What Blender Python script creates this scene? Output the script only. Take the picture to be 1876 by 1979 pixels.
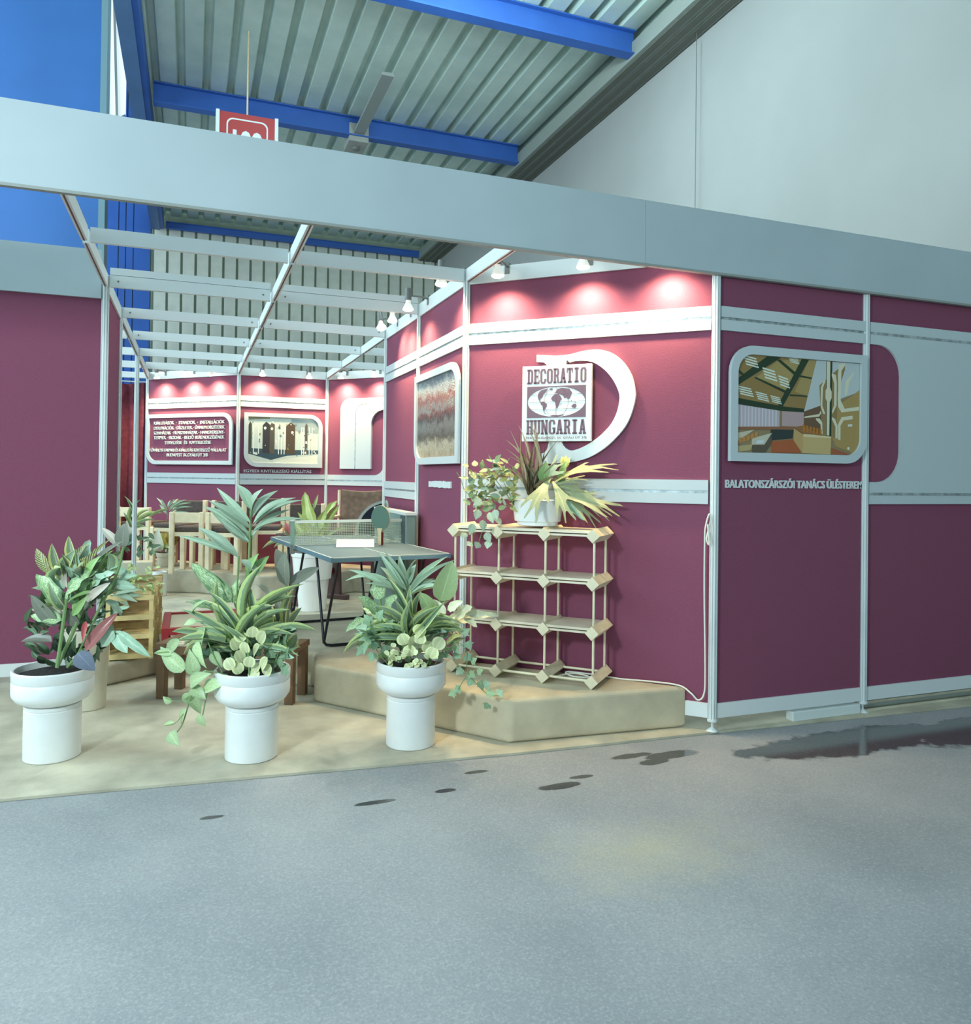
import bpy, bmesh, math, random
from mathutils import Vector, Matrix
random.seed(7)
sc = bpy.context.scene
C = sc.collection
for o in list(bpy.data.objects): bpy.data.objects.remove(o)

# ---------------------------------------------------------------- camera
CAM = Vector((-2.4928, -3.3013, 1.2785))
YAW, PIT, ROL = .3638, .0089, .0126
fw = Vector((math.sin(YAW)*math.cos(PIT), math.cos(YAW)*math.cos(PIT), math.sin(PIT)))
r0 = Vector((math.cos(YAW), -math.sin(YAW), 0)); u0 = r0.cross(fw)
Rv = r0*math.cos(ROL)+u0*math.sin(ROL); Uv = u0*math.cos(ROL)-r0*math.sin(ROL)
cd = bpy.data.cameras.new('camera'); cam = bpy.data.objects.new('camera', cd); C.objects.link(cam)
m = Matrix((Rv, Uv, -fw)).transposed().to_4x4(); m.translation = CAM; cam.matrix_world = m
cd.sensor_fit = 'HORIZONTAL'; cd.sensor_width = 36; cd.lens = 36*1505.996/1876
cd.shift_x = -5/1876; cd.shift_y = -82.5/1876; cd.clip_start = .05; cd.clip_end = 200
sc.camera = cam

# ---------------------------------------------------------------- light
sc.view_settings.view_transform = 'Standard'; sc.view_settings.look = 'None'
sc.view_settings.gamma = 1; sc.view_settings.use_curve_mapping = False
sc.view_settings.exposure = 0.0
w = bpy.data.worlds.new('daylight'); sc.world = w; w.use_nodes = True
w.node_tree.nodes['Background'].inputs[0].default_value = (.56, .88, 1.0, 1)
w.node_tree.nodes['Background'].inputs[1].default_value = .8
def area(name, loc, target, size, energy, col):
    l = bpy.data.lights.new(name, 'AREA'); l.energy = energy; l.size = size; l.color = col
    o = bpy.data.objects.new(name, l); C.objects.link(o); o.location = loc
    o.rotation_euler = (Vector(target)-Vector(loc)).to_track_quat('-Z', 'Y').to_euler()
    return o
area('photographer_flood_lamp', (-4.9, -2.9, 2.5), (-1.9, 1.4, .8), .4, 122, (.80, .97, 1))
wl = area('hall_side_fill', (-8.9, 4.6, 5.6), (2.3, 5.0, 4.2), 6.0, 1000, (.74, .96, 1))  # unseen area light added at left to brighten the hall wall and roof
wl.data.shape = 'RECTANGLE'; wl.data.size = 12; wl.data.size_y = 4.5

# ---------------------------------------------------------------- materials
def lin(c):
    return tuple(((v/255)/12.92 if v/255 <= .04045 else ((v/255+.055)/1.055)**2.4) for v in c)+(1,)
MATS = {}
class NT:
    def __init__(s, name):
        s.m = bpy.data.materials.new(name); s.m.use_nodes = True; s.t = s.m.node_tree
        s.b = s.t.nodes['Principled BSDF']
    def n(s, ty, **kw):
        x = s.t.nodes.new(ty)
        for k, v in kw.items():
            if k.startswith('i_'): x.inputs[k[2:].replace('_', ' ')].default_value = v
            else: setattr(x, k, v)
        return x
    def l(s, a, b): s.t.links.new(a, b)
    def math(s, op, a, b=None, clamp=False):
        x = s.t.nodes.new('ShaderNodeMath'); x.operation = op; x.use_clamp = clamp
        for i, v in enumerate((a, b)):
            if v is None: continue
            if isinstance(v, (int, float)): x.inputs[i].default_value = v
            else: s.l(v, x.inputs[i])
        return x.outputs[0]
    def mix(s, f, a, b):
        x = s.t.nodes.new('ShaderNodeMix'); x.data_type = 'RGBA'
        for i, v in ((0, f), (6, a), (7, b)):
            if isinstance(v, (int, float)): x.inputs[i].default_value = v
            elif isinstance(v, tuple): x.inputs[i].default_value = v
            else: s.l(v, x.inputs[i])
        return x.outputs[2]
    def coord(s, which='Object'):
        return s.t.nodes.new('ShaderNodeTexCoord').outputs[which]
    def noise(s, vec, scale, detail=3, rough=.55):
        x = s.t.nodes.new('ShaderNodeTexNoise'); x.inputs['Scale'].default_value = scale
        x.inputs['Detail'].default_value = detail; x.inputs['Roughness'].default_value = rough
        s.l(vec, x.inputs['Vector']); return x.outputs[0]
    def ramp(s, f, stops):
        x = s.t.nodes.new('ShaderNodeValToRGB'); e = x.color_ramp.elements
        while len(e) < len(stops): e.new(.5)
        for q, (p, c) in zip(e, stops): q.position = p; q.color = c if len(c) == 4 else lin(c)
        s.l(f, x.inputs[0]); return x.outputs[0]
    def bump(s, h, strength=.2, dist=.01):
        x = s.t.nodes.new('ShaderNodeBump'); x.inputs['Strength'].default_value = strength
        x.inputs['Distance'].default_value = dist; s.l(h, x.inputs['Height']); s.l(x.outputs[0], s.b.inputs['Normal'])
def mat(name, col, rough=.5, metal=0, var=0, vscale=8, bump=0, bscale=60, spec=.5, emit=0, detail=3):
    if name in MATS: return MATS[name]
    t = NT(name); b = t.b
    b.inputs['Base Color'].default_value = lin(col); b.inputs['Roughness'].default_value = rough
    b.inputs['Metallic'].default_value = metal; b.inputs['Specular IOR Level'].default_value = spec
    if var:
        n = t.noise(t.coord(), vscale, detail)
        c0 = tuple(max(0, v*(1-var)) for v in col); c1 = tuple(min(255, v*(1+var)) for v in col)
        t.l(t.ramp(n, [(.3, c0), (.7, c1)]), b.inputs['Base Color'])
    if bump: t.bump(t.noise(t.coord(), bscale, 2), bump)
    if emit:
        b.inputs['Emission Color'].default_value = lin(col); b.inputs['Emission Strength'].default_value = emit
    MATS[name] = t.m; return t.m
M_ALU = mat('aluminium_white', (222, 228, 228), .35, .0, .03, 3)
M_RAIL = mat('rail_white', (228, 232, 232), .4)
M_SLOT = mat('slot_brown', (110, 78, 74), .7)
M_FASC = mat('fascia_board', (180, 192, 197), .55, var=.02, vscale=2)
M_FELT = mat('burgundy_felt', (137, 79, 101), .95, var=.07, vscale=260, bump=.2, bscale=170, spec=.1)
M_CURT = mat('burgundy_curtain', (112, 54, 66), .9, var=.1, vscale=20, spec=.1)
M_STRIPE = mat('pale_stripe_board', (198, 207, 210), .5)
M_SILV = mat('silver_strip', (165, 175, 178), .3, .5, .2, 30)
M_WHITE = mat('white_gloss', (226, 232, 230), .3)
M_POT = mat('white_pot', (238, 238, 236), .35, var=.02, vscale=6)
M_CREAM = mat('cream_pot', (206, 200, 180), .5, var=.04, vscale=6)
M_SOIL = mat('potting_soil', (38, 34, 32), .95, var=.5, vscale=60, bump=.8, bscale=80)
M_CARP = mat('beige_carpet', (190, 182, 162), .95, var=.12, vscale=3.5, bump=.25, bscale=220, spec=.1, detail=6)
M_CARP2 = mat('grey_beige_carpet', (202, 190, 164), .95, var=.08, vscale=4, bump=.25, bscale=220, spec=.1, detail=6)
M_PINE = mat('pine_wood', (238, 222, 190), .55, var=.1, vscale=5)
M_PINEY = mat('yellow_pine', (224, 200, 142), .55, var=.12, vscale=7)
M_BEECH = mat('beech_frame', (238, 220, 186), .5, var=.06, vscale=8)
M_BOARD = mat('plywood_shelf', (228, 214, 190), .4, var=.1, vscale=4)
M_UPH = mat('dark_olive_upholstery', (88, 76, 72), .9, var=.1, vscale=40)
M_BROWN = mat('brown_sling_cloth', (122, 98, 82), .9, var=.12, vscale=20)
M_DARKW = mat('dark_stained_wood', (82, 56, 54), .45, var=.15, vscale=10)
M_REDW = mat('red_lacquered_wood', (164, 42, 48), .4)
M_REDB = mat('red_brown_wood', (120, 40, 34), .5)
M_BENCH = mat('brown_bench_wood', (122, 92, 66), .5, var=.12, vscale=9)
M_BLACK = mat('black_tube', (24, 26, 34), .35)
M_TABLE = mat('grey_green_tabletop', (106, 128, 134), .55, var=.03, vscale=3)
M_TEDGE = mat('table_edge', (104, 136, 150), .45)
M_LINE = mat('white_line', (224, 232, 224), .5)
M_NET = mat('net_cord', (190, 200, 178), .7)
M_NETP = mat('net_post', (130, 164, 150), .5)
M_RUBR = mat('paddle_rubber', (84, 112, 100), .7)
M_CORK = mat('paddle_wood', (205, 186, 150), .5)
M_CASE = mat('case_grey_green', (128, 150, 142), .6, var=.04, vscale=8)
M_CASEB = mat('case_olive', (98, 106, 92), .6)
M_HBLUE = mat('hall_blue', (52, 98, 178), .5, var=.04, vscale=2)
M_HBLUE2 = mat('hall_slate_blue', (84, 116, 158), .5, var=.04, vscale=2)  # greyer slate blue for the girder web and window brace
M_HWALL = mat('hall_plaster', (158, 158, 155), .9, var=.025, vscale=.7)
M_CLAD = mat('cladding_grey', (216, 216, 202), .6, var=.04, vscale=4)
M_GAP = mat('cladding_gap', (140, 150, 130), .7)
M_DUCT = mat('duct_grey', (140, 146, 138), .6)
M_DUCT2 = mat('duct_dark_grid', (96, 98, 88), .7)
M_GREYM = mat('grey_metal', (150, 154, 150), .5)
M_LAMPG = mat('lamp_grey', (120, 120, 116), .5)
M_GLOW = mat('bulb_glow', (255, 243, 215), .3, emit=12)
M_BULB = mat('bulb_glass', (236, 236, 226), .25, emit=.5)
M_SIGNR = mat('sign_red', (176, 62, 62), .5)
M_INK = mat('sign_ink', (116, 92, 108), .6)
M_TXT = mat('white_lettering', (226, 230, 230), .5)
M_CABLE = mat('white_cable', (232, 232, 220), .4)
M_PANE = mat('window_pane_daylight', (225, 232, 235), .3, emit=.7)
M_STEM = mat('plant_stem', (122, 150, 96), .6)

def leafmat(name, base, edge=None, mode='plain', rough=.4, c2=None):
    base = tuple(min(250, (v*.85+.15*sum(base)/3)*k_+18) for v, k_ in zip(base, (1.28, 1.17, 1.13))); edge = tuple(min(250, v*1.06+4) for v in edge) if edge else None
    t = NT('leaf_'+name); b = t.b; b.inputs['Roughness'].default_value = rough
    b.inputs['Specular IOR Level'].default_value = .4
    uv = t.n('ShaderNodeSeparateXYZ'); t.l(t.coord('UV'), uv.inputs[0])
    ac = t.math('ABSOLUTE', t.math('SUBTRACT', uv.outputs[1], .5))
    rnd = t.n('ShaderNodeObjectInfo').outputs['Random']
    n = t.noise(t.coord('Object'), 14, 3)
    col = t.mix(n, tuple(v*.8 for v in lin(base)[:3])+(1,), tuple(min(1, v*1.18) for v in lin(base)[:3])+(1,))
    if mode == 'margin':
        f = t.math('GREATER_THAN', t.math('ADD', ac, t.math('MULTIPLY', n, .12)), .40)
        col = t.mix(f, col, lin(edge))
    if mode == 'stripe':
        f = t.math('LESS_THAN', ac, .2); col = t.mix(f, lin(edge), col)
    if mode == 'spots':
        n2 = t.noise(t.coord('UV'), 13, 4, .7)
        f = t.math('GREATER_THAN', n2, .5); col = t.mix(f, col, lin(edge))
        f2 = t.math('GREATER_THAN', ac, .40); col = t.mix(f2, col, lin(base))
    if mode == 'veins':
        v = t.math('SINE', t.math('ADD', t.math('MULTIPLY', uv.outputs[0], 60), t.math('MULTIPLY', ac, -30)))
        f = t.math('GREATER_THAN', v, .55); col = t.mix(f, col, lin(edge))
    if mode == 'centre':
        f = t.math('LESS_THAN', t.math('ADD', ac, t.math('MULTIPLY', n, .15)), .28); col = t.mix(f, col, lin(edge))
    mid = t.math('LESS_THAN', ac, .025)
    col = t.mix(t.math('MULTIPLY', mid, .5), col, tuple(min(1, v*1.5+.04) for v in lin(base)[:3])+(1,))
    hv = t.n('ShaderNodeHueSaturation'); t.l(col, hv.inputs['Color'])
    t.l(t.math('ADD', t.math('MULTIPLY', rnd, .4), .8), hv.inputs['Value'])
    t.l(hv.outputs[0], b.inputs['Base Color'])
    MATS['leaf_'+name] = t.m; return t.m

# ---------------------------------------------------------------- mesh helpers
class MB:
    def __init__(s): s.v = []; s.f = []; s.mi = []; s.cur = 0
    def add(s, vs, fs):
        o = len(s.v); s.v += [tuple(x) for x in vs]
        for f in fs: s.f.append(tuple(i+o for i in f)); s.mi.append(s.cur)
        return s
    def box(s, a, b, M=None):
        x0, y0, z0 = a; x1, y1, z1 = b
        vs = [Vector(p) for p in ((x0, y0, z0), (x1, y0, z0), (x1, y1, z0), (x0, y1, z0), (x0, y0, z1), (x1, y0, z1), (x1, y1, z1), (x0, y1, z1))]
        if M: vs = [M @ p for p in vs]
        return s.add(vs, [(0, 3, 2, 1), (4, 5, 6, 7), (0, 1, 5, 4), (1, 2, 6, 5), (2, 3, 7, 6), (3, 0, 4, 7)])
    def bar(s, p, q, wd, h, up=(0, 0, 1)):
        p = Vector(p); q = Vector(q); d = (q-p); L = d.length; d.normalize(); up = Vector(up)
        if abs(d.dot(up)) > .95: up = Vector((0, 1, 0))
        y = up.cross(d).normalized(); z = d.cross(y)
        M = Matrix((d, y, z)).transposed().to_4x4(); M.translation = p
        return s.box((0, -wd/2, -h/2), (L, wd/2, h/2), M)
    def tube(s, pts, r, n=8, cap=True, r1=None):
        pts = [Vector(p) for p in pts]; rings = []; N = len(pts); prev = None
        for i, p in enumerate(pts):
            d = (pts[min(i+1, N-1)]-pts[max(i-1, 0)]).normalized()
            if prev is None:
                a = Vector((0, 0, 1)) if abs(d.z) < .9 else Vector((1, 0, 0)); x = a.cross(d).normalized()
            else: x = (prev-d*prev.dot(d)).normalized()
            prev = x; y = d.cross(x); rr = r if r1 is None else r+(r1-r)*i/max(1, N-1)
            rings.append([p+(x*math.cos(6.28318*k/n)+y*math.sin(6.28318*k/n))*rr for k in range(n)])
        vs = [v for g in rings for v in g]; fs = []
        for i in range(N-1):
            for k in range(n): fs.append((i*n+k, i*n+(k+1) % n, (i+1)*n+(k+1) % n, (i+1)*n+k))
        if cap: fs += [tuple(range(n-1, -1, -1)), tuple((N-1)*n+k for k in range(n))]
        return s.add(vs, fs)
    def lathe(s, prof, n=32, c=(0, 0, 0), sx=1, sy=1, M=None, cap=True):
        vs = []; fs = []
        for r, z in prof:
            for k in range(n):
                a = 6.283185*k/n; p = Vector((r*math.cos(a)*sx, r*math.sin(a)*sy, z))
                if M: p = M @ p
                vs.append(p+Vector(c))
        for i in range(len(prof)-1):
            for k in range(n): fs.append((i*n+k, i*n+(k+1) % n, (i+1)*n+(k+1) % n, (i+1)*n+k))
        if cap: fs += [tuple(range(n-1, -1, -1)), tuple((len(prof)-1)*n+k for k in range(n))]
        return s.add(vs, fs)
    def prism(s, poly, lo, hi, M=None, holes=()):
        """poly in (x,z) extruded along y from lo to hi (y=lo is the front)"""
        bm = bmesh.new(); loops = []
        for lp in [poly]+list(holes):
            vs = [bm.verts.new((x, 0, z)) for x, z in lp]; es = [bm.edges.new((vs[i], vs[(i+1) % len(vs)])) for i in range(len(vs))]; loops.append(len(vs))
        bmesh.ops.triangle_fill(bm, use_beauty=True, use_dissolve=False, edges=bm.edges[:], normal=(0, -1, 0))
        bm.verts.index_update(); N = len(bm.verts)
        base = [v.co.copy() for v in bm.verts]; tri = []
        for f in bm.faces:
            ix = [v.index for v in f.verts]; n = (base[ix[1]]-base[ix[0]]).cross(base[ix[2]]-base[ix[0]])
            if n.y > 0: ix.reverse()
            tri.append(tuple(ix))
        bm.free()
        vs = [Vector((p.x, lo, p.z)) for p in base]+[Vector((p.x, hi, p.z)) for p in base]
        fs = tri+[tuple(i+N for i in reversed(t)) for t in tri]; o = 0
        for li, n in enumerate(loops):
            lp = ([poly]+list(holes))[li]; ar = sum(lp[i][0]*lp[(i+1) % n][1]-lp[(i+1) % n][0]*lp[i][1] for i in range(n))
            for i in range(n):
                a, b = o+i, o+(i+1) % n
                if (ar > 0) == (li == 0): fs.append((a, a+N, b+N, b)[::-1])
                else: fs.append((a, a+N, b+N, b))
            o += n
        if M: vs = [M @ p for p in vs]
        return s.add(vs, fs)
    def _slab(s, poly, z0, z1):
        t = MB(); t.prism(poly, -z1, -z0)
        return s.add([(x, z, -y) for x, y, z in t.v], [f for f in t.f])
    def mesh(s, name, mats, smooth=False):
        me = bpy.data.meshes.new(name); me.from_pydata(s.v, [], s.f)
        for mm in (mats if isinstance(mats, (list, tuple)) else [mats]): me.materials.append(mm)
        if any(s.mi):
            for p, i in zip(me.polygons, s.mi): p.material_index = i
        if smooth:
            for p in me.polygons: p.use_smooth = True
            try: me.set_sharp_from_angle(angle=math.radians(38))
            except Exception: pass
        bm = bmesh.new(); bm.from_mesh(me); bmesh.ops.recalc_face_normals(bm, faces=bm.faces); bm.to_mesh(me); bm.free()
        return me
    def build(s, name, mats, parent=None, loc=None, smooth=False, M=None):
        return put(name, s.mesh(name, mats, smooth), parent, loc, M)
def put(name, me, parent=None, loc=None, M=None):
    o = bpy.data.objects.new(name, me); C.objects.link(o)
    if parent is not None: o.parent = parent
    if M is not None: o.matrix_local = M
    if loc is not None: o.location = loc
    return o
def tag(o, label=None, cat=None, group=None, kind=None):
    if label: o['label'] = label
    if cat: o['category'] = cat
    if group: o['group'] = group
    if kind: o['kind'] = kind
    return o
def thing(name, label, cat, loc=(0, 0, 0), rz=0, group=None, M=None):
    o = bpy.data.objects.new(name, None); C.objects.link(o); o.empty_display_size = .05
    if M is not None: o.matrix_world = M
    else: o.location = loc; o.rotation_euler = (0, 0, rz)
    return tag(o, label, cat, group)
def copy_tree(o, parent=None):
    c = o.copy(); C.objects.link(c); c.parent = parent
    for ch in list(o.children): copy_tree(ch, c)
    return c
def bevel(o, wd=.004, seg=2):
    b = o.modifiers.new('bevel', 'BEVEL'); b.width = wd; b.segments = seg; b.limit_method = 'ANGLE'; return o
def wallM(p, q):
    p = Vector((p[0], p[1], 0)); q = Vector((q[0], q[1], 0)); d = (q-p).normalized(); n = Vector((-d.y, d.x, 0))
    M = Matrix((d, n, Vector((0, 0, 1)))).transposed().to_4x4(); M.translation = p; return M
def arc(cx, cz, r, a0, a1, n=8):
    return [(cx+r*math.cos(math.radians(a0+(a1-a0)*i/n)), cz+r*math.sin(math.radians(a0+(a1-a0)*i/n))) for i in range(n+1)]
def rrect(x0, z0, x1, z1, r):
    """r = radii (bl, br, tr, tl); anticlockwise"""
    bl, br, tr, tl = r; P = []
    P += arc(x0+bl, z0+bl, bl, 180, 270) if bl else [(x0, z0)]*9
    P += arc(x1-br, z0+br, br, 270, 360) if br else [(x1, z0)]*9
    P += arc(x1-tr, z1-tr, tr, 0, 90) if tr else [(x1, z1)]*9
    P += arc(x0+tl, z1-tl, tl, 90, 180) if tl else [(x0, z1)]*9
    out = []
    for p in P:
        if not out or (abs(p[0]-out[-1][0])+abs(p[1]-out[-1][1])) > 1e-5: out.append(p)
    return out
def crom(pts, n=6):
    P = [Vector(p) for p in pts]; P = [P[0]*2-P[1]]+P+[P[-1]*2-P[-2]]; out = []
    for i in range(1, len(P)-2):
        for k in range(n):
            t = k/n; a, b, c, d = P[i-1:i+3]
            out.append(.5*((2*b)+(c-a)*t+(2*a-5*b+4*c-d)*t*t+(3*b-a-3*c+d)*t**3))
    return out+[P[-2]]
def text_mesh(s, x0, x1, zb, h, depth, y, M_, bold=.0, name='lettering', spacing=1.0):
    """text between x0..x1 in wall coordinates, base line zb, cap height h, standing off to y"""
    cu = bpy.data.curves.new('t', 'FONT'); cu.body = s; cu.size = 1; cu.extrude = 0; cu.offset = bold; cu.space_character = spacing
    cu.resolution_u = 3
    o = bpy.data.objects.new('t', cu); C.objects.link(o)
    dg = bpy.context.evaluated_depsgraph_get(); me = bpy.data.meshes.new_from_object(o.evaluated_get(dg))
    bpy.data.objects.remove(o); bpy.data.curves.remove(cu)
    xs = [v.co.x for v in me.vertices]; a, b = min(xs), max(xs); cap = .73
    vs = [Vector((x0+(v.co.x-a)/(b-a)*(x1-x0), y, zb+v.co.y/cap*h)) for v in me.vertices]
    fs = [tuple(p.vertices) for p in me.polygons]; bpy.data.meshes.remove(me)
    mb = MB(); N = len(vs)
    mb.add(vs+[Vector((p.x, p.y+depth, p.z)) for p in vs], fs+[tuple(i+N for i in reversed(f)) for f in fs])
    ec = {}
    for f in fs:
        for i in range(len(f)):
            k = (f[i], f[(i+1) % len(f)]); ec[k] = 1
    for (i, j) in list(ec):
        if (j, i) not in ec: mb.f.append((i, i+N, j+N, j)); mb.mi.append(0)
    return mb

# ================================================================ SETTING
def struct(o, kind='structure'): o['kind'] = kind; return o
# ---- asphalt hall floor with wet stains
t = NT('asphalt'); co = t.coord()
n1 = t.noise(co, 1.1, 4); n2 = t.noise(co, 110, 3, .7); n3 = t.noise(co, 9, 4)
base = t.ramp(n1, [(.3, (138, 142, 146)), (.7, (164, 164, 165))])
base = t.mix(t.math('MULTIPLY', t.math('GREATER_THAN', n2, .58), .18), base, lin((216, 212, 204)))
base = t.mix(t.math('MULTIPLY', t.math('LESS_THAN', n2, .42), .2), base, lin((110, 108, 106)))
def blob(cx, cy, rx, ry, edge=.0, nz=None, amp=.9):
    sp = t.n('ShaderNodeVectorMath', operation='SUBTRACT'); t.l(co, sp.inputs[0]); sp.inputs[1].default_value = (cx, cy, 0)
    sm = t.n('ShaderNodeVectorMath', operation='MULTIPLY'); t.l(sp.outputs[0], sm.inputs[0]); sm.inputs[1].default_value = (1/rx, 1/ry, 0)
    ln = t.n('ShaderNodeVectorMath', operation='LENGTH'); t.l(sm.outputs[0], ln.inputs[0])
    d = t.math('ADD', ln.outputs[1], t.math('MULTIPLY', t.math('SUBTRACT', nz if nz is not None else n3, .5), amp))
    return t.math('SUBTRACT', 1.0, d)
mx = None
for b in [(.62, -.33, .72, .17), (1.35, -.42, .55, .2), (.1, -.3, .22, .06), (-.38, -.2, .16, .05), (-.56, -.15, .12, .03), (-.5, -.25, .09, .035), (-1.03, -.36, .1, .035), (-.9, -.3, .06, .02), (-1.31, -.1, .06, .02), (-1.5, -.25, .05, .02), (-1.8, -.27, .09, .02), (-2.4, -.2, .05, .02)]:
    v = blob(*b); mx = v if mx is None else t.math('MAXIMUM', mx, v)
wet = t.math('GREATER_THAN', mx, .12); rim = t.math('MULTIPLY', mx, 6, True)
base = t.mix(t.math('MULTIPLY', rim, .78), base, lin((24, 28, 27)))
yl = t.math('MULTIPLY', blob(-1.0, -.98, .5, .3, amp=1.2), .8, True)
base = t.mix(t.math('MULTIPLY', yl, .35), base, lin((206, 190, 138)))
t.l(base, t.b.inputs['Base Color'])
t.l(t.math('SUBTRACT', .75, t.math('MULTIPLY', wet, .69)), t.b.inputs['Roughness'])
t.bump(n2, .35, .004)
bn_ = [x for x in t.t.nodes if x.type == 'BUMP'][0]; t.l(t.math('SUBTRACT', .35, t.math('MULTIPLY', wet, .3)), bn_.inputs['Strength'])
M_ASPH = t.m
fl = MB(); fl.box((-14, -9, -.15), (2.3, 12.5, -.012)); struct(fl.build('floor', M_ASPH))
# ---- stand carpet
cp = MB(); cp._slab([(-3.6, .24), (-2.92, .19), (-1.9, .10), (-1.05, .03), (0, -.015), (1.26, -.075), (2.2, -.12), (2.2, .5), (0, .5), (0, 5), (-1, 6), (-2, 6), (-3, 7), (-3.6, 7), (-3.6, 2), (-5, 2), (-5, .3)], -.011, 0)
tag(cp.build('stand_carpet', M_CARP), 'thin beige carpet covering the low floor of the exhibition stand', 'carpet')
# ---- carpeted podiums
def podium(label, poly, z, matl):
    mb = MB(); mb._slab(poly, 0.0, z); o = mb.build('carpeted_podium', matl); bevel(o, .022, 4)
    return tag(o, label, 'podium', 'carpeted podiums')
podium('beige carpeted podium under the pine rack and the small table tennis table', [(-.09, .085), (-1.05, .15), (-1.83, 1.14), (-1.785, 1.44), (-1.93, 1.53), (-1.93, 2.75), (-1.016, 2.75), (-1.016, .995)], .21, M_CARP2)
podium('low beige carpeted podium at the left edge under the pine shelf stack', [(-2.975, 1.82), (-2.68, 2.04), (-2.68, 3.5), (-2.975, 3.5)], .13, M_CARP)
podium('angular beige carpeted podium at the back carrying the chairs', [(-2.97, 5.75), (-2.68, 5.63), (-2.38, 5.50), (-1.84, 4.86), (-1.27, 4.88), (-.82, 5.12), (-.45, 4.9), (-.12, 5.05), (-1.03, 5.96), (-1.97, 5.96), (-2.97, 6.95)], .245, M_CARP)

# ---- booth walls
Z_RB, Z_RT = 2.395, 2.484
def panel_wall(name, p, q, base=True, up=None, low=None, lowdz=0, rail=True, x0=.022):
    M = wallM(p, q); L = (Vector(q)-Vector(p)).length
    mb = MB(); mb.box((x0, 0, .138), (L-x0, .016, Z_RB)); wl = mb.build(name, M_FELT, M=M); struct(wl)
    if rail:
        r = MB(); r.box((x0, -.012, Z_RB), (L-x0, .028, Z_RT)); r.build('top_rail', M_RAIL, wl)
    if base:
        r = MB(); r.box((x0, -.01, .064), (L-x0, .026, .138)); r.build('bottom_rail', M_RAIL, wl)
    for rng, z0, z1 in ((up, 2.040, 2.163), (low, 1.150+lowdz, 1.273+lowdz)):
        if not rng: continue
        a, b = rng; zm = (z0+z1)/2
        r = MB(); r.box((a, -.014, z0), (b, -.0005, zm-.007)); r.build('stripe', M_STRIPE, wl)
        r = MB(); r.box((a, -.014, zm+.007), (b, -.0005, z1)); r.build('stripe', M_STRIPE, wl)
        r = MB(); r.box((a, -.008, zm-.007), (b, -.0005, zm+.007)); r.build('silver_strip', M_SILV, wl)
    return wl, M
S2 = 2**.5
wD, MD = panel_wall('wall_diagonal', (-1, 1), (0, 0), up=(.022, S2-.022), low=(.022, S2-.03))
wR, MR = panel_wall('wall_front', (0, 0), (1, 0), up=(.022, 1.0))
wR2, MR2 = panel_wall('wall_front', (1, 0), (2, 0))
wS1, MS1 = panel_wall('wall_right', (-1, 2), (-1, 1), up=(.022, .978))
wS2, MS2 = panel_wall('wall_right', (-1, 3), (-1, 2), up=(.022, .978), low=(.022, .978), lowdz=-.045)
wB1, MB1 = panel_wall('wall_back', (-3, 7), (-2, 6), up=(.022, S2-.022), low=(.022, S2-.022))
wB2, MB2 = panel_wall('wall_back', (-2, 6), (-1, 6), up=(.022, .978), low=(.022, .978))
wB3, MB3 = panel_wall('wall_back', (-1, 6), (0, 5))
wL1, ML1 = panel_wall('wall_left', (-3, 2), (-3, 3))
wLF, MLF = panel_wall('wall_left_front', (-4, 2), (-3, 2), rail=False)
wLF2, MLF2 = panel_wall('wall_left_front', (-5, 2), (-4, 2), rail=False)
# curved stripe field of the second front panel
r_ = .17
poly = [(.022, 2.163), (.022, 2.04)]+arc(.25-r_, 2.04-r_, r_, 90, 0)+arc(.25-r_, 1.273+r_, r_, 0, -90)+[(.022, 1.273), (.022, 1.15), (.985, 1.15), (.985, 2.163)]
MB().prism(poly, -.014, -.0005).build('curved_stripe', M_STRIPE, wR2)
MB().box((.022, -.016, 2.095), (.985, -.0145, 2.109)).build('silver_strip', M_SILV, wR2)
MB().box((.022, -.016, 1.2), (.985, -.0145, 1.214)).build('silver_strip', M_SILV, wR2)
# back right panel: n-shaped stripe and rounded lower band
poly = [(.21, 1.345)]+[(.634, 1.345)]+arc(.634+.16, 2.02-.16, .16, 180, 90)+[(1.39, 2.02), (1.39, 2.163)]+arc(.21+.13, 2.163-.13, .13, 90, 180)
MB().prism(poly, -.03, -.0005).build('curved_stripe', M_STRIPE, wB3)
MB().prism([(.415, 1.346), (.425, 1.346)]+arc(.425+.1, 2.09-.1, .1, 180, 90, 6)+[(1.39, 2.09), (1.39, 2.1)]+arc(.415+.11, 2.1-.11, .11, 90, 180, 6), -.0315, -.0302).build('silver_strip', M_SILV, wB3)
poly = [(.022, 1.15), (1.39, 1.15), (1.39, 2.0), (.80, 2.0), (.80, 1.40)]+arc(.80-.13, 1.273+.13, .13, 0, -90)+[(.022, 1.273)]
MB().prism(poly, -.014, -.0005).build('rounded_stripe', M_STRIPE, wB3)
MB().box((.022, -.016, 1.205), (1.39, -.0145, 1.216)).build('silver_strip', M_SILV, wB3)
# white fascia of the neighbouring front wall at the left
nf = MB(); nf.box((-5, 1.98, 2.335), (-3.022, 2.0, 2.63)); tag(nf.build('side_fascia_board', M_FASC), 'short white fascia board above the burgundy panel at the far left', 'fascia')
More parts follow.
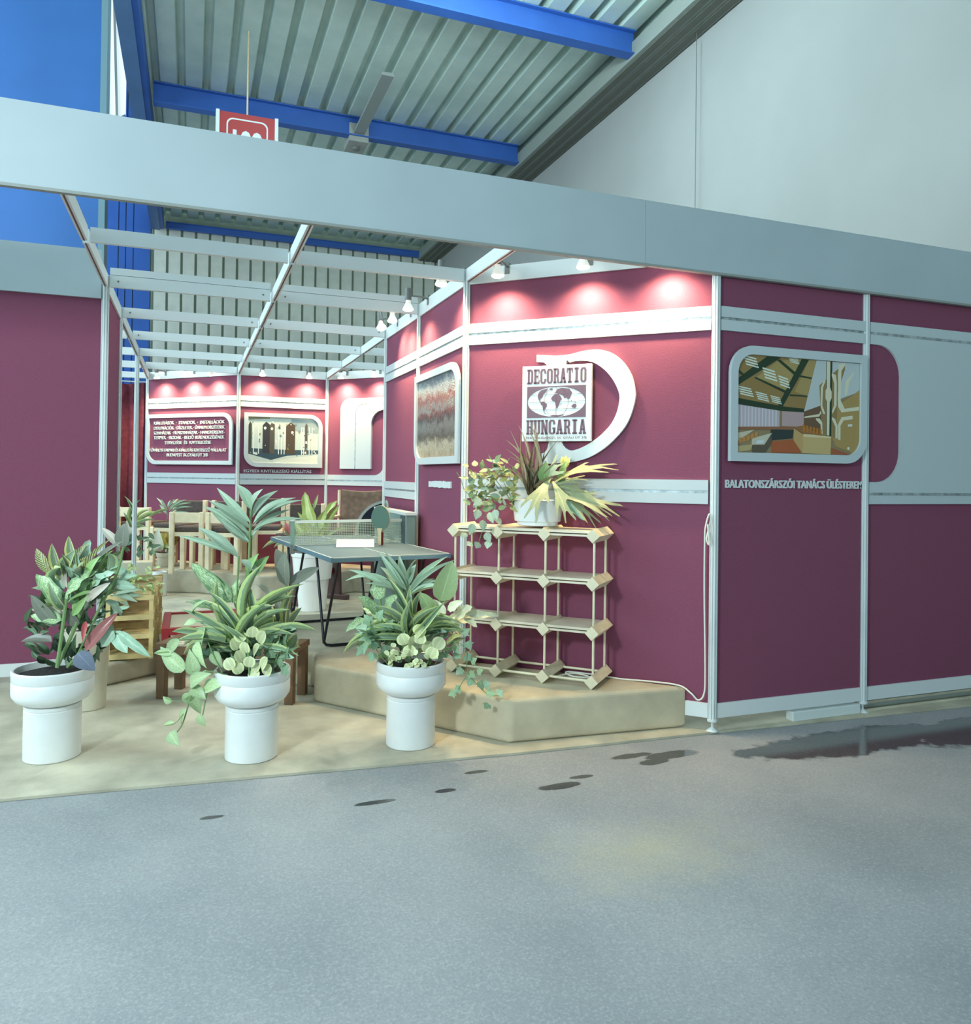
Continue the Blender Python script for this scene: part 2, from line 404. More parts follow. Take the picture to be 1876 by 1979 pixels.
# curtain hanging in the side passage
cu = MB(); n = 60; vs = []
for i in range(n+1):
    x = -4.3+1.27*i/n; y = 7.05+.03*math.sin(i*1.15)+.015*math.sin(i*.37)
    vs += [(x, y, .03), (x, y, 2.36-.02*abs(math.sin(i*.16)))]
cu.add(vs, [(2*i, 2*i+2, 2*i+3, 2*i+1) for i in range(n)])
ct = thing('curtain', 'dark red curtain hanging on clips in the left side passage', 'curtain', (-3.65, 7.05, 0))
o = cu.build('cloth', M_CURT, ct, smooth=True); o.location = (3.65, -7.05, 0)
o.modifiers.new('s', 'SOLIDIFY').thickness = .004
MB().tube([(-.65, 0, 2.372), (.63, 0, 2.372)], .008).build('curtain_rod', M_RAIL, ct)
for i in range(5): MB().box((-.012, -.02, 2.335), (.012, .02, 2.40)).build('clip', M_WHITE, ct, loc=(-.55+.27*i, 0, 0))

# ---- stand frame: posts and beams
fr = thing('exhibition_stand', 'white aluminium exhibition stand framework with slim posts and open ceiling beams', 'exhibition stand')
pp = MB(); prof = []
for k in range(8):
    a0 = math.radians(45*k-22.5); a1 = math.radians(45*k+22.5); R_ = .0225
    c0 = Vector((math.cos(a0), math.sin(a0))); c1 = Vector((math.cos(a1), math.sin(a1)))
    nrm = (c0+c1).normalized()
    prof += [c0*R_, c0.lerp(c1, .34)*R_, c0.lerp(c1, .34)*R_-nrm*.006, c0.lerp(c1, .66)*R_-nrm*.006, c0.lerp(c1, .66)*R_]
n = len(prof); pp.add([(p.x, p.y, .058) for p in prof]+[(p.x, p.y, 2.484) for p in prof], [(i, (i+1) % n, n+(i+1) % n, n+i) for i in range(n)]+[tuple(range(n))[::-1], tuple(range(n, 2*n))])
postm = pp.mesh('post', M_ALU)
ft = MB(); ft.lathe([(.026, .048), (.026, .06), (.02, .062)], 16); ft.lathe([(.006, .012), (.006, .05)], 10); ft.lathe([(.03, 0), (.026, .004), (.01, .016), (.006, .02)], 16)
footm = ft.mesh('levelling_foot', M_ALU, True)
POSTS = [(0, 0), (1, 0), (2, 0), (-1, 1), (-1, 2), (-1, 3), (-2, 6), (-1, 6), (-3, 7), (-3, 2), (-3, 3), (-3, 5), (0, 5), (-4, 2)]
for (x, y) in POSTS:
    p = put('post', postm, fr, (x, y, 0)); put('levelling_foot', footm, p)
def beam(p, q, z0=2.412, z1=2.484, slot=True):
    d = (Vector(q)-Vector(p)).normalized()*.024
    a = Vector((*p, (z0+z1)/2))+Vector((*d, 0)); b = Vector((*q, (z0+z1)/2))-Vector((*d, 0))
    o = MB().bar(a, b, .028, z1-z0).build('beam', M_RAIL, fr)
    if slot:
        k = Vector((0, 0, (z1-z0)/2+.001)); MB().bar(a-k, b-k, .007, .003).build('slot', M_SLOT, o)
for x, ys in ((-3, (0, 1, 2, 3, 4, 5, 6, 7)), (-2, (0, 1, 2, 3, 4, 5, 6)), (-1, (0, 1)), (-1, (3, 4, 5, 6)), (0, (3, 4, 5))):
    for a, b in zip(ys, ys[1:]):
        if (x, a) == (-3, 2): continue
        beam((x, a), (x, b))
for y in (1, 2, 3, 4, 5):
    beam((-3, y), (-2, y), slot=False); beam((-2, y), (-1, y), slot=False)
beam((-3, 6), (-2, 6), slot=False)
for a in (-3, -2): beam((a, 2), (a+1, 2), 2.487, 2.53, slot=False)
for y in (3, 4, 5, 6, 7): beam((-4, y), (-3, y), slot=False)
for y in (4, 5): beam((-1, y), (0, y), slot=False)
beam((-4, 2), (-4, 7), slot=False)
rv = MB().lathe([(.006, 0), (.006, .003), (.002, .005)], 8, M=Matrix.Rotation(math.radians(90), 4, 'X')).mesh('rivet', M_LAMPG)
for y in (2, 3, 4):
    for x in (-2.93, -2.07, -1.93, -1.07): put('rivet', rv, fr, (x, y-.0145, 2.448))
# ---- main fascia
fa = thing('fascia', 'long pale blue-grey fascia board spanning the whole front of the stand', 'fascia', (0, 0, 2.325))
for a, b in ((-4.6, -.447), (-.4455, 2.2)):
    MB().box((a, -.036, 0), (b, -.022, .307)).build('board', M_FASC, fa)
MB().box((-4.6, -.038, -.012), (2.2, -.012, -.0005)).build('edge_trim', M_GREYM, fa)
MB().box((-4.6, -.02, .03), (2.2, .02, .16)).build('support_beam', M_RAIL, fa)

# ---- hall shell
ZB = 5.83
ro = MB(); P_ = .29; x = -3.2; prof = []
while x < 2.35:
    prof += [(x, 6.10), (x+.17, 6.10), (x+.195, 6.19), (x+.265, 6.19)]; x += P_
n = len(prof); ro.add([(a, -5, z) for a, z in prof]+[(a, 12.5, z) for a, z in prof], [(i, i+1, n+i+1, n+i) for i in range(n-1)])
t = NT('roof_sheet'); t.b.inputs['Metallic'].default_value = .2; t.b.inputs['Roughness'].default_value = .38
nn = t.noise(t.coord(), 3, 4); t.l(t.ramp(nn, [(.3, (196, 214, 206)), (.7, (216, 230, 220))]), t.b.inputs['Base Color'])
rf = ro.build('ceiling', t.m); struct(rf); rf.modifiers.new('s', 'SOLIDIFY').thickness = .01
def ibeam(label, p, q, h=.30, wd=.14, mt=None):
    o = thing('roof_beam', label, 'beam', (p[0], p[1], ZB))
    q = (q[0]-p[0], q[1]-p[1]); a = Vector((0, 0, 0)); b = Vector((*q, 0))
    MB().bar(a+Vector((0, 0, h/2)), b+Vector((0, 0, h/2)), .03, h-.03).build('web', mt or M_HBLUE, o)
    MB().bar(a+Vector((0, 0, .008)), b+Vector((0, 0, .008)), wd, .016).build('flange', mt or M_HBLUE, o)
    MB().bar(a+Vector((0, 0, h-.02)), b+Vector((0, 0, h-.02)), wd, .014).build('flange', mt or M_HBLUE, o)
ibeam('blue steel roof beam crossing the ceiling behind the red hanging sign', (-3.0, 7.15), (1.88, 7.15), .27)
ibeam('blue steel roof beam crossing nearest overhead at the top of the view', (-3.0, 4.0), (1.9, 4.0), .27)
ibeam('thin dark blue beam at the far eave above the grey cladding', (-3.0, 12.42), (1.9, 12.42), .14, .08)
o = thing('roof_girder', 'slate blue girder running along the left edge of the ceiling', 'beam', (-3.1, -3, ZB-.05))
MB().box((-.16, 0, 0), (.0, 15.4, .4)).build('web', M_HBLUE2, o); MB().box((.0, 0, .02), (.06, 15.4, .3)).build('flange', M_HBLUE, o)
# right wall, back wall
wr = MB(); wr.box((2.3, -9, -.1), (2.5, 12.6, 7)); struct(wr.build('wall_hall_right', M_HWALL))
wb = MB(); wb.box((-3.24, 12.56, -.1), (2.3, 12.7, 6.4)); wb_o = struct(wb.build('wall_hall_back', M_GAP))
cl = MB().box((0, -.04, 0), (.205, 0, 5.86)).mesh('cladding_panel', M_CLAD)
for i in range(22): put('cladding_panel', cl, wb_o, (-3.2+.25*i, 12.56, 0))
wl_ = MB(); wl_.box((-9, 12.56, -.1), (-3.25, 12.7, 11)); wl_o = struct(wl_.build('wall_hall_left', M_GAP))
for (a, b) in ((-3.55, -3.27), (-3.68, -3.565), (-3.80, -3.695), (-4.3, -3.815)):
    MB().box((a, -.05, 0), (b, 0, 10.9)).build('cladding_panel', M_HBLUE, wl_o, loc=(0, 12.56, 0))
for i in range(9): MB().box((-4.82-.5*i, -.05, 0), (-4.315-.5*i, 0, 10.9)).build('cladding_panel', M_HBLUE, wl_o, loc=(0, 12.56, 0))
# window strip behind the column
wi = MB(); wi.box((-4.2, 12.47, 6.6), (-3.72, 12.505, 10.5)); struct(wi.build('window_1', M_PANE))
wx = bpy.data.objects['window_1']
MB().bar((-4.25, 12.44, 7.4), (-3.7, 12.44, 7.8), .05, .1).build('window_bar', M_HBLUE2, wx)
MB().bar((-3.98, 12.44, 6.6), (-4.12, 12.44, 10.5), .04, .04).build('window_bar', M_GREYM, wx)
MB().bar((-3.82, 12.44, 6.6), (-3.96, 12.44, 10.5), .04, .04).build('window_bar', M_GREYM, wx)
# blue hall column
hc = thing('hall_column', 'broad bright blue hall column rising at the left edge', 'column', (-4.76, 8.6, 0))
MB().box((-.9, 0, 0), (1.02, .4, 10)).build('shaft', mat('column_blue', (56, 108, 176), .5, var=.03, vscale=1), hc)
MB().box((1.02, -.005, 0), (1.10, .4, 10)).build('lit_edge_strip', mat('column_lit_edge', (120, 150, 160), .5), hc)  # paler colour paints the light caught on the column's right edge
# duct along the right wall
du = thing('cable_duct', 'long perforated grey ventilation duct along the top of the right hall wall', 'duct', (2.09, 4, 5.8))
MB().box((-.21, -9, 0), (.2, 8.5, .18)).build('casing', M_DUCT, du)
for i in range(3): MB().box((-.17+.13*i, -9, -.012), (-.09+.13*i, 8.5, -.0005)).build('perforated_strip', M_DUCT2, du)
# hanging wire, tray, lamp box
wi = MB(); wi.tube([(2.22, 3.3, 2.0), (2.22, 3.3, 5.8)], .004, 6); tag(wi.build('hanging_wire', M_LAMPG), 'thin dark wire hanging straight down the pale hall wall', 'wire')
tr = thing('cable_tray', 'perforated grey cable tray with a lamp box under the ceiling', 'cable tray', (-.45, 6.2, 5.86))
MB().box((-.07, -.75, 0), (.07, .9, .04)).build('tray', M_GREYM, tr)
o = MB().prism([(-.13, -.10), (.13, -.10), (.13, .14), (-.13, .14)], .9, 1.3).build('lamp_box', mat('lamp_box', (168, 168, 160), .5), tr)
MB().lathe([(.05, -.10), (.05, -.13), (.02, -.14)], 16, c=(0, 1.1, -.005)).build('socket', M_LAMPG, o)
# hanging hall sign
hs = thing('hanging_sign', 'red hanging hall sign with white number in a rounded frame', 'sign', (-1.98, 5.5, 4.62))
MB().box((-.29, 0, 0), (.29, .09, .54)).build('box', M_SIGNR, hs)
for sx in (-1, 1): MB().box((sx*.305-.018, -.008, -.02), (sx*.305+.018, .10, .55)).build('side_rail', M_WHITE, hs)
MB().prism(rrect(-.215, .06, .215, .48, (.07,)*4), -.006, -.0005, holes=[rrect(-.2, .075, .2, .465, (.058,)*4)]).build('frame_line', M_TXT, hs)
text_mesh('100', -.15, .16, .14, .22, .005, -.006, None, .035).build('number', M_TXT, hs)
MB().tube([(0, .04, .54), (0, .04, 1.47)], .009, 8).build('hanging_rope', M_CORK, hs)

def globe(label, x, y, z, e):
    o = thing('hall_globe_lamp', label, 'lamp', (x, y, z))
    MB().lathe([(.02, .19), (.09, .17), (.16, .10), (.185, 0), (.16, -.10), (.09, -.17), (.01, -.19)], 20).build('globe', mat('opal_glow_%d' % e, (214, 244, 250), .4, emit=e), o, smooth=True)
    MB().tube([(0, 0, .19), (0, 0, 6.1-z)], .012, 8).build('rod', M_GREYM, o)
globe('opal globe lamp hanging under the roof in front of the nearest blue beam', -.35, 2.3, 5.35, 190)

# ================================================================ WALL GRAPHICS
def wthing(name, label, cat, Mw, s, z, group=None):
    o = thing(name, label, cat, M=Mw @ Matrix.Translation((s, 0, z)), group=group); return o
# ---- big letter D
D_OUT = [(0.448, 1.96), (0.554, 1.95), (0.639, 1.952), (0.711, 1.966), (0.776, 1.971), (0.834, 1.964), (0.892, 1.939), (0.945, 1.89), (0.986, 1.821), (1.004, 1.748), (1.006, 1.698), (0.987, 1.62), (0.955, 1.553), (0.904, 1.492), (0.841, 1.436), (0.765, 1.391), (0.694, 1.368), (0.635, 1.36), (0.561, 1.354), (0.462, 1.349), (0.465, 1.396), (0.499, 1.414), (0.518, 1.437), (0.526, 1.472), (0.52, 1.89), (0.492, 1.915), (0.448, 1.92)]
D_IN = [(0.619, 1.888), (0.639, 1.908), (0.682, 1.914), (0.735, 1.912), (0.783, 1.898), (0.836, 1.861), (0.882, 1.808), (0.912, 1.751), (0.922, 1.706), (0.911, 1.638), (0.88, 1.571), (0.829, 1.515), (0.771, 1.471), (0.717, 1.442), (0.663, 1.425), (0.631, 1.434), (0.61, 1.454), (0.6, 1.472)]
def smooth_loop(P, keep=()):
    V = [Vector((a, b, 0)) for a, b in P]; n = len(V); out = []
    for i in range(n):
        a, b, c, d = V[i-1], V[i], V[(i+1) % n], V[(i+2) % n]
        out.append((b.x, b.y))
        if i in keep: continue
        for t_ in (.33, .66):
            p = .5*((2*b)+(c-a)*t_+(2*a-5*b+4*c-d)*t_*t_+(3*b-a-3*c+d)*t_**3); out.append((p.x, p.y))
    return out
dl = MB().prism([(a-.7, b-1.66) for a, b in smooth_loop(D_OUT, (0, 18, 19, 22, 23, 24, 25, 26))], -.026, -.0012, holes=[[(a-.7, b-1.66) for a, b in smooth_loop(D_IN, (17, 16))]])
o = dl.build('letter_d', M_WHITE, M=MD @ Matrix.Translation((.7, 0, 1.66)))
tag(o, 'large white cut-out letter D mounted on the burgundy diagonal wall', 'letter')
# ---- logo sign
SW, SH = .40, .418
lg = wthing('logo_sign', 'square white company sign with slab lettering and a world map on the letter D', 'sign', MD, .374, 1.475)
bevel(MB().box((0, -.05, 0), (SW, -.0275, SH)).build('board', M_WHITE, lg), .002, 1)
YF = -.0515
def slabword(word, x0, x1, z0, z1, name):
    n = len(word); g = (x1-x0)/n; mb = MB(); th = (z1-z0)
    def R(i, a, b, c, d): mb.box((x0+g*(i+a), YF, z0+th*b), (x0+g*(i+c), YF+.001, z0+th*d))
    def Q(i, pts): mb.prism([(x0+g*(i+a), z0+th*b) for a, b in pts], YF, YF+.001)
    for i, ch in enumerate(word):
        s = .28
        if ch in 'DERTIHUNA':
            pass
        if ch == 'I': R(i, .32, 0, .68, 1); R(i, .18, 0, .82, .13); R(i, .18, .87, .82, 1)
        elif ch == 'T': R(i, .33, 0, .67, 1); R(i, .2, 0, .8, .12); R(i, .04, .84, .96, 1); R(i, .04, .66, .16, .86); R(i, .84, .66, .96, .86)
        elif ch == 'E': R(i, .12, 0, .44, 1); R(i, .04, .86, .92, 1); R(i, .04, 0, .92, .14); R(i, .4, .44, .72, .56); R(i, .8, .7, .92, .9); R(i, .8, .1, .92, .3); R(i, .64, .36, .74, .64)
        elif ch == 'H':
            for a in (.1, .6): R(i, a, 0, a+.3, 1); R(i, a-.07, 0, a+.37, .12); R(i, a-.07, .88, a+.37, 1)
            R(i, .3, .44, .7, .56)
        elif ch == 'U':
            for a in (.1, .6): R(i, a, .12, a+.3, 1); R(i, a-.07, .88, a+.37, 1)
            Q(i, [(.1, .13), (.22, 0), (.78, 0), (.9, .13)])
        elif ch == 'N':
            for a in (.08, .64): R(i, a, 0, a+.26, 1); R(i, a-.06, 0, a+.34, .12); R(i, a-.06, .88, a+.32, 1)
            Q(i, [(.08, 1), (.36, 1), (.9, 0), (.62, 0)])
        elif ch == 'A':
            Q(i, [(.1, 0), (.38, 0), (.56, .9), (.5, 1), (.34, 1)]); Q(i, [(.62, 0), (.92, 0), (.68, 1), (.46, 1), (.42, .9)]); R(i, .3, .26, .7, .38); R(i, .02, 0, .44, .12); R(i, .56, 0, .98, .12)
        elif ch == 'D':
            R(i, .12, 0, .42, 1); R(i, .04, 0, .5, .12); R(i, .04, .88, .5, 1)
            Q(i, [(.4, 1), (.76, 1), (.94, .84), (.94, .16), (.76, 0), (.4, 0), (.4, .13), (.58, .13), (.64, .22), (.64, .78), (.58, .87), (.4, .87)])
        elif ch == 'R':
            R(i, .12, 0, .42, 1); R(i, .04, 0, .52, .12); R(i, .04, .88, .5, 1)
            Q(i, [(.4, 1), (.74, 1), (.9, .88), (.9, .6), (.74, .48), (.4, .48), (.4, .58), (.56, .58), (.62, .65), (.62, .82), (.56, .89), (.4, .89)])
            Q(i, [(.46, .5), (.74, .5), (.84, .4), (.88, .1), (.98, .1), (.98, 0), (.7, 0), (.6, .1), (.58, .38), (.46, .42)])
        elif ch in 'OCG':
            if ch == 'O':
                mb.prism([(x0+g*(i+a), z0+th*b) for a, b in [(.24, 0), (.76, 0), (.94, .16), (.94, .84), (.76, 1), (.24, 1), (.06, .84), (.06, .16)]], YF, YF+.001, holes=[[(x0+g*(i+a), z0+th*b) for a, b in [(.42, .12), (.58, .12), (.64, .2), (.64, .8), (.58, .88), (.42, .88), (.36, .8), (.36, .2)]]])
            else:
                Q(i, [(.94, .68), (.94, .84), (.76, 1), (.24, 1), (.06, .84), (.06, .16), (.24, 0), (.76, 0), (.94, .16), (.94, .34), (.66, .34), (.66, .2), (.6, .12), (.42, .12), (.36, .2), (.36, .8), (.42, .88), (.6, .88), (.66, .8), (.66, .68)])
                if ch == 'G': R(i, .56, .36, .98, .48); R(i, .68, .1, .94, .4)
    return mb.build(name, M_INK, lg)
slabword('DECORATIO', .028, .374, .318, .400, 'word')
slabword('HUNGARIA', .026, .374, .038, .118, 'word')
text_mesh('FKKV  BUDAPEST, IX. GYÁLI ÚT 3/B', .026, .376, .014, .012, .0008, YF, None, .0).build('address_line', M_INK, lg)
el = [(.2+.166*math.cos(a*.1309), .217+.083*math.sin(a*.1309)) for a in range(48)]
MB().prism([(.03, .13), (.37, .13), (.37, .304), (.03, .304)], YF, YF+.001, holes=[el]).build('map_ground', M_INK, lg)
mapb = MB()
def cont(pts): mapb.prism([(.03+.34*a, .13+.174*b) for a, b in pts], YF, YF+.001)
cont([(.20, .80), (.25, .88), (.36, .92), (.33, .82), (.28, .74), (.27, .66), (.235, .60), (.225, .55), (.25, .49), (.235, .48), (.195, .60), (.185, .70)])
cont([(.235, .50), (.285, .52), (.345, .44), (.345, .36), (.31, .28), (.30, .18), (.33, .13), (.315, .12), (.28, .25), (.27, .38), (.24, .42)])
cont([(.43, .66), (.48, .74), (.54, .74), (.58, .66), (.60, .58), (.57, .52), (.555, .40), (.52, .29), (.505, .30), (.49, .42), (.485, .50), (.44, .53), (.415, .60)])
cont([(.46, .76), (.5, .82), (.52, .9), (.6, .93), (.72, .9), (.77, .78), (.75, .68), (.735, .6), (.70, .56), (.68, .62), (.64, .6), (.62, .68), (.58, .72), (.53, .74), (.5, .78)])
cont([(.76, .36), (.8, .42), (.84, .41), (.845, .34), (.82, .28), (.79, .3), (.77, .31)])
cont([(.4, .05), (.45, .085), (.55, .075), (.62, .1), (.64, .07), (.55, .035), (.44, .035)])
cont([(.575, .44), (.59, .46), (.585, .38)]); cont([(.745, .53), (.77, .52), (.76, .49)]); cont([(.79, .5), (.84, .47), (.83, .45)]); cont([(.38, .9), (.42, .93), (.45, .9), (.42, .86)])
mapb.build('continents', M_INK, lg)
gl = MB()
for b in (.27, .5, .73): gl.box((.2-.166*math.sqrt(max(0, 1-((b-.5)*.174/.083)**2)), YF, .13+.174*b), (.2+.166*math.sqrt(max(0, 1-((b-.5)*.174/.083)**2)), YF+.0008, .13+.174*b+.0012))
gl.box((.1995, YF, .134), (.2007, YF+.0008, .3))
ring = [(.2+.07*math.cos(a*.1309), .217+.083*math.sin(a*.1309)) for a in range(48)]
gl.prism(ring, YF, YF+.0008, holes=[[(.2+.069*math.cos(a*.1309), .217+.0818*math.sin(a*.1309)) for a in range(48)]])
gl.build('meridians', M_INK, lg)

# ---- framed pictures
def framed(name, label, Mw, x0, z0, x1, z1, rad, fw_=.045, cat='picture', gap=.02):
    o = wthing(name, label, cat, Mw, x0, z0); W, H = x1-x0, z1-z0
    inr = tuple(max(0, r-fw_) for r in rad)
    MB().prism(rrect(0, 0, W, H, rad), -gap-.022, -gap, holes=[rrect(fw_, fw_, W-fw_, H-fw_, inr)]).build('frame', M_STRIPE, o)
    return o, W, H, inr
def colm(c, rough=.45): return mat('print_%d_%d_%d' % c, c, rough)
def picture(o, W, H, inr, fw_, polys, y0=-.0285, bg=(120, 110, 90), name='print'):
    """flat print: coloured patches (u,v in 0..1) on one sheet"""
    sh = MB().prism(rrect(fw_-.003, fw_-.003, W-fw_+.003, H-fw_+.003, inr), y0, y0+.006).build('print_sheet', colm(bg), o)
    by = {}
    for k, (c, pts) in enumerate(polys): by.setdefault(c, []).append((k, pts))
    mb = MB(); mats = []
    for c in by:
        mats.append(colm(c)); mb.cur = len(mats)-1
        for k, pts in by[c]:
            P = [(fw_+max(.004, min(.996, u))*(W-2*fw_), fw_+max(.004, min(.996, v))*(H-2*fw_)) for u, v in pts]
            try: mb.prism(P, y0-.0003-.00004*k, y0)
            except Exception: pass
    mb.build(name, mats, sh)
# council hall photograph
o, W, H, inr = framed('framed_photograph', 'large framed colour photograph of a wood-panelled council hall on the front wall', MR, .064, 1.372, .974, 1.968, (0, .14, 0, .14))
def bu(x, y):
    u = (x-172)/1158; tp = 205+85*u; bt = 1132+33*u; return (u, 1-(y-tp)/(bt-tp))
W1 = (150, 122, 72); W2 = (172, 148, 92); DK = (34, 58, 34); LT = (224, 232, 220); GY = (196, 204, 204); BR = (112, 84, 60)
def pg(c, pts): return (c, [bu(*p) for p in pts])
POL = [pg(W1, [(172, 205), (900, 250), (790, 740), (172, 640)]), pg(W2, [(830, 250), (905, 252), (820, 600), (700, 560)]), pg(W2, [(540, 270), (760, 250), (700, 420), (640, 560), (340, 430)])]
POL += [pg(DK, [(172, 440), (440, 215), (570, 225), (172, 505)]), pg(DK, [(760, 245), (832, 245), (580, 715), (540, 700)]), pg(DK, [(172, 620), (600, 700), (790, 720), (785, 755), (560, 740), (172, 680)]),
        pg(DK, [(530, 262), (560, 255), (720, 390), (700, 410)]), pg(DK, [(320, 430), (345, 425), (640, 560), (630, 585)]), pg(DK, [(745, 402), (860, 425), (858, 440), (740, 420)]), pg(DK, [(655, 585), (818, 596), (815, 610), (650, 600)]), pg(DK, [(172, 345), (240, 400), (225, 415), (172, 375)])]
for (a, b, c_, d) in ((230, 215, 150, 110), (400, 330, 150, 120), (545, 405, 120, 110), (178, 505, 160, 95), (340, 560, 135, 85), (475, 595, 115, 75), (640, 232, 110, 60)):
    for k in range(4):
        POL.append(pg(LT, [(a+k*c_*.05, b+k*d*.24), (a+c_*.75+k*c_*.05, b+d*.3+k*d*.24), (a+c_*.75+k*c_*.05, b+d*.42+k*d*.24), (a+k*c_*.05, b+d*.13+k*d*.24)]))
POL += [pg((196, 180, 188), [(172, 680), (558, 740), (558, 890), (172, 892)]), pg((190, 160, 160), [(585, 745), (785, 755), (785, 895), (585, 885)])]
for k in range(12): POL.append(pg((214, 210, 216), [(180+k*31, 690+k*4), (190+k*31, 692+k*4), (190+k*31, 890), (180+k*31, 890)]))
POL += [pg(GY, [(905, 250), (1330, 290), (1330, 560), (940, 700), (790, 745)]), pg((176, 146, 88), [(1100, 700), (1330, 545), (1330, 1165), (1100, 1080), (1050, 980)]),
        pg(BR, [(790, 745), (945, 690), (960, 980), (790, 890)]), pg((150, 124, 80), [(930, 500), (1180, 270), (1180, 350), (1110, 560), (1100, 1000), (960, 980)]), pg(DK, [(995, 262), (1055, 265), (1050, 985), (1000, 975)])]
CRM = (226, 218, 190)
for a in ([(1000, 262), (1035, 265), (1030, 975), (1005, 970)], [(1020, 480), (1050, 560), (1050, 620), (1020, 690), (990, 620), (990, 550)], [(1120, 300), (1180, 280), (1180, 310), (1145, 360), (1140, 640), (1180, 720), (1325, 700), (1325, 735), (1150, 755), (1115, 700), (1110, 400)], [(1050, 385), (1090, 400), (1100, 470), (1100, 690), (1060, 770), (1055, 740), (1075, 690), (1075, 480), (1050, 410)], [(1260, 380), (1275, 380), (1220, 470), (1205, 590), (1180, 590), (1190, 460)], [(1055, 800), (1085, 815), (1110, 880), (1110, 1000), (1090, 1000), (1090, 890), (1055, 820)], [(1260, 785), (1260, 820), (1170, 830), (1140, 880), (1140, 1020), (1115, 1010), (1115, 870), (1150, 800)], [(900, 810), (935, 812), (960, 850), (965, 960), (950, 960), (945, 870), (900, 825)], [(975, 450), (990, 455), (965, 520), (960, 690), (990, 770), (970, 770), (945, 700), (945, 520)], [(790, 795), (930, 770), (945, 740), (950, 760), (930, 795), (790, 808)]):
    POL.append(pg(CRM, a))
POL += [pg((176, 92, 52), [(480, 1030), (700, 1010), (760, 1140), (490, 1135)]), pg((150, 100, 70), [(172, 892), (690, 890), (690, 925), (172, 915)]), pg((44, 56, 56), [(480, 915), (690, 920), (680, 1000), (480, 1020)]),
        pg((196, 160, 104), [(690, 905), (780, 965), (775, 1145), (690, 1020)]), pg((204, 176, 120), [(780, 955), (1050, 985), (1045, 1155), (775, 1140)]), pg((226, 206, 160), [(780, 955), (1050, 985), (1048, 1000), (780, 985)]), pg((150, 104, 66), [(690, 895), (770, 880), (960, 970), (780, 960)]), pg((168, 92, 60), [(1050, 1090), (1260, 1163), (1050, 1155)])]
for k in range(6): POL.append(pg((188, 118, 34), [(775+k*32, 870+k*8), (795+k*32, 875+k*8), (795+k*32, 940+k*6), (775+k*32, 935+k*6)]))
POL += [pg((206, 196, 170), [(172, 950), (330, 920), (172, 1030)]), pg((206, 200, 180), [(310, 1000), (490, 950), (420, 1060), (310, 1060)]), pg((190, 168, 120), [(172, 1075), (315, 1055), (300, 1110), (190, 1130), (172, 1128)]), pg((214, 222, 230), [(350, 1020), (415, 1018), (412, 1048), (350, 1050)]), pg((96, 84, 70), [(315, 1062), (420, 1062), (480, 960), (490, 1040), (430, 1132), (315, 1132)])]
for k in range(5): POL.append(pg((196, 140, 76), [(190+k*36, 1000-k*12), (215+k*36, 985-k*12), (215+k*36, 1040-k*14), (190+k*36, 1050-k*12)]))
POL += [pg(LT, [(1215, 868), (1255, 866), (1255, 888), (1215, 890)]), pg(LT, [(1212, 1085), (1228, 1085), (1228, 1110), (1212, 1108)])]
picture(o, W, H, inr, .045, POL, bg=(150, 130, 96))
# exhibition photograph at the back
o, W, H, inr = framed('framed_photograph', 'framed photograph of a mirrored exhibition hall on the middle back wall', MB2, .062, 1.352, .945, 1.972, (.15, 0, .15, 0))
random.seed(11); POL = [((206, 216, 206), [(0, 0), (1, 0), (1, 1), (0, 1)]), ((150, 140, 110), [(0, .93), (.3, .96), (.3, 1), (0, 1)]), ((150, 168, 172), [(.62, .72), (1, .66), (1, .95), (.6, .98)]), ((60, 84, 96), [(0, .2), (.15, .14), (.32, .07), (.55, .17), (1, .22), (1, .30), (.5, .3), (0, .32)]), ((226, 230, 216), [(.35, .06), (1, .2), (1, .02), (.4, .0)])]
for a, b, c_ in ((.20, .30, (58, 56, 60)), (.3, .37, (92, 84, 74)), (.53, .66, (88, 72, 56)), (.0, .05, (70, 70, 66)), (.8, .84, (90, 84, 74))): POL.append((c_, [(a, .22), (b, .2), (b, .84), ((a+b)/2, .9), (a, .82)]))
for u in (.07, .14, .42, .46, .5, .75, .78, .86, .9): POL.append(((236, 238, 230), [(u, .2), (u+.012, .2), (u+.012, .8), (u, .8)]))
for u, v in ((.235, .76), (.33, .75), (.43, .55), (.40, .42), (.62, .68)): POL.append(((226, 230, 222), [(u+.02*math.cos(k), v+.035*math.sin(k)) for k in (0, 1, 2, 3, 4, 5)]))
for k in range(46):
    u = random.uniform(.02, .95); v = random.uniform(.16, .9); s = random.uniform(.01, .03)
    POL.append((random.choice([(236, 238, 228), (70, 84, 90), (150, 130, 96), (112, 140, 150)]), [(u, v), (u+s, v+random.uniform(-.02, .02)), (u+s*.8, v+s*2), (u, v+s*1.5)]))
picture(o, W, H, inr, .045, POL, bg=(206, 214, 204))
# rippled foil picture on the right side wall
o, W, H, inr = framed('framed_foil_panel', 'framed rippled mirror foil panel on the narrow side wall', MS1, .02, 1.352, .972, 1.965, (.15, 0, .15, 0))
t = NT('rippled_foil'); co = t.coord(); sx = t.n('ShaderNodeSeparateXYZ'); t.l(co, sx.inputs[0])
nz = t.noise(co, 16, 4, .65); zz = t.math('ADD', t.math('MULTIPLY', sx.outputs[2], 1.7), t.math('MULTIPLY', t.math('SUBTRACT', nz, .5), .35))
t.l(t.ramp(zz, [(.0, (128, 108, 80)), (.2, (206, 196, 170)), (.3, (84, 76, 66)), (.42, (128, 130, 128)), (.5, (64, 66, 72)), (.56, (130, 62, 64)), (.62, (150, 156, 156)), (.72, (160, 88, 84)), (.84, (214, 218, 210)), (.95, (112, 124, 136))]), t.b.inputs['Base Color'])  # ramp bands paint dark reflections into the silvery foil colour
t.b.inputs['Metallic'].default_value = .45; t.b.inputs['Roughness'].default_value = .2
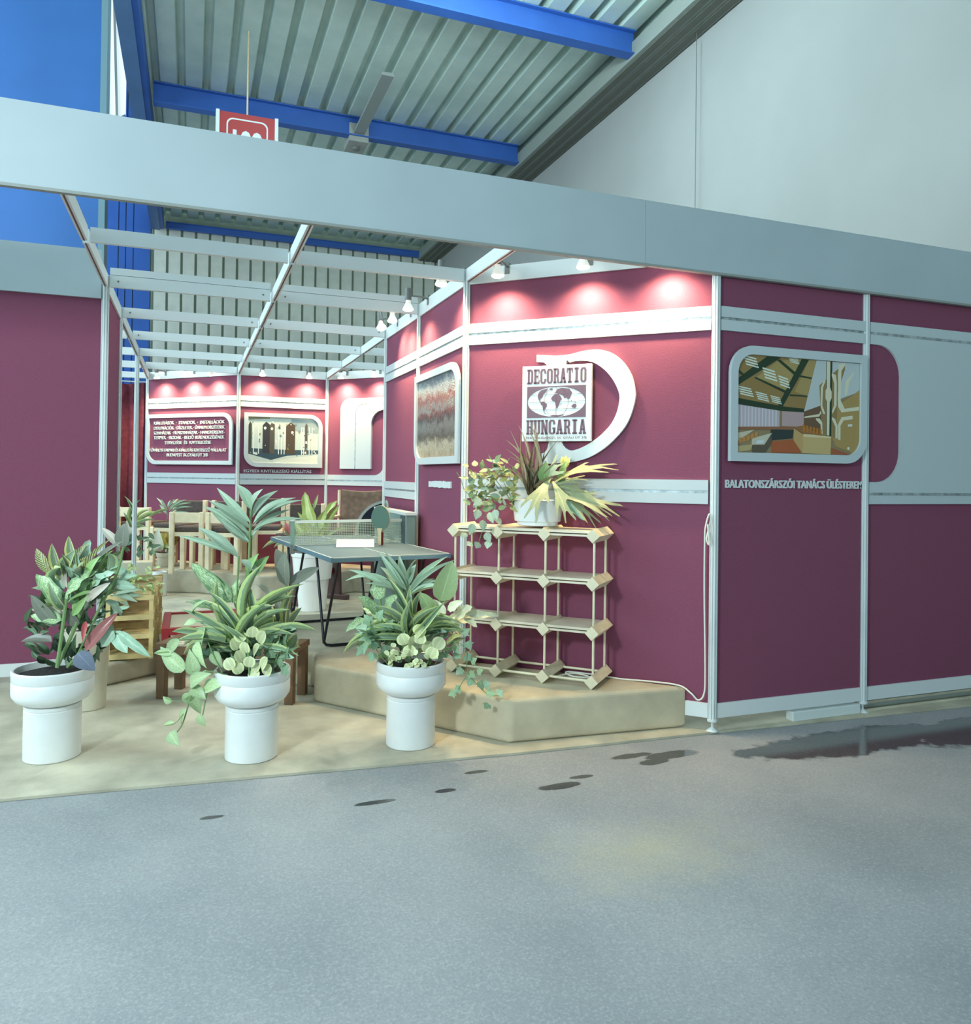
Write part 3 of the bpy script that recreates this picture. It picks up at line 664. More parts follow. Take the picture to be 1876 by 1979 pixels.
mp = t.n('ShaderNodeMapping'); mp.inputs['Scale'].default_value = (30, 1, 34); t.l(co, mp.inputs[0]); t.bump(t.noise(mp.outputs[0], 2.2, 4), .8, .02)
MB().prism(rrect(.042, .042, W-.042, H-.042, inr), -.028, -.022).build('foil', t.m, o)
# text board
o, W, H, inr = framed('framed_text_board', 'framed burgundy board with rows of raised white Hungarian lettering on the back wall', MB1, .03, 1.372, 1.362, 1.97, (.15, 0, .15, 0))
MB().prism(rrect(.043, .043, W-.043, H-.043, inr), -.024, -.0215).build('backing', M_FELT, o)
for s, a, b, z in (('KIÁLLÍTÁSOK  ·  STANDOK  ·  INSTALLÁCIÓK', .15, 1.243, 1.846), ('DEKORÁCIÓK · DÍSZLETEK · ÜNNEPI DÍSZÍTÉSEK', .15, 1.243, 1.786), ('SZINHÁZAK · FILMSZINHÁZAK · HANGVERSENY-', .15, 1.245, 1.728), ('TERMEK · IRODÁK · BELSŐ BERENDEZÉSÉNEK', .15, 1.243, 1.672), ('TERVEZÉSE  ÉS  KIVITELEZÉSE', .325, 1.045, 1.612), ('FŐVÁROSI FAIPARI ÉS KIÁLLITÁS KIVITELEZŐ VÁLLALAT', .088, 1.275, 1.523), ('BUDAPEST IX.GYÁLI ÚT 3/B', .36, 1.0, 1.466)):
    text_mesh(s, a-.03, b-.03, z-1.372, .038, .012, -.038, None, .0).build('text_line', M_TXT, o)
# captions
def caption(label, s, Mw, a, b, z, h, bold=.008):
    o = text_mesh(s, 0, b-a, 0, h, .01, -.0112, None, bold).build('wall_lettering', M_TXT, M=Mw @ Matrix.Translation((a, 0, z)))
    tag(o, label, 'lettering', 'white caption lettering on the walls')
caption('white raised caption lettering under the council hall photograph', 'BALATONSZÁRSZÓI TANÁCS ÜLÉSTEREM', MR, .062, .976, 1.236, .042, .014)
caption('white caption lettering under the exhibition photograph on the back wall', 'EGYEDI KIVITELEZÉSŰ KIÁLLÍTÁS', MB2, .066, .825, 1.29, .034)
mb = MB(); random.seed(3); x = 0
while x < .47:
    wd = random.uniform(.02, .035); mb.box((x, -.011, random.uniform(0, .004)), (x+wd, -.001, .042+random.uniform(-.004, .004))); x += wd+.003
o = mb.build('wall_lettering', M_TXT, M=MS1 @ Matrix.Translation((.295, 0, 1.20))); tag(o, 'short blurred white caption strip under the foil panel on the side wall', 'lettering', 'white caption lettering on the walls')

# ================================================================ CLIP SPOT LAMPS
bulbm = None
def lamp(Mw, s, label, tilt=0, energy=11, d=.15, roll=0):
    o = thing('clip_spotlight', label, 'spotlight', M=Mw @ Matrix.Translation((s, 0, 2.484)), group='clip-on spotlights along the wall tops')
    global bulbm
    clip = MB(); clip.box((-.014, -.016, -.05), (.014, -.013, .02)); clip.box((-.014, -.013, .003), (.014, .03, .012)); clip.tube([(0, -.016, -.01), (0, -.05, .0), (0, -d+.02, .0)], .006, 8); clip.build('clamp', M_LAMPG, o)
    Mt = Matrix.Translation((0, -d, 0)) @ Matrix.Rotation(math.radians(tilt), 4, 'X') @ Matrix.Rotation(math.radians(roll), 4, 'Y')
    MB().lathe([(.012, .05), (.021, .048), (.022, -.03), (.016, -.032)], 16).build('socket', M_LAMPG, o, M=Mt, smooth=True)
    b = MB().lathe([(.016, -.032), (.0175, -.05), (.02, -.056), (.032, -.078), (.036, -.090)], 20).build('bulb', M_BULB, o, M=Mt, smooth=True)
    MB().lathe([(.036, -.0902), (.034, -.097), (.022, -.1035), (.003, -.106)], 20).build('glowing_face', M_GLOW, b, smooth=True)
    l = bpy.data.lights.new('spot', 'SPOT'); l.energy = energy; l.color = (1, .76, .42); l.spot_size = math.radians(132); l.spot_blend = 1.0; l.shadow_soft_size = .03
    lo = bpy.data.objects.new('lamp_light', l); C.objects.link(lo); lo.parent = o
    lo.matrix_local = Mt @ Matrix.Translation((0, 0, -.112)) @ Matrix.Rotation(math.radians(12), 4, 'X')
    return o
for s, lb, ti in ((.257, 'clip spotlight over the diagonal wall, nearest the corner post with the letter D', 4), (.748, 'clip spotlight in the middle above the letter D on the diagonal wall', 6), (1.188, 'clip spotlight above the diagonal wall hidden behind the fascia', 8)): lamp(MD, s, lb, ti, 46)
for s, lb, ti in ((.97, 'clip spotlight over the foil panel on the right side wall', 0), ): lamp(MS1, s-.0, lb, ti, 34)
lamp(MS1, .229, 'tall socket clip spotlight beside the post left of the foil panel', 0, 34)
lamp(MS2, .791, 'upright clip spotlight on the narrow side wall behind the table', 0, 34)
lamp(MS2, .401, 'strongly tilted clip spotlight at the far end of the right side wall', 0, 34, roll=-30)
for s, lb in ((.3, 'leftmost clip spotlight of the back wall above the text board'), (.753, 'middle clip spotlight above the text board on the back wall'), (1.129, 'rightmost clip spotlight above the text board on the back wall')): lamp(MB1, s, lb, 6, 50)
for s, lb in ((.245, 'left clip spotlight above the exhibition photograph'), (.766, 'right clip spotlight above the exhibition photograph')): lamp(MB2, s, lb, 5, 50)
for s, lb in ((.288, 'clip spotlight above the curved white stripe on the back wall'), (.737, 'last clip spotlight of the back wall beside the right corner post')): lamp(MB3, s, lb, 6, 50)

# ================================================================ FURNITURE
# ---- pine rack in front of the diagonal wall
rk = thing('pine_rack', 'pine dowel rack with diamond-section bars and three plank shelves on the podium', 'shelf', M=MD @ Matrix.Translation((0, 0, .21)))
XS = (.075, .335, .60, .862); LV = (.036, .282, .53, .772); YF_, YB_ = -.295, -.014
dia = MB(); q = .036
dia.add([(0, YF_, -q), (q, YF_, 0), (0, YF_, q), (-q, YF_, 0), (0, YB_, -q), (q, YB_, 0), (0, YB_, q), (-q, YB_, 0)], [(0, 1, 2, 3), (7, 6, 5, 4), (0, 4, 5, 1), (1, 5, 6, 2), (2, 6, 7, 3), (3, 7, 4, 0)])
diam = dia.mesh('crossbar', M_PINE)
for z in LV:
    for x in XS: put('crossbar', diam, rk, (x, 0, z))
dw = MB().tube([(0, 0, 0), (0, 0, LV[-1]-LV[0])], .0065, 8).mesh('dowel', M_PINE)
for x in XS:
    for y in (YF_+.035, YB_-.035): put('dowel', dw, rk, (x, y, LV[0]))
for y in (YF_+.03, YB_-.03):
    MB().tube([(XS[0], y, LV[0]), (XS[-1], y, LV[0])], .0065, 8).build('dowel', M_PINE, rk)
for z in LV[1:]:
    for a, b in zip(XS, XS[1:]):
        MB().box((a+.012, YF_+.012, z+.012), (b-.012, YB_-.012, z+.024)).build('shelf_board', M_BOARD, rk)
        MB().box((a+.012, YF_+.012, z-.004), (b-.012, YB_-.012, z+.006)).build('shelf_board', M_BOARD, rk)
# ---- oval planter on the rack
RZ = .21+LV[-1]+.036
op = thing('oval_planter', 'low white oval planter standing on top of the pine rack', 'planter', M=MD @ Matrix.Translation((.515, -.16, RZ)))
MB().lathe([(.105, 0), (.112, .003), (.112, .02), (.126, .024), (.142, .135), (.136, .137), (.130, .12), (.125, .115)], 40, sx=1, sy=.78).build('bowl', M_POT, op, smooth=True)
MB().lathe([(.132, .108), (.1, .12), (.01, .125)], 30, sy=.78).build('soil', M_SOIL, op)
# ---- round pedestal planters
def planter(x, y, label):
    o = thing('pedestal_planter', label, 'planter', (x, y, 0), group='white pedestal planters')
    MB().lathe([(.112, 0), (.116, .003), (.116, .218), (.112, .222), (.116, .226), (.116, .240), (.10, .243)], 40).build('pedestal', M_POT, o, smooth=True)
    MB().lathe([(.10, .2435), (.118, .246), (.148, .262), (.164, .285), (.166, .30), (.166, .345), (.163, .349), (.166, .353), (.167, .392), (.162, .398), (.154, .396), (.152, .365)], 48).build('bowl', M_POT, o, smooth=True)
    MB().lathe([(.154, .366), (.1, .380), (.01, .384)], 32).build('soil', M_SOIL, o, smooth=True)
    return o
planter(-2.219, .386, 'white pedestal planter with trailing pothos in front of the low bench')
planter(-1.495, .316, 'white pedestal planter standing against the beige podium')
planter(-3.057, .668, 'leftmost white pedestal planter, with red and slate-blue leaves over its rim')
# ---- other pots
def pot(name, label, loc, prof, m, soilr, soilz, sx=1, sy=1):
    o = thing(name, label, 'pot', loc)
    MB().lathe(prof, 36, sx=sx, sy=sy).build('body', m, o, smooth=True)
    MB().lathe([(soilr, soilz), (soilr*.5, soilz+.01), (.005, soilz+.012)], 24, sx=sx, sy=sy).build('soil', M_SOIL, o)
    return o
pot('flower_pot', 'tall cream flower pot behind the left planter', (-3.0, 1.42, 0), [(.085, 0), (.09, .003), (.105, .36), (.118, .38), (.12, .43), (.112, .432), (.108, .41)], M_CREAM, .11, .405)
pot('flower_pot', 'tall white flower pot standing behind the table tennis table', (-1.41, 4.15, 0), [(.12, 0), (.125, .003), (.15, .29), (.17, .3), (.19, .5), (.2, .51), (.2, .54), (.19, .545), (.185, .52)], M_POT, .187, .515)
pot('flower_pot', 'small cream flower pot on the back podium beside the chairs', (-2.74, 5.95, .245), [(.075, 0), (.08, .003), (.09, .11), (.096, .112), (.098, .15), (.092, .152), (.09, .14)], M_CREAM, .09, .135)
pot('flower_pot', 'narrow white flower pot standing in front of the back podium at the left', (-2.78, 5.45, 0), [(.062, 0), (.066, .003), (.072, .25), (.066, .252), (.064, .24)], M_POT, .065, .235)
o = thing('planter_box', 'long cream planter box at the back left passage', 'planter', (-3.1, 5.75, .0))
bevel(MB().box((-.12, -.1, .12), (.24, .1, .33)).build('box', M_CREAM, o), .008); MB().box((-.105, -.085, .12), (.225, .085, .325)).build('soil', M_SOIL, o)
MB().box((-.08, -.06, 0), (.2, .06, .12)).build('base', M_CREAM, o)
# ---- small table tennis table
TZ = .60
tt = thing('table_tennis_table', 'small grey-green table tennis table on black tubular legs', 'table', (-1.483, 1.9075, .21), math.radians(6.5))
HW, HL = .368, .80
bevel(MB().box((-HW, -HL, TZ-.026), (HW, HL, TZ-.001)).build('edge_band', M_TEDGE, tt), .002, 1)
MB().box((-HW+.004, -HL+.004, TZ-.001), (HW-.004, -.002, TZ+.001)).build('tabletop', M_TABLE, tt)
MB().box((-HW+.004, .002, TZ-.001), (HW-.004, HL-.004, TZ+.001)).build('tabletop', M_TABLE, tt)
for a, b in (((-HW+.002, -HL+.002), (HW-.002, -HL+.014)), ((-HW+.002, HL-.014), (HW-.002, HL-.002)), ((-HW+.002, -HL), (-HW+.012, HL)), ((HW-.012, -HL), (HW-.002, HL)), ((-.003, -HL), (.003, HL))):
    MB().box((*a, TZ+.001), (*b, TZ+.0016)).build('line', M_LINE, tt)
def leg(yb, y0, y1):
    for sx in (-1, 1):
        x = sx*.27
        for yt in (y0, y1):
            MB().tube([(x, yt, TZ-.03), (x*1.0, yb, .03)], .0085, 10).build('leg', M_BLACK, tt, smooth=True)
    pts = [(-.27, yb, .07), (-.27, yb, .035), (-.255, yb, .016), (-.22, yb, .010), (.22, yb, .010), (.255, yb, .016), (.27, yb, .035), (.27, yb, .07)]
    MB().tube(pts, .009, 10).build('foot_bar', M_BLACK, tt, smooth=True)
leg(-.33, -.62, -.12); leg(.50, .18, .66)
MB().box((-.27, -.02, TZ-.05), (.27, .02, TZ-.027)).build('hinge_bar', M_BLACK, tt)
nt = thing('table_net', 'pale table tennis net clamped across the middle of the small table', 'net', (-1.483, 1.9075, .21+TZ+.0016), math.radians(6.5))
for sx in (-1, 1):
    pz = MB(); pz.box((sx*.395-.011, -.012, .0), (sx*.395+.011, .012, .162)); po = pz.build('post', M_NETP, nt)
    MB().lathe([(.016, .160), (.018, .167), (.015, .179), (.006, .183)], 12, c=(sx*.395, 0, 0)).build('cap', M_WHITE, po)
    MB().box((sx*.385-.02, -.02, -.05), (sx*.395+.012, .02, -.03)).build('clamp', M_LAMPG, nt); MB().box((sx*.4-.008, -.015, -.05), (sx*.4+.008, .015, .01)).build('clamp', M_LAMPG, nt)
MB().box((-.385, -.006, .146), (.385, .006, .165)).build('tape', M_LINE, nt)
ne = MB()
for i in range(13): ne.box((-.385, -.0012, .006+.0108*i), (.385, .0012, .0092+.0108*i))
for i in range(64): ne.box((-.384+.012*i, -.0008, .004), (-.3818+.012*i, .0008, .148))
ne.build('mesh', M_NET, nt)
pd = thing('table_tennis_paddle', 'green table tennis paddle standing upright on the table', 'paddle', (-1.31, 1.80, .21+TZ+.002), math.radians(-52))
blade = [(.078*math.cos(a*.19635), .178+.086*math.sin(a*.19635)*(1.0 if math.sin(a*.19635) > 0 else .95)) for a in range(32)]
MB().prism(blade, -.004, .004).build('blade', M_CORK, pd)
MB().prism([(x*.97, .178+(z-.178)*.97) for x, z in blade], -.0075, -.0041).build('rubber', M_RUBR, pd)
MB().prism([(-.014, 0), (.014, 0), (.013, .09), (.022, .112), (-.022, .112), (-.013, .09)], -.011, .011).build('handle', M_CORK, pd)
MB().box((.0142, -.0112, .001), (.0158, .0112, .085)).build('grip_side', M_REDB, pd)
cdn = thing('paper_card', 'white printed card lying on the table beside the paddle', 'card', (-1.5, 1.69, .21+TZ+.0018), math.radians(-12))
Mc = Matrix.Rotation(math.radians(24), 4, 'X')
MB().box((-.12, -.055, 0), (.12, .055, .0015), Matrix.Translation((0, 0, .024)) @ Mc).build('sheet', mat('card_white', (196, 202, 202), .6), cdn)
MB().box((-.12, .05, 0), (.12, .0515, .045)).build('back_flap', M_WHITE, cdn)
pr = MB(); Mp = Matrix.Translation((0, 0, .024)) @ Mc
for i in range(16): pr.box((-.10+.0125*i, .012, .0015), (-.092+.0125*i, .019, .0019), Mp)
for i in range(6): pr.box((-.04+.0125*i, -.008, .0015), (-.032+.0125*i, -.001, .0019), Mp)
pr.build('print', mat('grey_print', (190, 196, 192), .7), cdn)
# ---- folded case behind the table
cs = thing('folded_table_case', 'folded grey-green table case with carry handle leaning at the right wall', 'case', (-1.09, 2.47, .21))
bevel(MB().box((-.035, -.62, .0), (.035, .34, .80)).build('body', M_CASE, cs), .006); MB().box((-.040, -.63, .795), (.040, .35, .815)).build('rim', M_WHITE, cs)
for y in (-.57, -.5): MB().box((-.0385, y-.03, .0), (.0385, y+.02, .79)).build('strap', mat('case_strap', (66, 84, 92), .6), cs)
MB().tube([(0, .05, .812), (0, .06, .85), (0, .09, .868), (0, .13, .85), (0, .14, .812)], .008, 8).build('handle', M_CASE, cs, smooth=True)
# ---- trestle table
tb = thing('trestle_table', 'dark stained trestle table behind the table tennis table', 'table', (-1.27, 4.62, 0), math.radians(45))
for x in (-.22, .32):
    o = MB().prism([(-.10, .05), (.12, .05), (.09, .66), (-.07, .66)], x-.022, x+.022, M=Matrix.Rotation(math.radians(90), 4, 'Z')).build('leg', M_DARKW, tb)
    bevel(MB().box((-x-.03, -.19, 0), (-x+.03, .2, .05)).build('foot', M_DARKW, o), .006)
MB().box((-.32, -.02, .26), (.22, .02, .32)).build('stretcher', M_REDB, tb)
MB().box((-.32, -.015, .56), (.22, .015, .64)).build('stretcher', M_REDB, tb)
bevel(MB().box((-.42, -.2, .66), (.30, .22, .70)).build('tabletop', M_DARKW, tb), .005)
# ---- round black tabletop
rt = thing('round_tabletop', 'black round tabletop with pale rim standing behind the corner post', 'tabletop', (-0.817, 3.663, 0), math.radians(-20))
Mt = Matrix.Rotation(math.radians(84), 4, 'X')
MB().lathe([(.262, -.012), (.262, .012)], 48, M=Mt, c=(0, 0, 0.76)).build('board', mat('black_laminate', (36, 38, 50), .85, spec=.15), rt, smooth=True)
MB().lathe([(.263, -.016), (.288, -.016), (.288, .016), (.263, .016), (.263, -.016)], 48, cap=False, M=Mt, c=(0, 0, 0.76)).build('rim', M_GREYM, rt, smooth=True)
MB().box((-.14, -.04, 0), (.14, .04, 0.49)).build('stand', M_DARKW, rt)
# ---- chairs
def chair(label, x, y, rz, wood_back=False, z=.245, w=.43, h=.72, grp='beech chairs on the back podium'):
    o = thing('beech_chair', label, 'chair', (x, y, z), math.radians(rz), grp)
    g = .024; hw = w/2-g
    for sx in (-1, 1):
        bevel(MB().box((sx*hw-g, -.21-g, 0), (sx*hw+g, -.21+g, .43)).build('leg', M_BEECH, o), .006)
        bevel(MB().box((sx*hw-g, .19-g, 0), (sx*hw+g, .19+g, h)).build('leg', M_BEECH, o), .008)
        MB().box((sx*hw-.012, -.19, .385), (sx*hw+.012, .17, .43)).build('side_rail', M_BEECH, o)
    MB().box((-hw, -.225, .385), (hw, -.2, .425)).build('seat_rail', M_BEECH, o); MB().box((-hw, .18, .385), (hw, .2, .425)).build('seat_rail', M_BEECH, o)
    bevel(MB().box((-hw+.005, -.225, .425), (hw-.005, .17, .475)).build('seat', M_UPH, o), .018, 3)
    if wood_back: bevel(MB().box((-hw, .178, h-.11), (hw, .202, h-.005)).build('backrest', M_BEECH, o), .006)
    else: bevel(MB().box((-hw+.02, .165, h-.19), (hw-.02, .205, h-.005)).build('backrest', M_UPH, o), .014, 3)
    return o
chair('beech chair with dark padded back, leftmost of the rear chairs', -2.601, 6.076, -34)
chair('beech chair with dark padded back, second of the rear chairs from the left', -2.193, 5.835, -34)
chair('tall beech chair with dark padded back behind the palm leaves', -1.76, 5.52, -10, h=.76, w=.46)
chair('beech chair with dark padded back behind the pale dieffenbachia', -1.309, 5.455, -8, h=.70)
chair('beech chair with plain wooden back rail, leftmost beside the planter box', -2.996, 6.419, 150, True, h=.64, w=.42)
chair('beech chair with plain wooden back rail, turned to the wall near the small pot', -2.478, 5.387, 165, True, h=.63, w=.34)
chair('beech chair with plain wooden back rail, turned to the wall behind the palm', -2.092, 5.197, 150, True, h=.63, w=.36)
# brown sling armchair
ac = thing('sling_armchair', 'armchair with pale posts and brown sling cloth back by the back wall', 'armchair', (-0.794, 5.099, .245), math.radians(-25))
for sx in (-1, 1):
    MB().tube([(sx*.265, .2, 0), (sx*.265, .2, .86)], .017, 10).build('post', M_BEECH, ac, smooth=True)
    MB().tube([(sx*.265, -.25, 0), (sx*.265, -.25, .56)], .017, 10).build('post', M_BEECH, ac, smooth=True)
    bevel(MB().box((sx*.265-.025, -.28, .56), (sx*.265+.025, .2, .585)).build('armrest', M_BEECH, ac), .006)
sl = MB(); N = 10; vs = []; prof = [(.19, .87), (.215, .80), (.20, .68), (.17, .55), (.14, .44), (.05, .39), (-.10, .38), (-.24, .40)]
for (y, zz) in prof:
    for i in range(9):
        x = -.235+.47*i/8; vs.append((x, y+.03*(1-(x/.235)**2), zz-.02*(1-(x/.235)**2)))
sl.add(vs, [(a*9+b, a*9+b+1, (a+1)*9+b+1, (a+1)*9+b) for a in range(len(prof)-1) for b in range(8)])
o = sl.build('sling', M_BROWN, ac, smooth=True); o.modifiers.new('s', 'SOLIDIFY').thickness = .022
MB().tube([(-.265, .2, .40), (.265, .2, .40)], .012, 8).build('stretcher', M_REDB, ac); MB().tube([(-.265, -.25, .38), (.265, -.25, .38)], .012, 8).build('stretcher', M_BEECH, ac)
# ---- low bench, red table, pine shelf stack
bn = thing('low_bench', 'low slatted bench with brown wooden frame behind the front planter', 'bench', (-2.25, 1.40, 0), math.radians(-27.3))
LB = .375
for sx in (-1, 1):
    for y in (-.10, .10): bevel(MB().box((sx*LB-.024, y-.024, 0), (sx*LB+.024, y+.024, .28)).build('leg', M_BENCH, bn), .003)
    bevel(MB().box((sx*LB-.03, -.13, .28), (sx*LB+.03, .13, .315)).build('end_rail', M_BENCH, bn), .003)
for y in (-.115, .115): MB().box((-LB+.03, y-.012, .255), (LB-.03, y+.012, .30)).build('side_rail', M_BENCH, bn)
for i in range(5): MB().box((-LB+.03, -.115+.048*i, .297), (LB-.03, -.08+.048*i, .312)).build('slat', M_BOARD, bn)
rd = thing('red_low_table', 'low red-framed table with cream top behind the bench', 'table', (-2.41, 2.26, 0))
for x in (-.22, .22):
    for y in (-.29, .29): MB().box((x-.02, y-.02, 0), (x+.02, y+.02, .275)).build('leg', M_REDW, rd)
    MB().box((x-.022, -.31, .275), (x+.022, .31, .305)).build('frame_rail', M_REDW, rd)
for y in (-.29, .29): MB().box((-.198, y-.02, .26), (.198, y+.02, .303)).build('frame_rail', M_REDW, rd)
MB().box((-.196, -.268, .268), (.196, .268, .292)).build('tabletop', mat('cream_top', (216, 208, 180), .5), rd)
# pine shelf stack
def pine_unit(x, y, z, label):
    o = thing('pine_shelf', label, 'shelf', (x, y, z), group='small pine shelves at the left')
    for sx in (-1, 1):
        for sy in (-1, 1): MB().box((sx*.12-.012, sy*.1-.012, 0), (sx*.12+.012, sy*.1+.012, .40)).build('leg', M_PINEY, o)
    for zz in (.02, .14, .255, .375):
        for k in range(3): MB().box((-.132, -.11+.075*k, zz), (.132, -.045+.075*k, zz+.012)).build('slat', M_PINEY, o)
        MB().box((-.135, -.117, zz-.012), (.135, -.107, zz+.018)).build('front_rail', M_PINEY, o)
        MB().box((-.135, .107, zz-.012), (.135, .117, zz+.018)).build('back_rail', M_PINEY, o)
    return o
pine_unit(-2.83, 2.03, .13, 'small yellow pine shelf nearest the front at the left podium edge')
pine_unit(-2.82, 2.42, .13, 'small yellow pine shelf in the middle of the row on the left podium')
pine_unit(-2.81, 2.80, .13, 'small yellow pine shelf farthest back in the row on the left podium')
# ---- cable, plank under the wall
cb = MB(); L_ = MD
def dp(s, d, z): return L_ @ Vector((s, -d, z))
pts = [dp(.62, .18, .222), dp(.70, .06, .222), dp(.80, .10, .222), (dp(.72, .14, .226)), dp(.66, .08, .23), dp(.78, .05, .226), dp(.95, .05, .22), dp(1.1, .035, .221), dp(1.25, .03, .217), dp(1.315, .05, .19), dp(1.35, .05, .16), dp(1.378, .045, .19), dp(1.383, .04, .3), dp(1.375, .04, .7), dp(1.375, .045, .95), dp(1.378, .05, 1.03), dp(1.395, .045, 1.10), dp(1.402, .04, 1.07), dp(1.385, .05, .98), dp(1.398, .05, .95), dp(1.39, .05, 1.05), dp(1.403, .045, .96)]
cb.tube(crom(pts, 6), .0042, 8); tag(cb.build('power_cable', M_CABLE, smooth=True), 'white power cable running along the podium and up the corner post', 'cable')
pk = MB(); pk.box((.5, -.02, 0), (.965, .035, .05)); tag(bevel(pk.build('white_plank', M_WHITE), .003), 'white wooden block lying on the carpet under the front wall', 'block')
for i, (y, z) in enumerate(((.05, .012), (.09, .035))):
    mb = MB(); mb.tube([(.99, y, z), (2.1, y, z)], .012, 8); tag(mb.build('floor_pipe', M_DUCT), ['lower grey pipe on the floor under the second front wall panel', 'upper grey pipe under the second front wall panel'][i], 'pipe', 'pipes under the front wall')

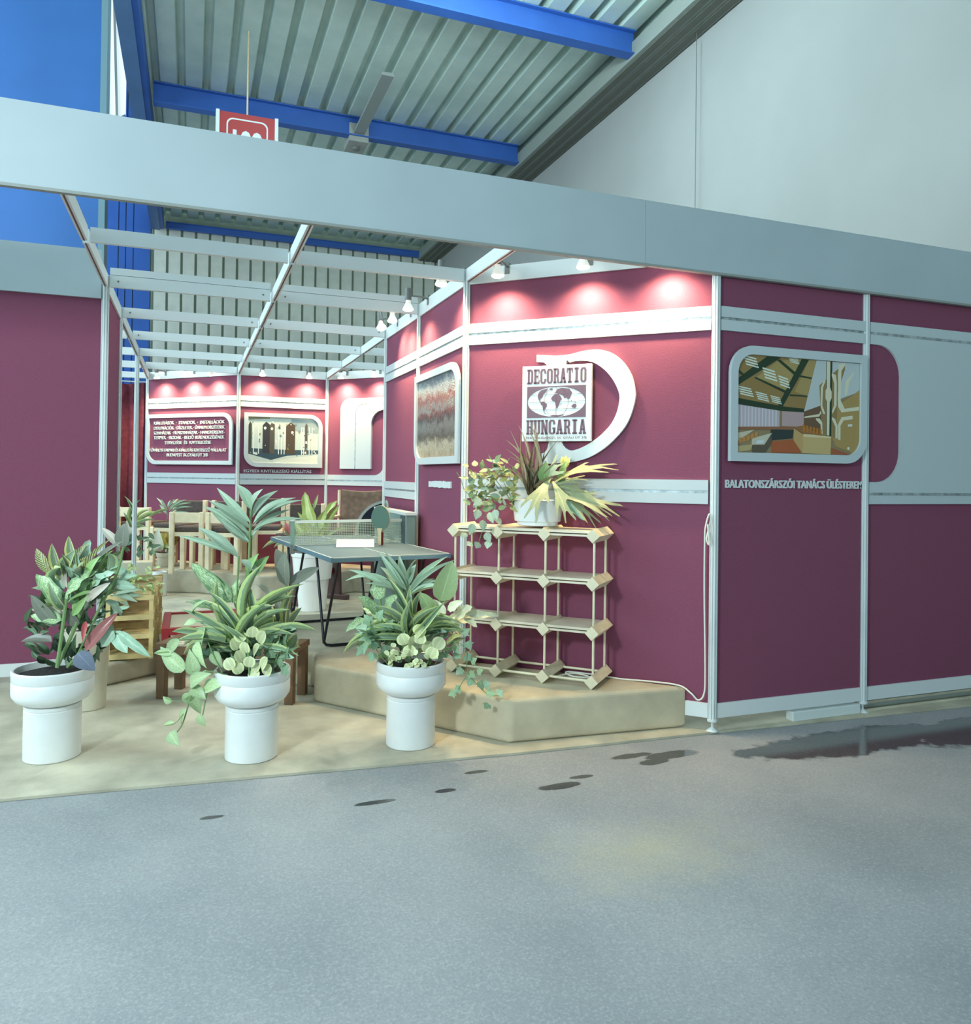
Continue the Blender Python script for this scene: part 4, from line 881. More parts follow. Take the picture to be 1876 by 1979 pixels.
LEAVES={
'palm_L':([('pin',-2.239,0.369,1.056,-2.384,0.404,1.211,0.038),('pin',-2.238,0.37,1.114,-2.299,0.392,1.228,0.056),('pin',-2.233,0.377,1.102,-2.193,0.309,1.209,0.052),('pin',-2.229,0.392,1.078,-2.119,0.391,1.201,0.047),('pin',-2.228,0.369,1.051,-2.043,0.342,1.169,0.042),('pin',-2.226,0.37,1.041,-2.016,0.303,1.159,0.03),('pin',-2.226,0.364,1.019,-2.007,0.254,1.074,0.023),('pin',-2.237,0.4,1.026,-2.42,0.415,1.154,0.042),('pin',-2.239,0.396,0.998,-2.44,0.502,1.123,0.038),('pin',-2.242,0.374,0.971,-2.414,0.489,1.116,0.033),('pin',-2.239,0.39,0.961,-2.38,0.413,1.078,0.028),('pin',-2.23,0.395,0.969,-2.155,0.382,1.073,0.03),('pin',-2.234,0.367,0.997,-2.067,0.367,1.114,0.035),('pin',-2.236,0.391,0.96,-2.312,0.425,1.053,0.033),('pin',-2.285,0.391,0.896,-2.459,0.469,1.028,0.047),('pin',-2.29,0.389,0.906,-2.542,0.497,0.99,0.028),('pin',-2.288,0.418,0.907,-2.354,0.484,0.971,0.028),('pin',-2.276,0.392,0.886,-2.199,0.377,0.825,0.038)],[(0.006,[(-2.23,0.387,0.375),(-2.243,0.389,0.656),(-2.241,0.386,0.937),(-2.237,0.383,1.113)]),(0.004,[(-2.255,0.396,0.398),(-2.289,0.407,0.655),(-2.286,0.404,0.902)])]),
'dief_L':([('spot',-2.306,0.448,0.685,-2.451,0.552,0.824,0.08),('spot',-2.328,0.467,0.719,-2.488,0.562,0.86,0.062),('spot',-2.296,0.437,0.721,-2.281,0.436,0.792,0.057),('leaf',-2.254,0.422,0.788,-2.153,0.398,0.901,0.057),('leaf',-2.246,0.414,0.817,-2.202,0.36,0.916,0.043),('spot',-2.289,0.421,0.677,-2.249,0.463,0.716,0.052),('spot',-2.349,0.467,0.637,-2.509,0.464,0.696,0.038)],[(0.008,[(-2.239,0.423,0.379),(-2.26,0.429,0.603),(-2.295,0.441,0.697),(-2.241,0.419,0.816)])]),
'spider_L':([('strap',-2.263,0.357,0.489,-2.526,0.426,0.669,0.032),('strap',-2.268,0.351,0.502,-2.453,0.422,0.712,0.035),('strap',-2.264,0.344,0.484,-2.564,0.534,0.551,0.037),('strap',-2.256,0.341,0.549,-2.251,0.337,0.79,0.037),('strap',-2.243,0.339,0.584,-2.185,0.339,0.873,0.037),('strap',-2.234,0.353,0.597,-2.048,0.253,0.733,0.032),('strap',-2.247,0.351,0.57,-2.015,0.235,0.79,0.019),('strap',-2.2,0.316,0.539,-1.949,0.287,0.567,0.032),('strap',-2.275,0.35,0.491,-2.549,0.408,0.531,0.032),('strap',-2.28,0.367,0.471,-2.496,0.479,0.411,0.03),('strap',-2.22,0.333,0.484,-2.033,0.235,0.469,0.028),('strap',-2.264,0.354,0.536,-2.42,0.371,0.759,0.03),('strap',-2.231,0.35,0.581,-2.152,0.253,0.708,0.028),('strap',-2.271,0.376,0.52,-2.375,0.446,0.794,0.028),('strap',-2.262,0.373,0.497,-2.477,0.466,0.608,0.03),('strap',-2.221,0.331,0.561,-2.078,0.221,0.68,0.026),('strap',-2.25,0.361,0.533,-2.281,0.42,0.747,0.023),('strap',-2.241,0.364,0.52,-2.331,0.369,0.664,0.028),('strap',-2.26,0.378,0.504,-2.168,0.211,0.726,0.028),('strap',-2.271,0.368,0.511,-2.052,0.377,0.479,0.028),('strap',-2.237,0.357,0.501,-2.369,0.264,0.633,0.025),('strap',-2.265,0.383,0.508,-2.468,0.363,0.598,0.035),('strap',-2.242,0.4,0.492,-2.463,0.435,0.548,0.027),('strap',-2.254,0.4,0.498,-2.299,0.485,0.615,0.03),('strap',-2.263,0.368,0.506,-2.434,0.551,0.463,0.026),('strap',-2.251,0.373,0.482,-2.518,0.592,0.472,0.031),('strap',-2.254,0.363,0.51,-2.039,0.4,0.599,0.034),('strap',-2.247,0.384,0.485,-2.051,0.387,0.5,0.03),('strap',-2.259,0.406,0.478,-2.151,0.185,0.705,0.035),('strap',-2.27,0.365,0.488,-2.003,0.418,0.466,0.031),('strap',-2.247,0.39,0.49,-2.423,0.565,0.476,0.027),('strap',-2.271,0.365,0.489,-2.513,0.562,0.438,0.033),('strap',-2.239,0.382,0.502,-2.051,0.231,0.565,0.034),('strap',-2.254,0.354,0.513,-2.084,0.327,0.607,0.029)],[]),
'sans_L':([('sword',-2.137,0.375,0.563,-2.146,0.42,0.689,0.066),('sword',-2.071,0.341,0.566,-2.046,0.288,0.775,0.045),('sword',-2.069,0.346,0.577,-2.009,0.356,0.664,0.038),('sword',-2.116,0.376,0.567,-2.142,0.309,0.687,0.035),('sword',-2.071,0.331,0.465,-2.03,0.373,0.541,0.052),('sword',-2.095,0.351,0.549,-2.074,0.352,0.666,0.042)],[]),
'rub_L':([('rub',-2.077,0.382,0.763,-2.119,0.441,0.928,0.076),('rub',-2.076,0.388,0.762,-2.084,0.356,0.923,0.081),('rub',-2.062,0.368,0.769,-1.926,0.391,0.841,0.057),('rubp',-2.121,0.411,0.699,-2.211,0.391,0.779,0.033),('rub',-2.075,0.391,0.588,-2.11,0.452,0.687,0.062),('rub',-2.148,0.43,0.716,-2.192,0.426,0.6,0.043),('red',-2.069,0.369,0.774,-2.058,0.417,0.839,0.012)],[(0.006,[(-2.11,0.406,0.373),(-2.084,0.394,0.552),(-2.076,0.389,0.767)])]),
'pep_L':([('round',-2.273,0.268,0.538,-2.289,0.304,0.581,0.054),('round',-2.233,0.264,0.558,-2.231,0.244,0.612,0.054),('round',-2.293,0.287,0.503,-2.316,0.285,0.555,0.054),('round',-2.225,0.263,0.476,-2.203,0.225,0.533,0.054),('round',-2.272,0.267,0.452,-2.299,0.263,0.504,0.054),('round',-2.246,0.261,0.429,-2.238,0.26,0.478,0.054),('round',-2.279,0.285,0.398,-2.301,0.288,0.449,0.054),('round',-2.225,0.247,0.374,-2.217,0.267,0.418,0.054),('round',-2.193,0.245,0.422,-2.169,0.223,0.475,0.054),('round',-2.177,0.243,0.392,-2.157,0.229,0.443,0.054),('round',-2.31,0.28,0.42,-2.336,0.297,0.468,0.054),('round',-2.205,0.254,0.536,-2.182,0.222,0.591,0.054),('round',-2.255,0.272,0.49,-2.263,0.26,0.543,0.054),('round',-2.22,0.257,0.401,-2.202,0.278,0.444,0.054)],[(0.004,[(-2.241,0.263,0.383),(-2.247,0.264,0.473),(-2.252,0.265,0.553)])]),
'ivy_L':([('ivy',-2.138,0.267,0.547,-2.15,0.28,0.596,0.06),('ivy',-2.098,0.258,0.519,-2.084,0.232,0.574,0.06),('ivy',-2.144,0.276,0.459,-2.155,0.269,0.511,0.06),('ivy',-2.114,0.264,0.423,-2.108,0.242,0.478,0.06),('ivy',-2.139,0.269,0.368,-2.151,0.29,0.415,0.06),('ivy',-2.098,0.244,0.39,-2.081,0.24,0.439,0.06),('ivy',-2.159,0.27,0.511,-2.175,0.296,0.558,0.06),('ivy',-2.125,0.253,0.49,-2.12,0.268,0.537,0.06),('ivy',-2.09,0.241,0.463,-2.08,0.216,0.517,0.06)],[(0.002,[(-2.157,0.274,0.373),(-2.126,0.261,0.465),(-2.117,0.257,0.557)])]),
'poth_L':([('heart',-2.51,0.378,0.408,-2.609,0.449,0.504,0.073),('heart',-2.532,0.39,0.543,-2.583,0.448,0.461,0.05),('heart',-2.426,0.349,0.599,-2.437,0.364,0.46,0.068),('heart',-2.451,0.352,0.536,-2.415,0.36,0.414,0.068),('heart',-2.466,0.381,0.39,-2.489,0.369,0.503,0.064),('heart',-2.482,0.38,0.346,-2.398,0.316,0.4,0.068),('heart',-2.426,0.35,0.326,-2.325,0.302,0.362,0.064),('heart',-2.477,0.362,0.332,-2.418,0.312,0.29,0.055),('heart',-2.49,0.388,0.294,-2.437,0.399,0.204,0.055),('heart',-2.511,0.396,0.299,-2.468,0.398,0.244,0.046),('heart',-2.497,0.374,0.235,-2.514,0.429,0.152,0.043),('heart',-2.446,0.364,0.211,-2.415,0.36,0.159,0.039),('heart',-2.562,0.419,0.261,-2.594,0.426,0.289,0.032),('heart',-2.548,0.415,0.174,-2.591,0.442,0.156,0.018),('heart',-2.564,0.413,0.13,-2.524,0.362,0.084,0.057),('heart',-2.552,0.408,0.481,-2.634,0.448,0.478,0.036),('heart',-2.394,0.35,0.487,-2.351,0.336,0.419,0.05),('heart',-2.478,0.383,0.657,-2.424,0.334,0.719,0.036),('heart',-2.465,0.37,0.625,-2.513,0.378,0.608,0.032),('heart',-2.404,0.351,0.397,-2.456,0.401,0.32,0.05)],[(0.003,[(-2.329,0.318,0.388),(-2.432,0.357,0.398),(-2.481,0.376,0.283),(-2.513,0.39,0.169),(-2.555,0.406,0.111)]),(0.003,[(-2.351,0.326,0.399),(-2.395,0.342,0.489),(-2.434,0.356,0.591)]),(0.003,[(-2.329,0.318,0.376),(-2.403,0.346,0.33),(-2.433,0.359,0.193)]),(0.0018,[(-2.481,0.376,0.294),(-2.53,0.395,0.269),(-2.588,0.417,0.286)]),(0.0018,[(-2.501,0.385,0.226),(-2.543,0.401,0.173),(-2.586,0.418,0.163)]),(0.002,[(-2.5,0.382,0.42),(-2.554,0.402,0.483),(-2.629,0.431,0.482)])]),
'palm_R':([('pin',-1.511,0.359,0.72,-1.643,0.393,0.909,0.033),('pin',-1.503,0.371,0.718,-1.619,0.386,0.914,0.033),('pin',-1.5,0.38,0.721,-1.531,0.439,0.887,0.04),('pin',-1.501,0.361,0.749,-1.472,0.34,0.85,0.045),('pin',-1.501,0.357,0.72,-1.314,0.334,0.885,0.03),('pin',-1.495,0.344,0.716,-1.294,0.274,0.873,0.025),('pin',-1.56,0.389,0.722,-1.78,0.43,0.822,0.033),('pin',-1.593,0.404,0.772,-1.784,0.497,0.759,0.028),('pin',-1.53,0.394,0.708,-1.634,0.397,0.834,0.055),('pin',-1.502,0.353,0.713,-1.379,0.334,0.823,0.03),('pin',-1.49,0.38,0.696,-1.375,0.261,0.782,0.028),('pin',-1.519,0.388,0.696,-1.557,0.448,0.828,0.035),('pin',-1.512,0.363,0.699,-1.709,0.457,0.782,0.03),('pin',-1.519,0.371,0.684,-1.699,0.309,0.815,0.024),('pin',-1.49,0.357,0.699,-1.338,0.252,0.773,0.027),('pin',-1.514,0.366,0.688,-1.311,0.445,0.711,0.025),('pin',-1.48,0.392,0.706,-1.493,0.258,0.883,0.029),('pin',-1.518,0.363,0.708,-1.709,0.388,0.76,0.025),('pin',-1.509,0.367,0.684,-1.346,0.215,0.755,0.031),('pin',-1.477,0.394,0.707,-1.3,0.354,0.75,0.029),('pin',-1.512,0.384,0.707,-1.38,0.333,0.777,0.027)],[(0.007,[(-1.489,0.364,0.36),(-1.497,0.365,0.573),(-1.504,0.367,0.723)])]),
'rub_R':([('rubg',-1.377,0.244,0.681,-1.333,0.204,0.874,0.113),('rubg',-1.408,0.247,0.614,-1.481,0.23,0.729,0.074),('rubg',-1.382,0.263,0.585,-1.416,0.223,0.679,0.054)],[(0.005,[(-1.421,0.263,0.378),(-1.386,0.248,0.551),(-1.377,0.244,0.686)])]),
'dief_R':([('spot',-1.632,0.394,0.675,-1.63,0.432,0.79,0.09),('spot',-1.647,0.38,0.613,-1.748,0.382,0.699,0.065),('spot',-1.699,0.427,0.585,-1.792,0.42,0.525,0.045),('spot',-1.608,0.386,0.625,-1.568,0.316,0.708,0.065),('spot',-1.633,0.386,0.589,-1.711,0.437,0.634,0.06),('spot',-1.6,0.363,0.579,-1.667,0.457,0.528,0.055),('leaf',-1.658,0.382,0.542,-1.734,0.428,0.421,0.035)],[(0.007,[(-1.583,0.368,0.366),(-1.616,0.379,0.527),(-1.637,0.385,0.681)])]),
'spider_R':([('strap',-1.513,0.257,0.535,-1.636,0.268,0.81,0.029),('strap',-1.508,0.259,0.544,-1.525,0.254,0.759,0.034),('strap',-1.499,0.289,0.518,-1.609,0.255,0.623,0.044),('strap',-1.493,0.283,0.533,-1.424,0.213,0.649,0.032),('strap',-1.486,0.274,0.52,-1.27,0.209,0.544,0.032),('strap',-1.488,0.283,0.533,-1.351,0.233,0.618,0.029),('strap',-1.529,0.29,0.52,-1.803,0.435,0.419,0.029),('strap',-1.523,0.287,0.53,-1.769,0.381,0.487,0.027),('strap',-1.501,0.273,0.546,-1.458,0.281,0.733,0.032),('strap',-1.523,0.266,0.543,-1.568,0.295,0.711,0.032),('strap',-1.483,0.264,0.507,-1.302,0.239,0.585,0.024),('strap',-1.512,0.262,0.539,-1.693,0.287,0.67,0.027),('strap',-1.5,0.261,0.543,-1.372,0.268,0.682,0.024),('strap',-1.485,0.286,0.513,-1.594,0.29,0.704,0.024),('strap',-1.485,0.273,0.521,-1.324,0.326,0.528,0.032),('strap',-1.502,0.281,0.503,-1.651,0.443,0.606,0.034),('strap',-1.476,0.307,0.507,-1.307,0.313,0.672,0.03),('strap',-1.48,0.298,0.511,-1.692,0.482,0.525,0.03),('strap',-1.504,0.308,0.494,-1.734,0.309,0.513,0.033),('strap',-1.479,0.311,0.491,-1.392,0.362,0.647,0.03),('strap',-1.498,0.289,0.494,-1.404,0.109,0.687,0.031),('strap',-1.498,0.28,0.517,-1.541,0.157,0.722,0.032),('strap',-1.507,0.318,0.489,-1.275,0.198,0.547,0.024),('strap',-1.49,0.306,0.518,-1.343,0.071,0.615,0.029),('strap',-1.478,0.306,0.496,-1.694,0.29,0.577,0.028),('strap',-1.497,0.31,0.49,-1.419,0.366,0.622,0.027),('strap',-1.494,0.278,0.512,-1.402,0.088,0.708,0.033),('strap',-1.486,0.299,0.508,-1.289,0.311,0.505,0.027),('strap',-1.5,0.285,0.523,-1.45,0.193,0.67,0.033)],[]),
'pale_R':([('pale',-1.325,0.234,0.609,-1.218,0.166,0.566,0.059),('pale',-1.288,0.22,0.61,-1.101,0.183,0.609,0.039),('pale',-1.346,0.219,0.64,-1.296,0.153,0.694,0.044),('pale',-1.312,0.21,0.603,-1.248,0.158,0.664,0.069),('pale',-1.354,0.224,0.625,-1.427,0.272,0.689,0.044),('pale',-1.333,0.222,0.59,-1.246,0.211,0.587,0.054),('pale',-1.353,0.243,0.597,-1.386,0.231,0.537,0.054),('pale',-1.363,0.227,0.578,-1.267,0.261,0.517,0.044),('pale',-1.368,0.26,0.609,-1.41,0.238,0.571,0.049)],[(0.005,[(-1.432,0.267,0.378),(-1.377,0.245,0.526),(-1.337,0.229,0.613)])]),
'pep_R':([('round',-1.503,0.177,0.54,-1.493,0.163,0.594,0.065),('round',-1.518,0.199,0.477,-1.539,0.18,0.535,0.065),('round',-1.468,0.182,0.456,-1.44,0.177,0.507,0.065),('round',-1.428,0.149,0.479,-1.396,0.145,0.53,0.065),('round',-1.55,0.209,0.494,-1.578,0.202,0.549,0.065),('round',-1.493,0.176,0.499,-1.494,0.175,0.552,0.065),('round',-1.45,0.166,0.434,-1.431,0.151,0.488,0.065),('round',-1.529,0.196,0.442,-1.545,0.193,0.497,0.065)],[(0.004,[(-1.505,0.188,0.402),(-1.5,0.185,0.522)])]),
'creep_R':([('round',-1.616,0.203,0.487,-1.609,0.209,0.506,0.026),('round',-1.486,0.144,0.454,-1.459,0.152,0.436,0.026),('round',-1.58,0.19,0.437,-1.555,0.192,0.448,0.026),('round',-1.541,0.163,0.401,-1.563,0.199,0.398,0.026),('round',-1.608,0.192,0.433,-1.635,0.184,0.449,0.026),('round',-1.514,0.158,0.424,-1.485,0.149,0.421,0.026),('round',-1.549,0.175,0.415,-1.535,0.15,0.404,0.026),('round',-1.638,0.207,0.473,-1.643,0.215,0.451,0.026),('round',-1.551,0.173,0.462,-1.57,0.181,0.477,0.026),('round',-1.611,0.19,0.459,-1.621,0.208,0.475,0.026),('round',-1.527,0.16,0.402,-1.5,0.151,0.41,0.026),('round',-1.589,0.191,0.459,-1.622,0.183,0.468,0.026),('round',-1.527,0.162,0.458,-1.51,0.15,0.475,0.026),('round',-1.603,0.194,0.446,-1.585,0.176,0.434,0.026),('round',-1.451,0.137,0.436,-1.427,0.11,0.442,0.026),('round',-1.614,0.203,0.422,-1.643,0.19,0.439,0.026),('round',-1.635,0.209,0.412,-1.619,0.184,0.431,0.026),('round',-1.629,0.202,0.401,-1.622,0.202,0.422,0.026),('round',-1.514,0.157,0.441,-1.517,0.152,0.421,0.026),('round',-1.634,0.205,0.445,-1.613,0.208,0.459,0.026),('round',-1.602,0.189,0.447,-1.606,0.196,0.425,0.026),('round',-1.494,0.148,0.402,-1.47,0.148,0.414,0.026),('round',-1.583,0.187,0.451,-1.555,0.174,0.452,0.026),('round',-1.529,0.166,0.411,-1.513,0.161,0.428,0.026),('round',-1.632,0.2,0.45,-1.605,0.197,0.439,0.026),('round',-1.552,0.176,0.404,-1.553,0.194,0.379,0.026)],[]),
'ivy_R':([('ivy',-1.695,0.31,0.581,-1.726,0.327,0.624,0.063),('ivy',-1.668,0.288,0.606,-1.646,0.279,0.65,0.063),('ivy',-1.707,0.303,0.518,-1.754,0.312,0.505,0.063),('ivy',-1.639,0.278,0.48,-1.627,0.264,0.434,0.063),('ivy',-1.724,0.313,0.474,-1.763,0.31,0.434,0.063),('ivy',-1.683,0.296,0.446,-1.703,0.293,0.404,0.063),('ivy',-1.656,0.283,0.536,-1.616,0.283,0.519,0.063),('ivy',-1.715,0.315,0.557,-1.762,0.35,0.558,0.063),('ivy',-1.624,0.281,0.559,-1.602,0.255,0.606,0.063),('ivy',-1.679,0.288,0.5,-1.69,0.28,0.459,0.063),('ivy',-1.617,0.264,0.448,-1.589,0.295,0.401,0.063),('ivy',-1.705,0.293,0.516,-1.751,0.203,0.461,0.051),('ivy',-1.694,0.298,0.52,-1.711,0.208,0.592,0.048),('ivy',-1.698,0.314,0.53,-1.712,0.255,0.555,0.061),('ivy',-1.691,0.294,0.523,-1.81,0.153,0.592,0.054),('ivy',-1.688,0.28,0.509,-1.717,0.352,0.566,0.054),('ivy',-1.7,0.276,0.537,-1.749,0.171,0.507,0.055),('ivy',-1.672,0.286,0.525,-1.72,0.404,0.566,0.054),('ivy',-1.667,0.301,0.505,-1.677,0.369,0.535,0.061),('ivy',-1.672,0.284,0.518,-1.742,0.424,0.503,0.052),('ivy',-1.672,0.286,0.516,-1.732,0.2,0.535,0.05),('ivy',-1.694,0.281,0.524,-1.758,0.405,0.519,0.049),('ivy',-1.68,0.279,0.514,-1.684,0.343,0.532,0.052)],[(0.002,[(-1.619,0.274,0.39),(-1.677,0.295,0.474),(-1.701,0.304,0.595)])]),
'ivy_R2':([('ivy',-1.36,0.232,0.516,-1.337,0.208,0.558,0.059),('ivy',-1.315,0.219,0.476,-1.307,0.166,0.443,0.059),('ivy',-1.277,0.202,0.526,-1.244,0.194,0.555,0.059),('ivy',-1.255,0.203,0.49,-1.238,0.193,0.452,0.059),('ivy',-1.334,0.231,0.465,-1.363,0.187,0.433,0.059),('ivy',-1.294,0.216,0.559,-1.322,0.224,0.584,0.059),('ivy',-1.273,0.216,0.361,-1.303,0.219,0.333,0.059),('ivy',-1.246,0.202,0.342,-1.215,0.185,0.32,0.059),('ivy',-1.197,0.184,0.304,-1.18,0.172,0.261,0.059),('ivy',-1.228,0.2,0.312,-1.249,0.199,0.28,0.059),('ivy',-1.278,0.218,0.267,-1.313,0.223,0.254,0.059),('ivy',-1.302,0.224,0.248,-1.336,0.232,0.234,0.059),('ivy',-1.167,0.165,0.252,-1.12,0.15,0.242,0.059),('ivy',-1.156,0.164,0.197,-1.174,0.171,0.172,0.059),('ivy',-1.235,0.197,0.392,-1.21,0.182,0.413,0.059),('ivy',-1.259,0.206,0.428,-1.237,0.193,0.4,0.059),('ivy',-1.293,0.222,0.435,-1.313,0.222,0.402,0.059),('ivy',-1.207,0.187,0.343,-1.181,0.172,0.359,0.059),('ivy',-1.177,0.174,0.282,-1.146,0.159,0.298,0.059),('ivy',-1.117,0.144,0.243,-1.092,0.139,0.262,0.059)],[(0.002,[(-1.398,0.254,0.379),(-1.33,0.228,0.49),(-1.261,0.202,0.454),(-1.248,0.198,0.344),(-1.166,0.167,0.246),(-1.108,0.145,0.235)]),(0.002,[(-1.248,0.198,0.344),(-1.292,0.215,0.264)])]),
'sans_F':([('sword',-2.967,0.592,0.842,-3.001,0.631,0.987,0.042),('sword',-3.022,0.613,0.795,-3.072,0.662,0.953,0.042),('sword',-2.993,0.632,0.769,-3.021,0.562,0.915,0.037)],[]),
'crot_F':([('crot',-2.973,0.62,0.858,-2.926,0.656,0.951,0.046),('crot',-2.959,0.635,0.825,-2.892,0.538,0.91,0.037),('crot',-2.982,0.618,0.793,-3.02,0.68,0.876,0.037),('crot',-2.931,0.625,0.837,-2.868,0.628,0.924,0.033),('crot',-3.08,0.66,0.815,-3.139,0.7,0.928,0.046),('crot',-2.938,0.598,0.806,-2.818,0.511,0.984,0.028)],[]),
'rub_F':([('rub',-2.902,0.545,0.843,-2.768,0.477,0.972,0.034),('rub',-2.935,0.54,0.665,-2.814,0.521,0.795,0.052),('redb',-2.915,0.528,0.489,-2.788,0.533,0.65,0.055),('blue',-2.947,0.545,0.479,-2.877,0.546,0.396,0.082),('rub',-2.778,0.596,0.934,-2.771,0.592,1.043,0.073),('rubp',-2.789,0.6,0.939,-2.87,0.63,1.023,0.037),('rub',-3.034,0.577,0.596,-3.133,0.562,0.739,0.059),('rub',-3.055,0.587,0.527,-3.191,0.688,0.515,0.068),('red',-2.917,0.544,0.618,-2.921,0.484,0.539,0.023),('rub',-2.951,0.56,0.594,-2.992,0.553,0.666,0.05)],[(0.008,[(-3.033,0.591,0.411),(-2.951,0.557,0.618),(-2.89,0.532,0.824)]),(0.006,[(-2.991,0.574,0.412),(-2.928,0.55,0.492)]),(0.006,[(-2.887,0.533,0.619),(-2.794,0.496,0.825),(-2.768,0.485,0.944)])]),
'dief_F':([('spot',-2.995,0.538,0.718,-2.874,0.493,0.844,0.068),('spot',-3.02,0.534,0.693,-3.127,0.633,0.819,0.068),('leaf',-2.987,0.513,0.706,-2.854,0.494,0.748,0.032),('leaf',-2.965,0.504,0.65,-2.902,0.463,0.743,0.032),('leaf',-2.945,0.506,0.649,-2.953,0.561,0.72,0.036),('spot',-3.011,0.552,0.622,-3.141,0.613,0.641,0.063)],[(0.008,[(-3.027,0.545,0.421),(-3.008,0.537,0.579),(-2.993,0.53,0.719)])]),
'spath_F':([('leafb',-2.799,0.521,0.57,-2.855,0.539,0.501,0.06),('leafb',-2.799,0.532,0.568,-2.744,0.48,0.479,0.062),('leafb',-2.785,0.51,0.571,-2.647,0.461,0.458,0.044),('leafb',-2.804,0.539,0.558,-2.895,0.613,0.605,0.041),('leafb',-2.841,0.559,0.831,-2.876,0.607,0.744,0.06),('leafb',-2.82,0.55,0.847,-2.745,0.538,0.818,0.041),('leafb',-2.833,0.54,0.844,-2.772,0.545,0.883,0.041),('leafb',-2.852,0.566,0.814,-2.92,0.616,0.843,0.046),('leafb',-2.795,0.515,0.777,-2.713,0.447,0.772,0.041),('leafb',-2.817,0.535,0.764,-2.887,0.522,0.711,0.041),('leafb',-2.786,0.526,0.798,-2.713,0.544,0.812,0.032),('leafb',-2.838,0.54,0.706,-2.776,0.568,0.63,0.046)],[(0.004,[(-2.974,0.6,0.416),(-2.868,0.558,0.556),(-2.799,0.532,0.57)]),(0.004,[(-2.974,0.6,0.416),(-2.87,0.558,0.659),(-2.834,0.543,0.839)])]),
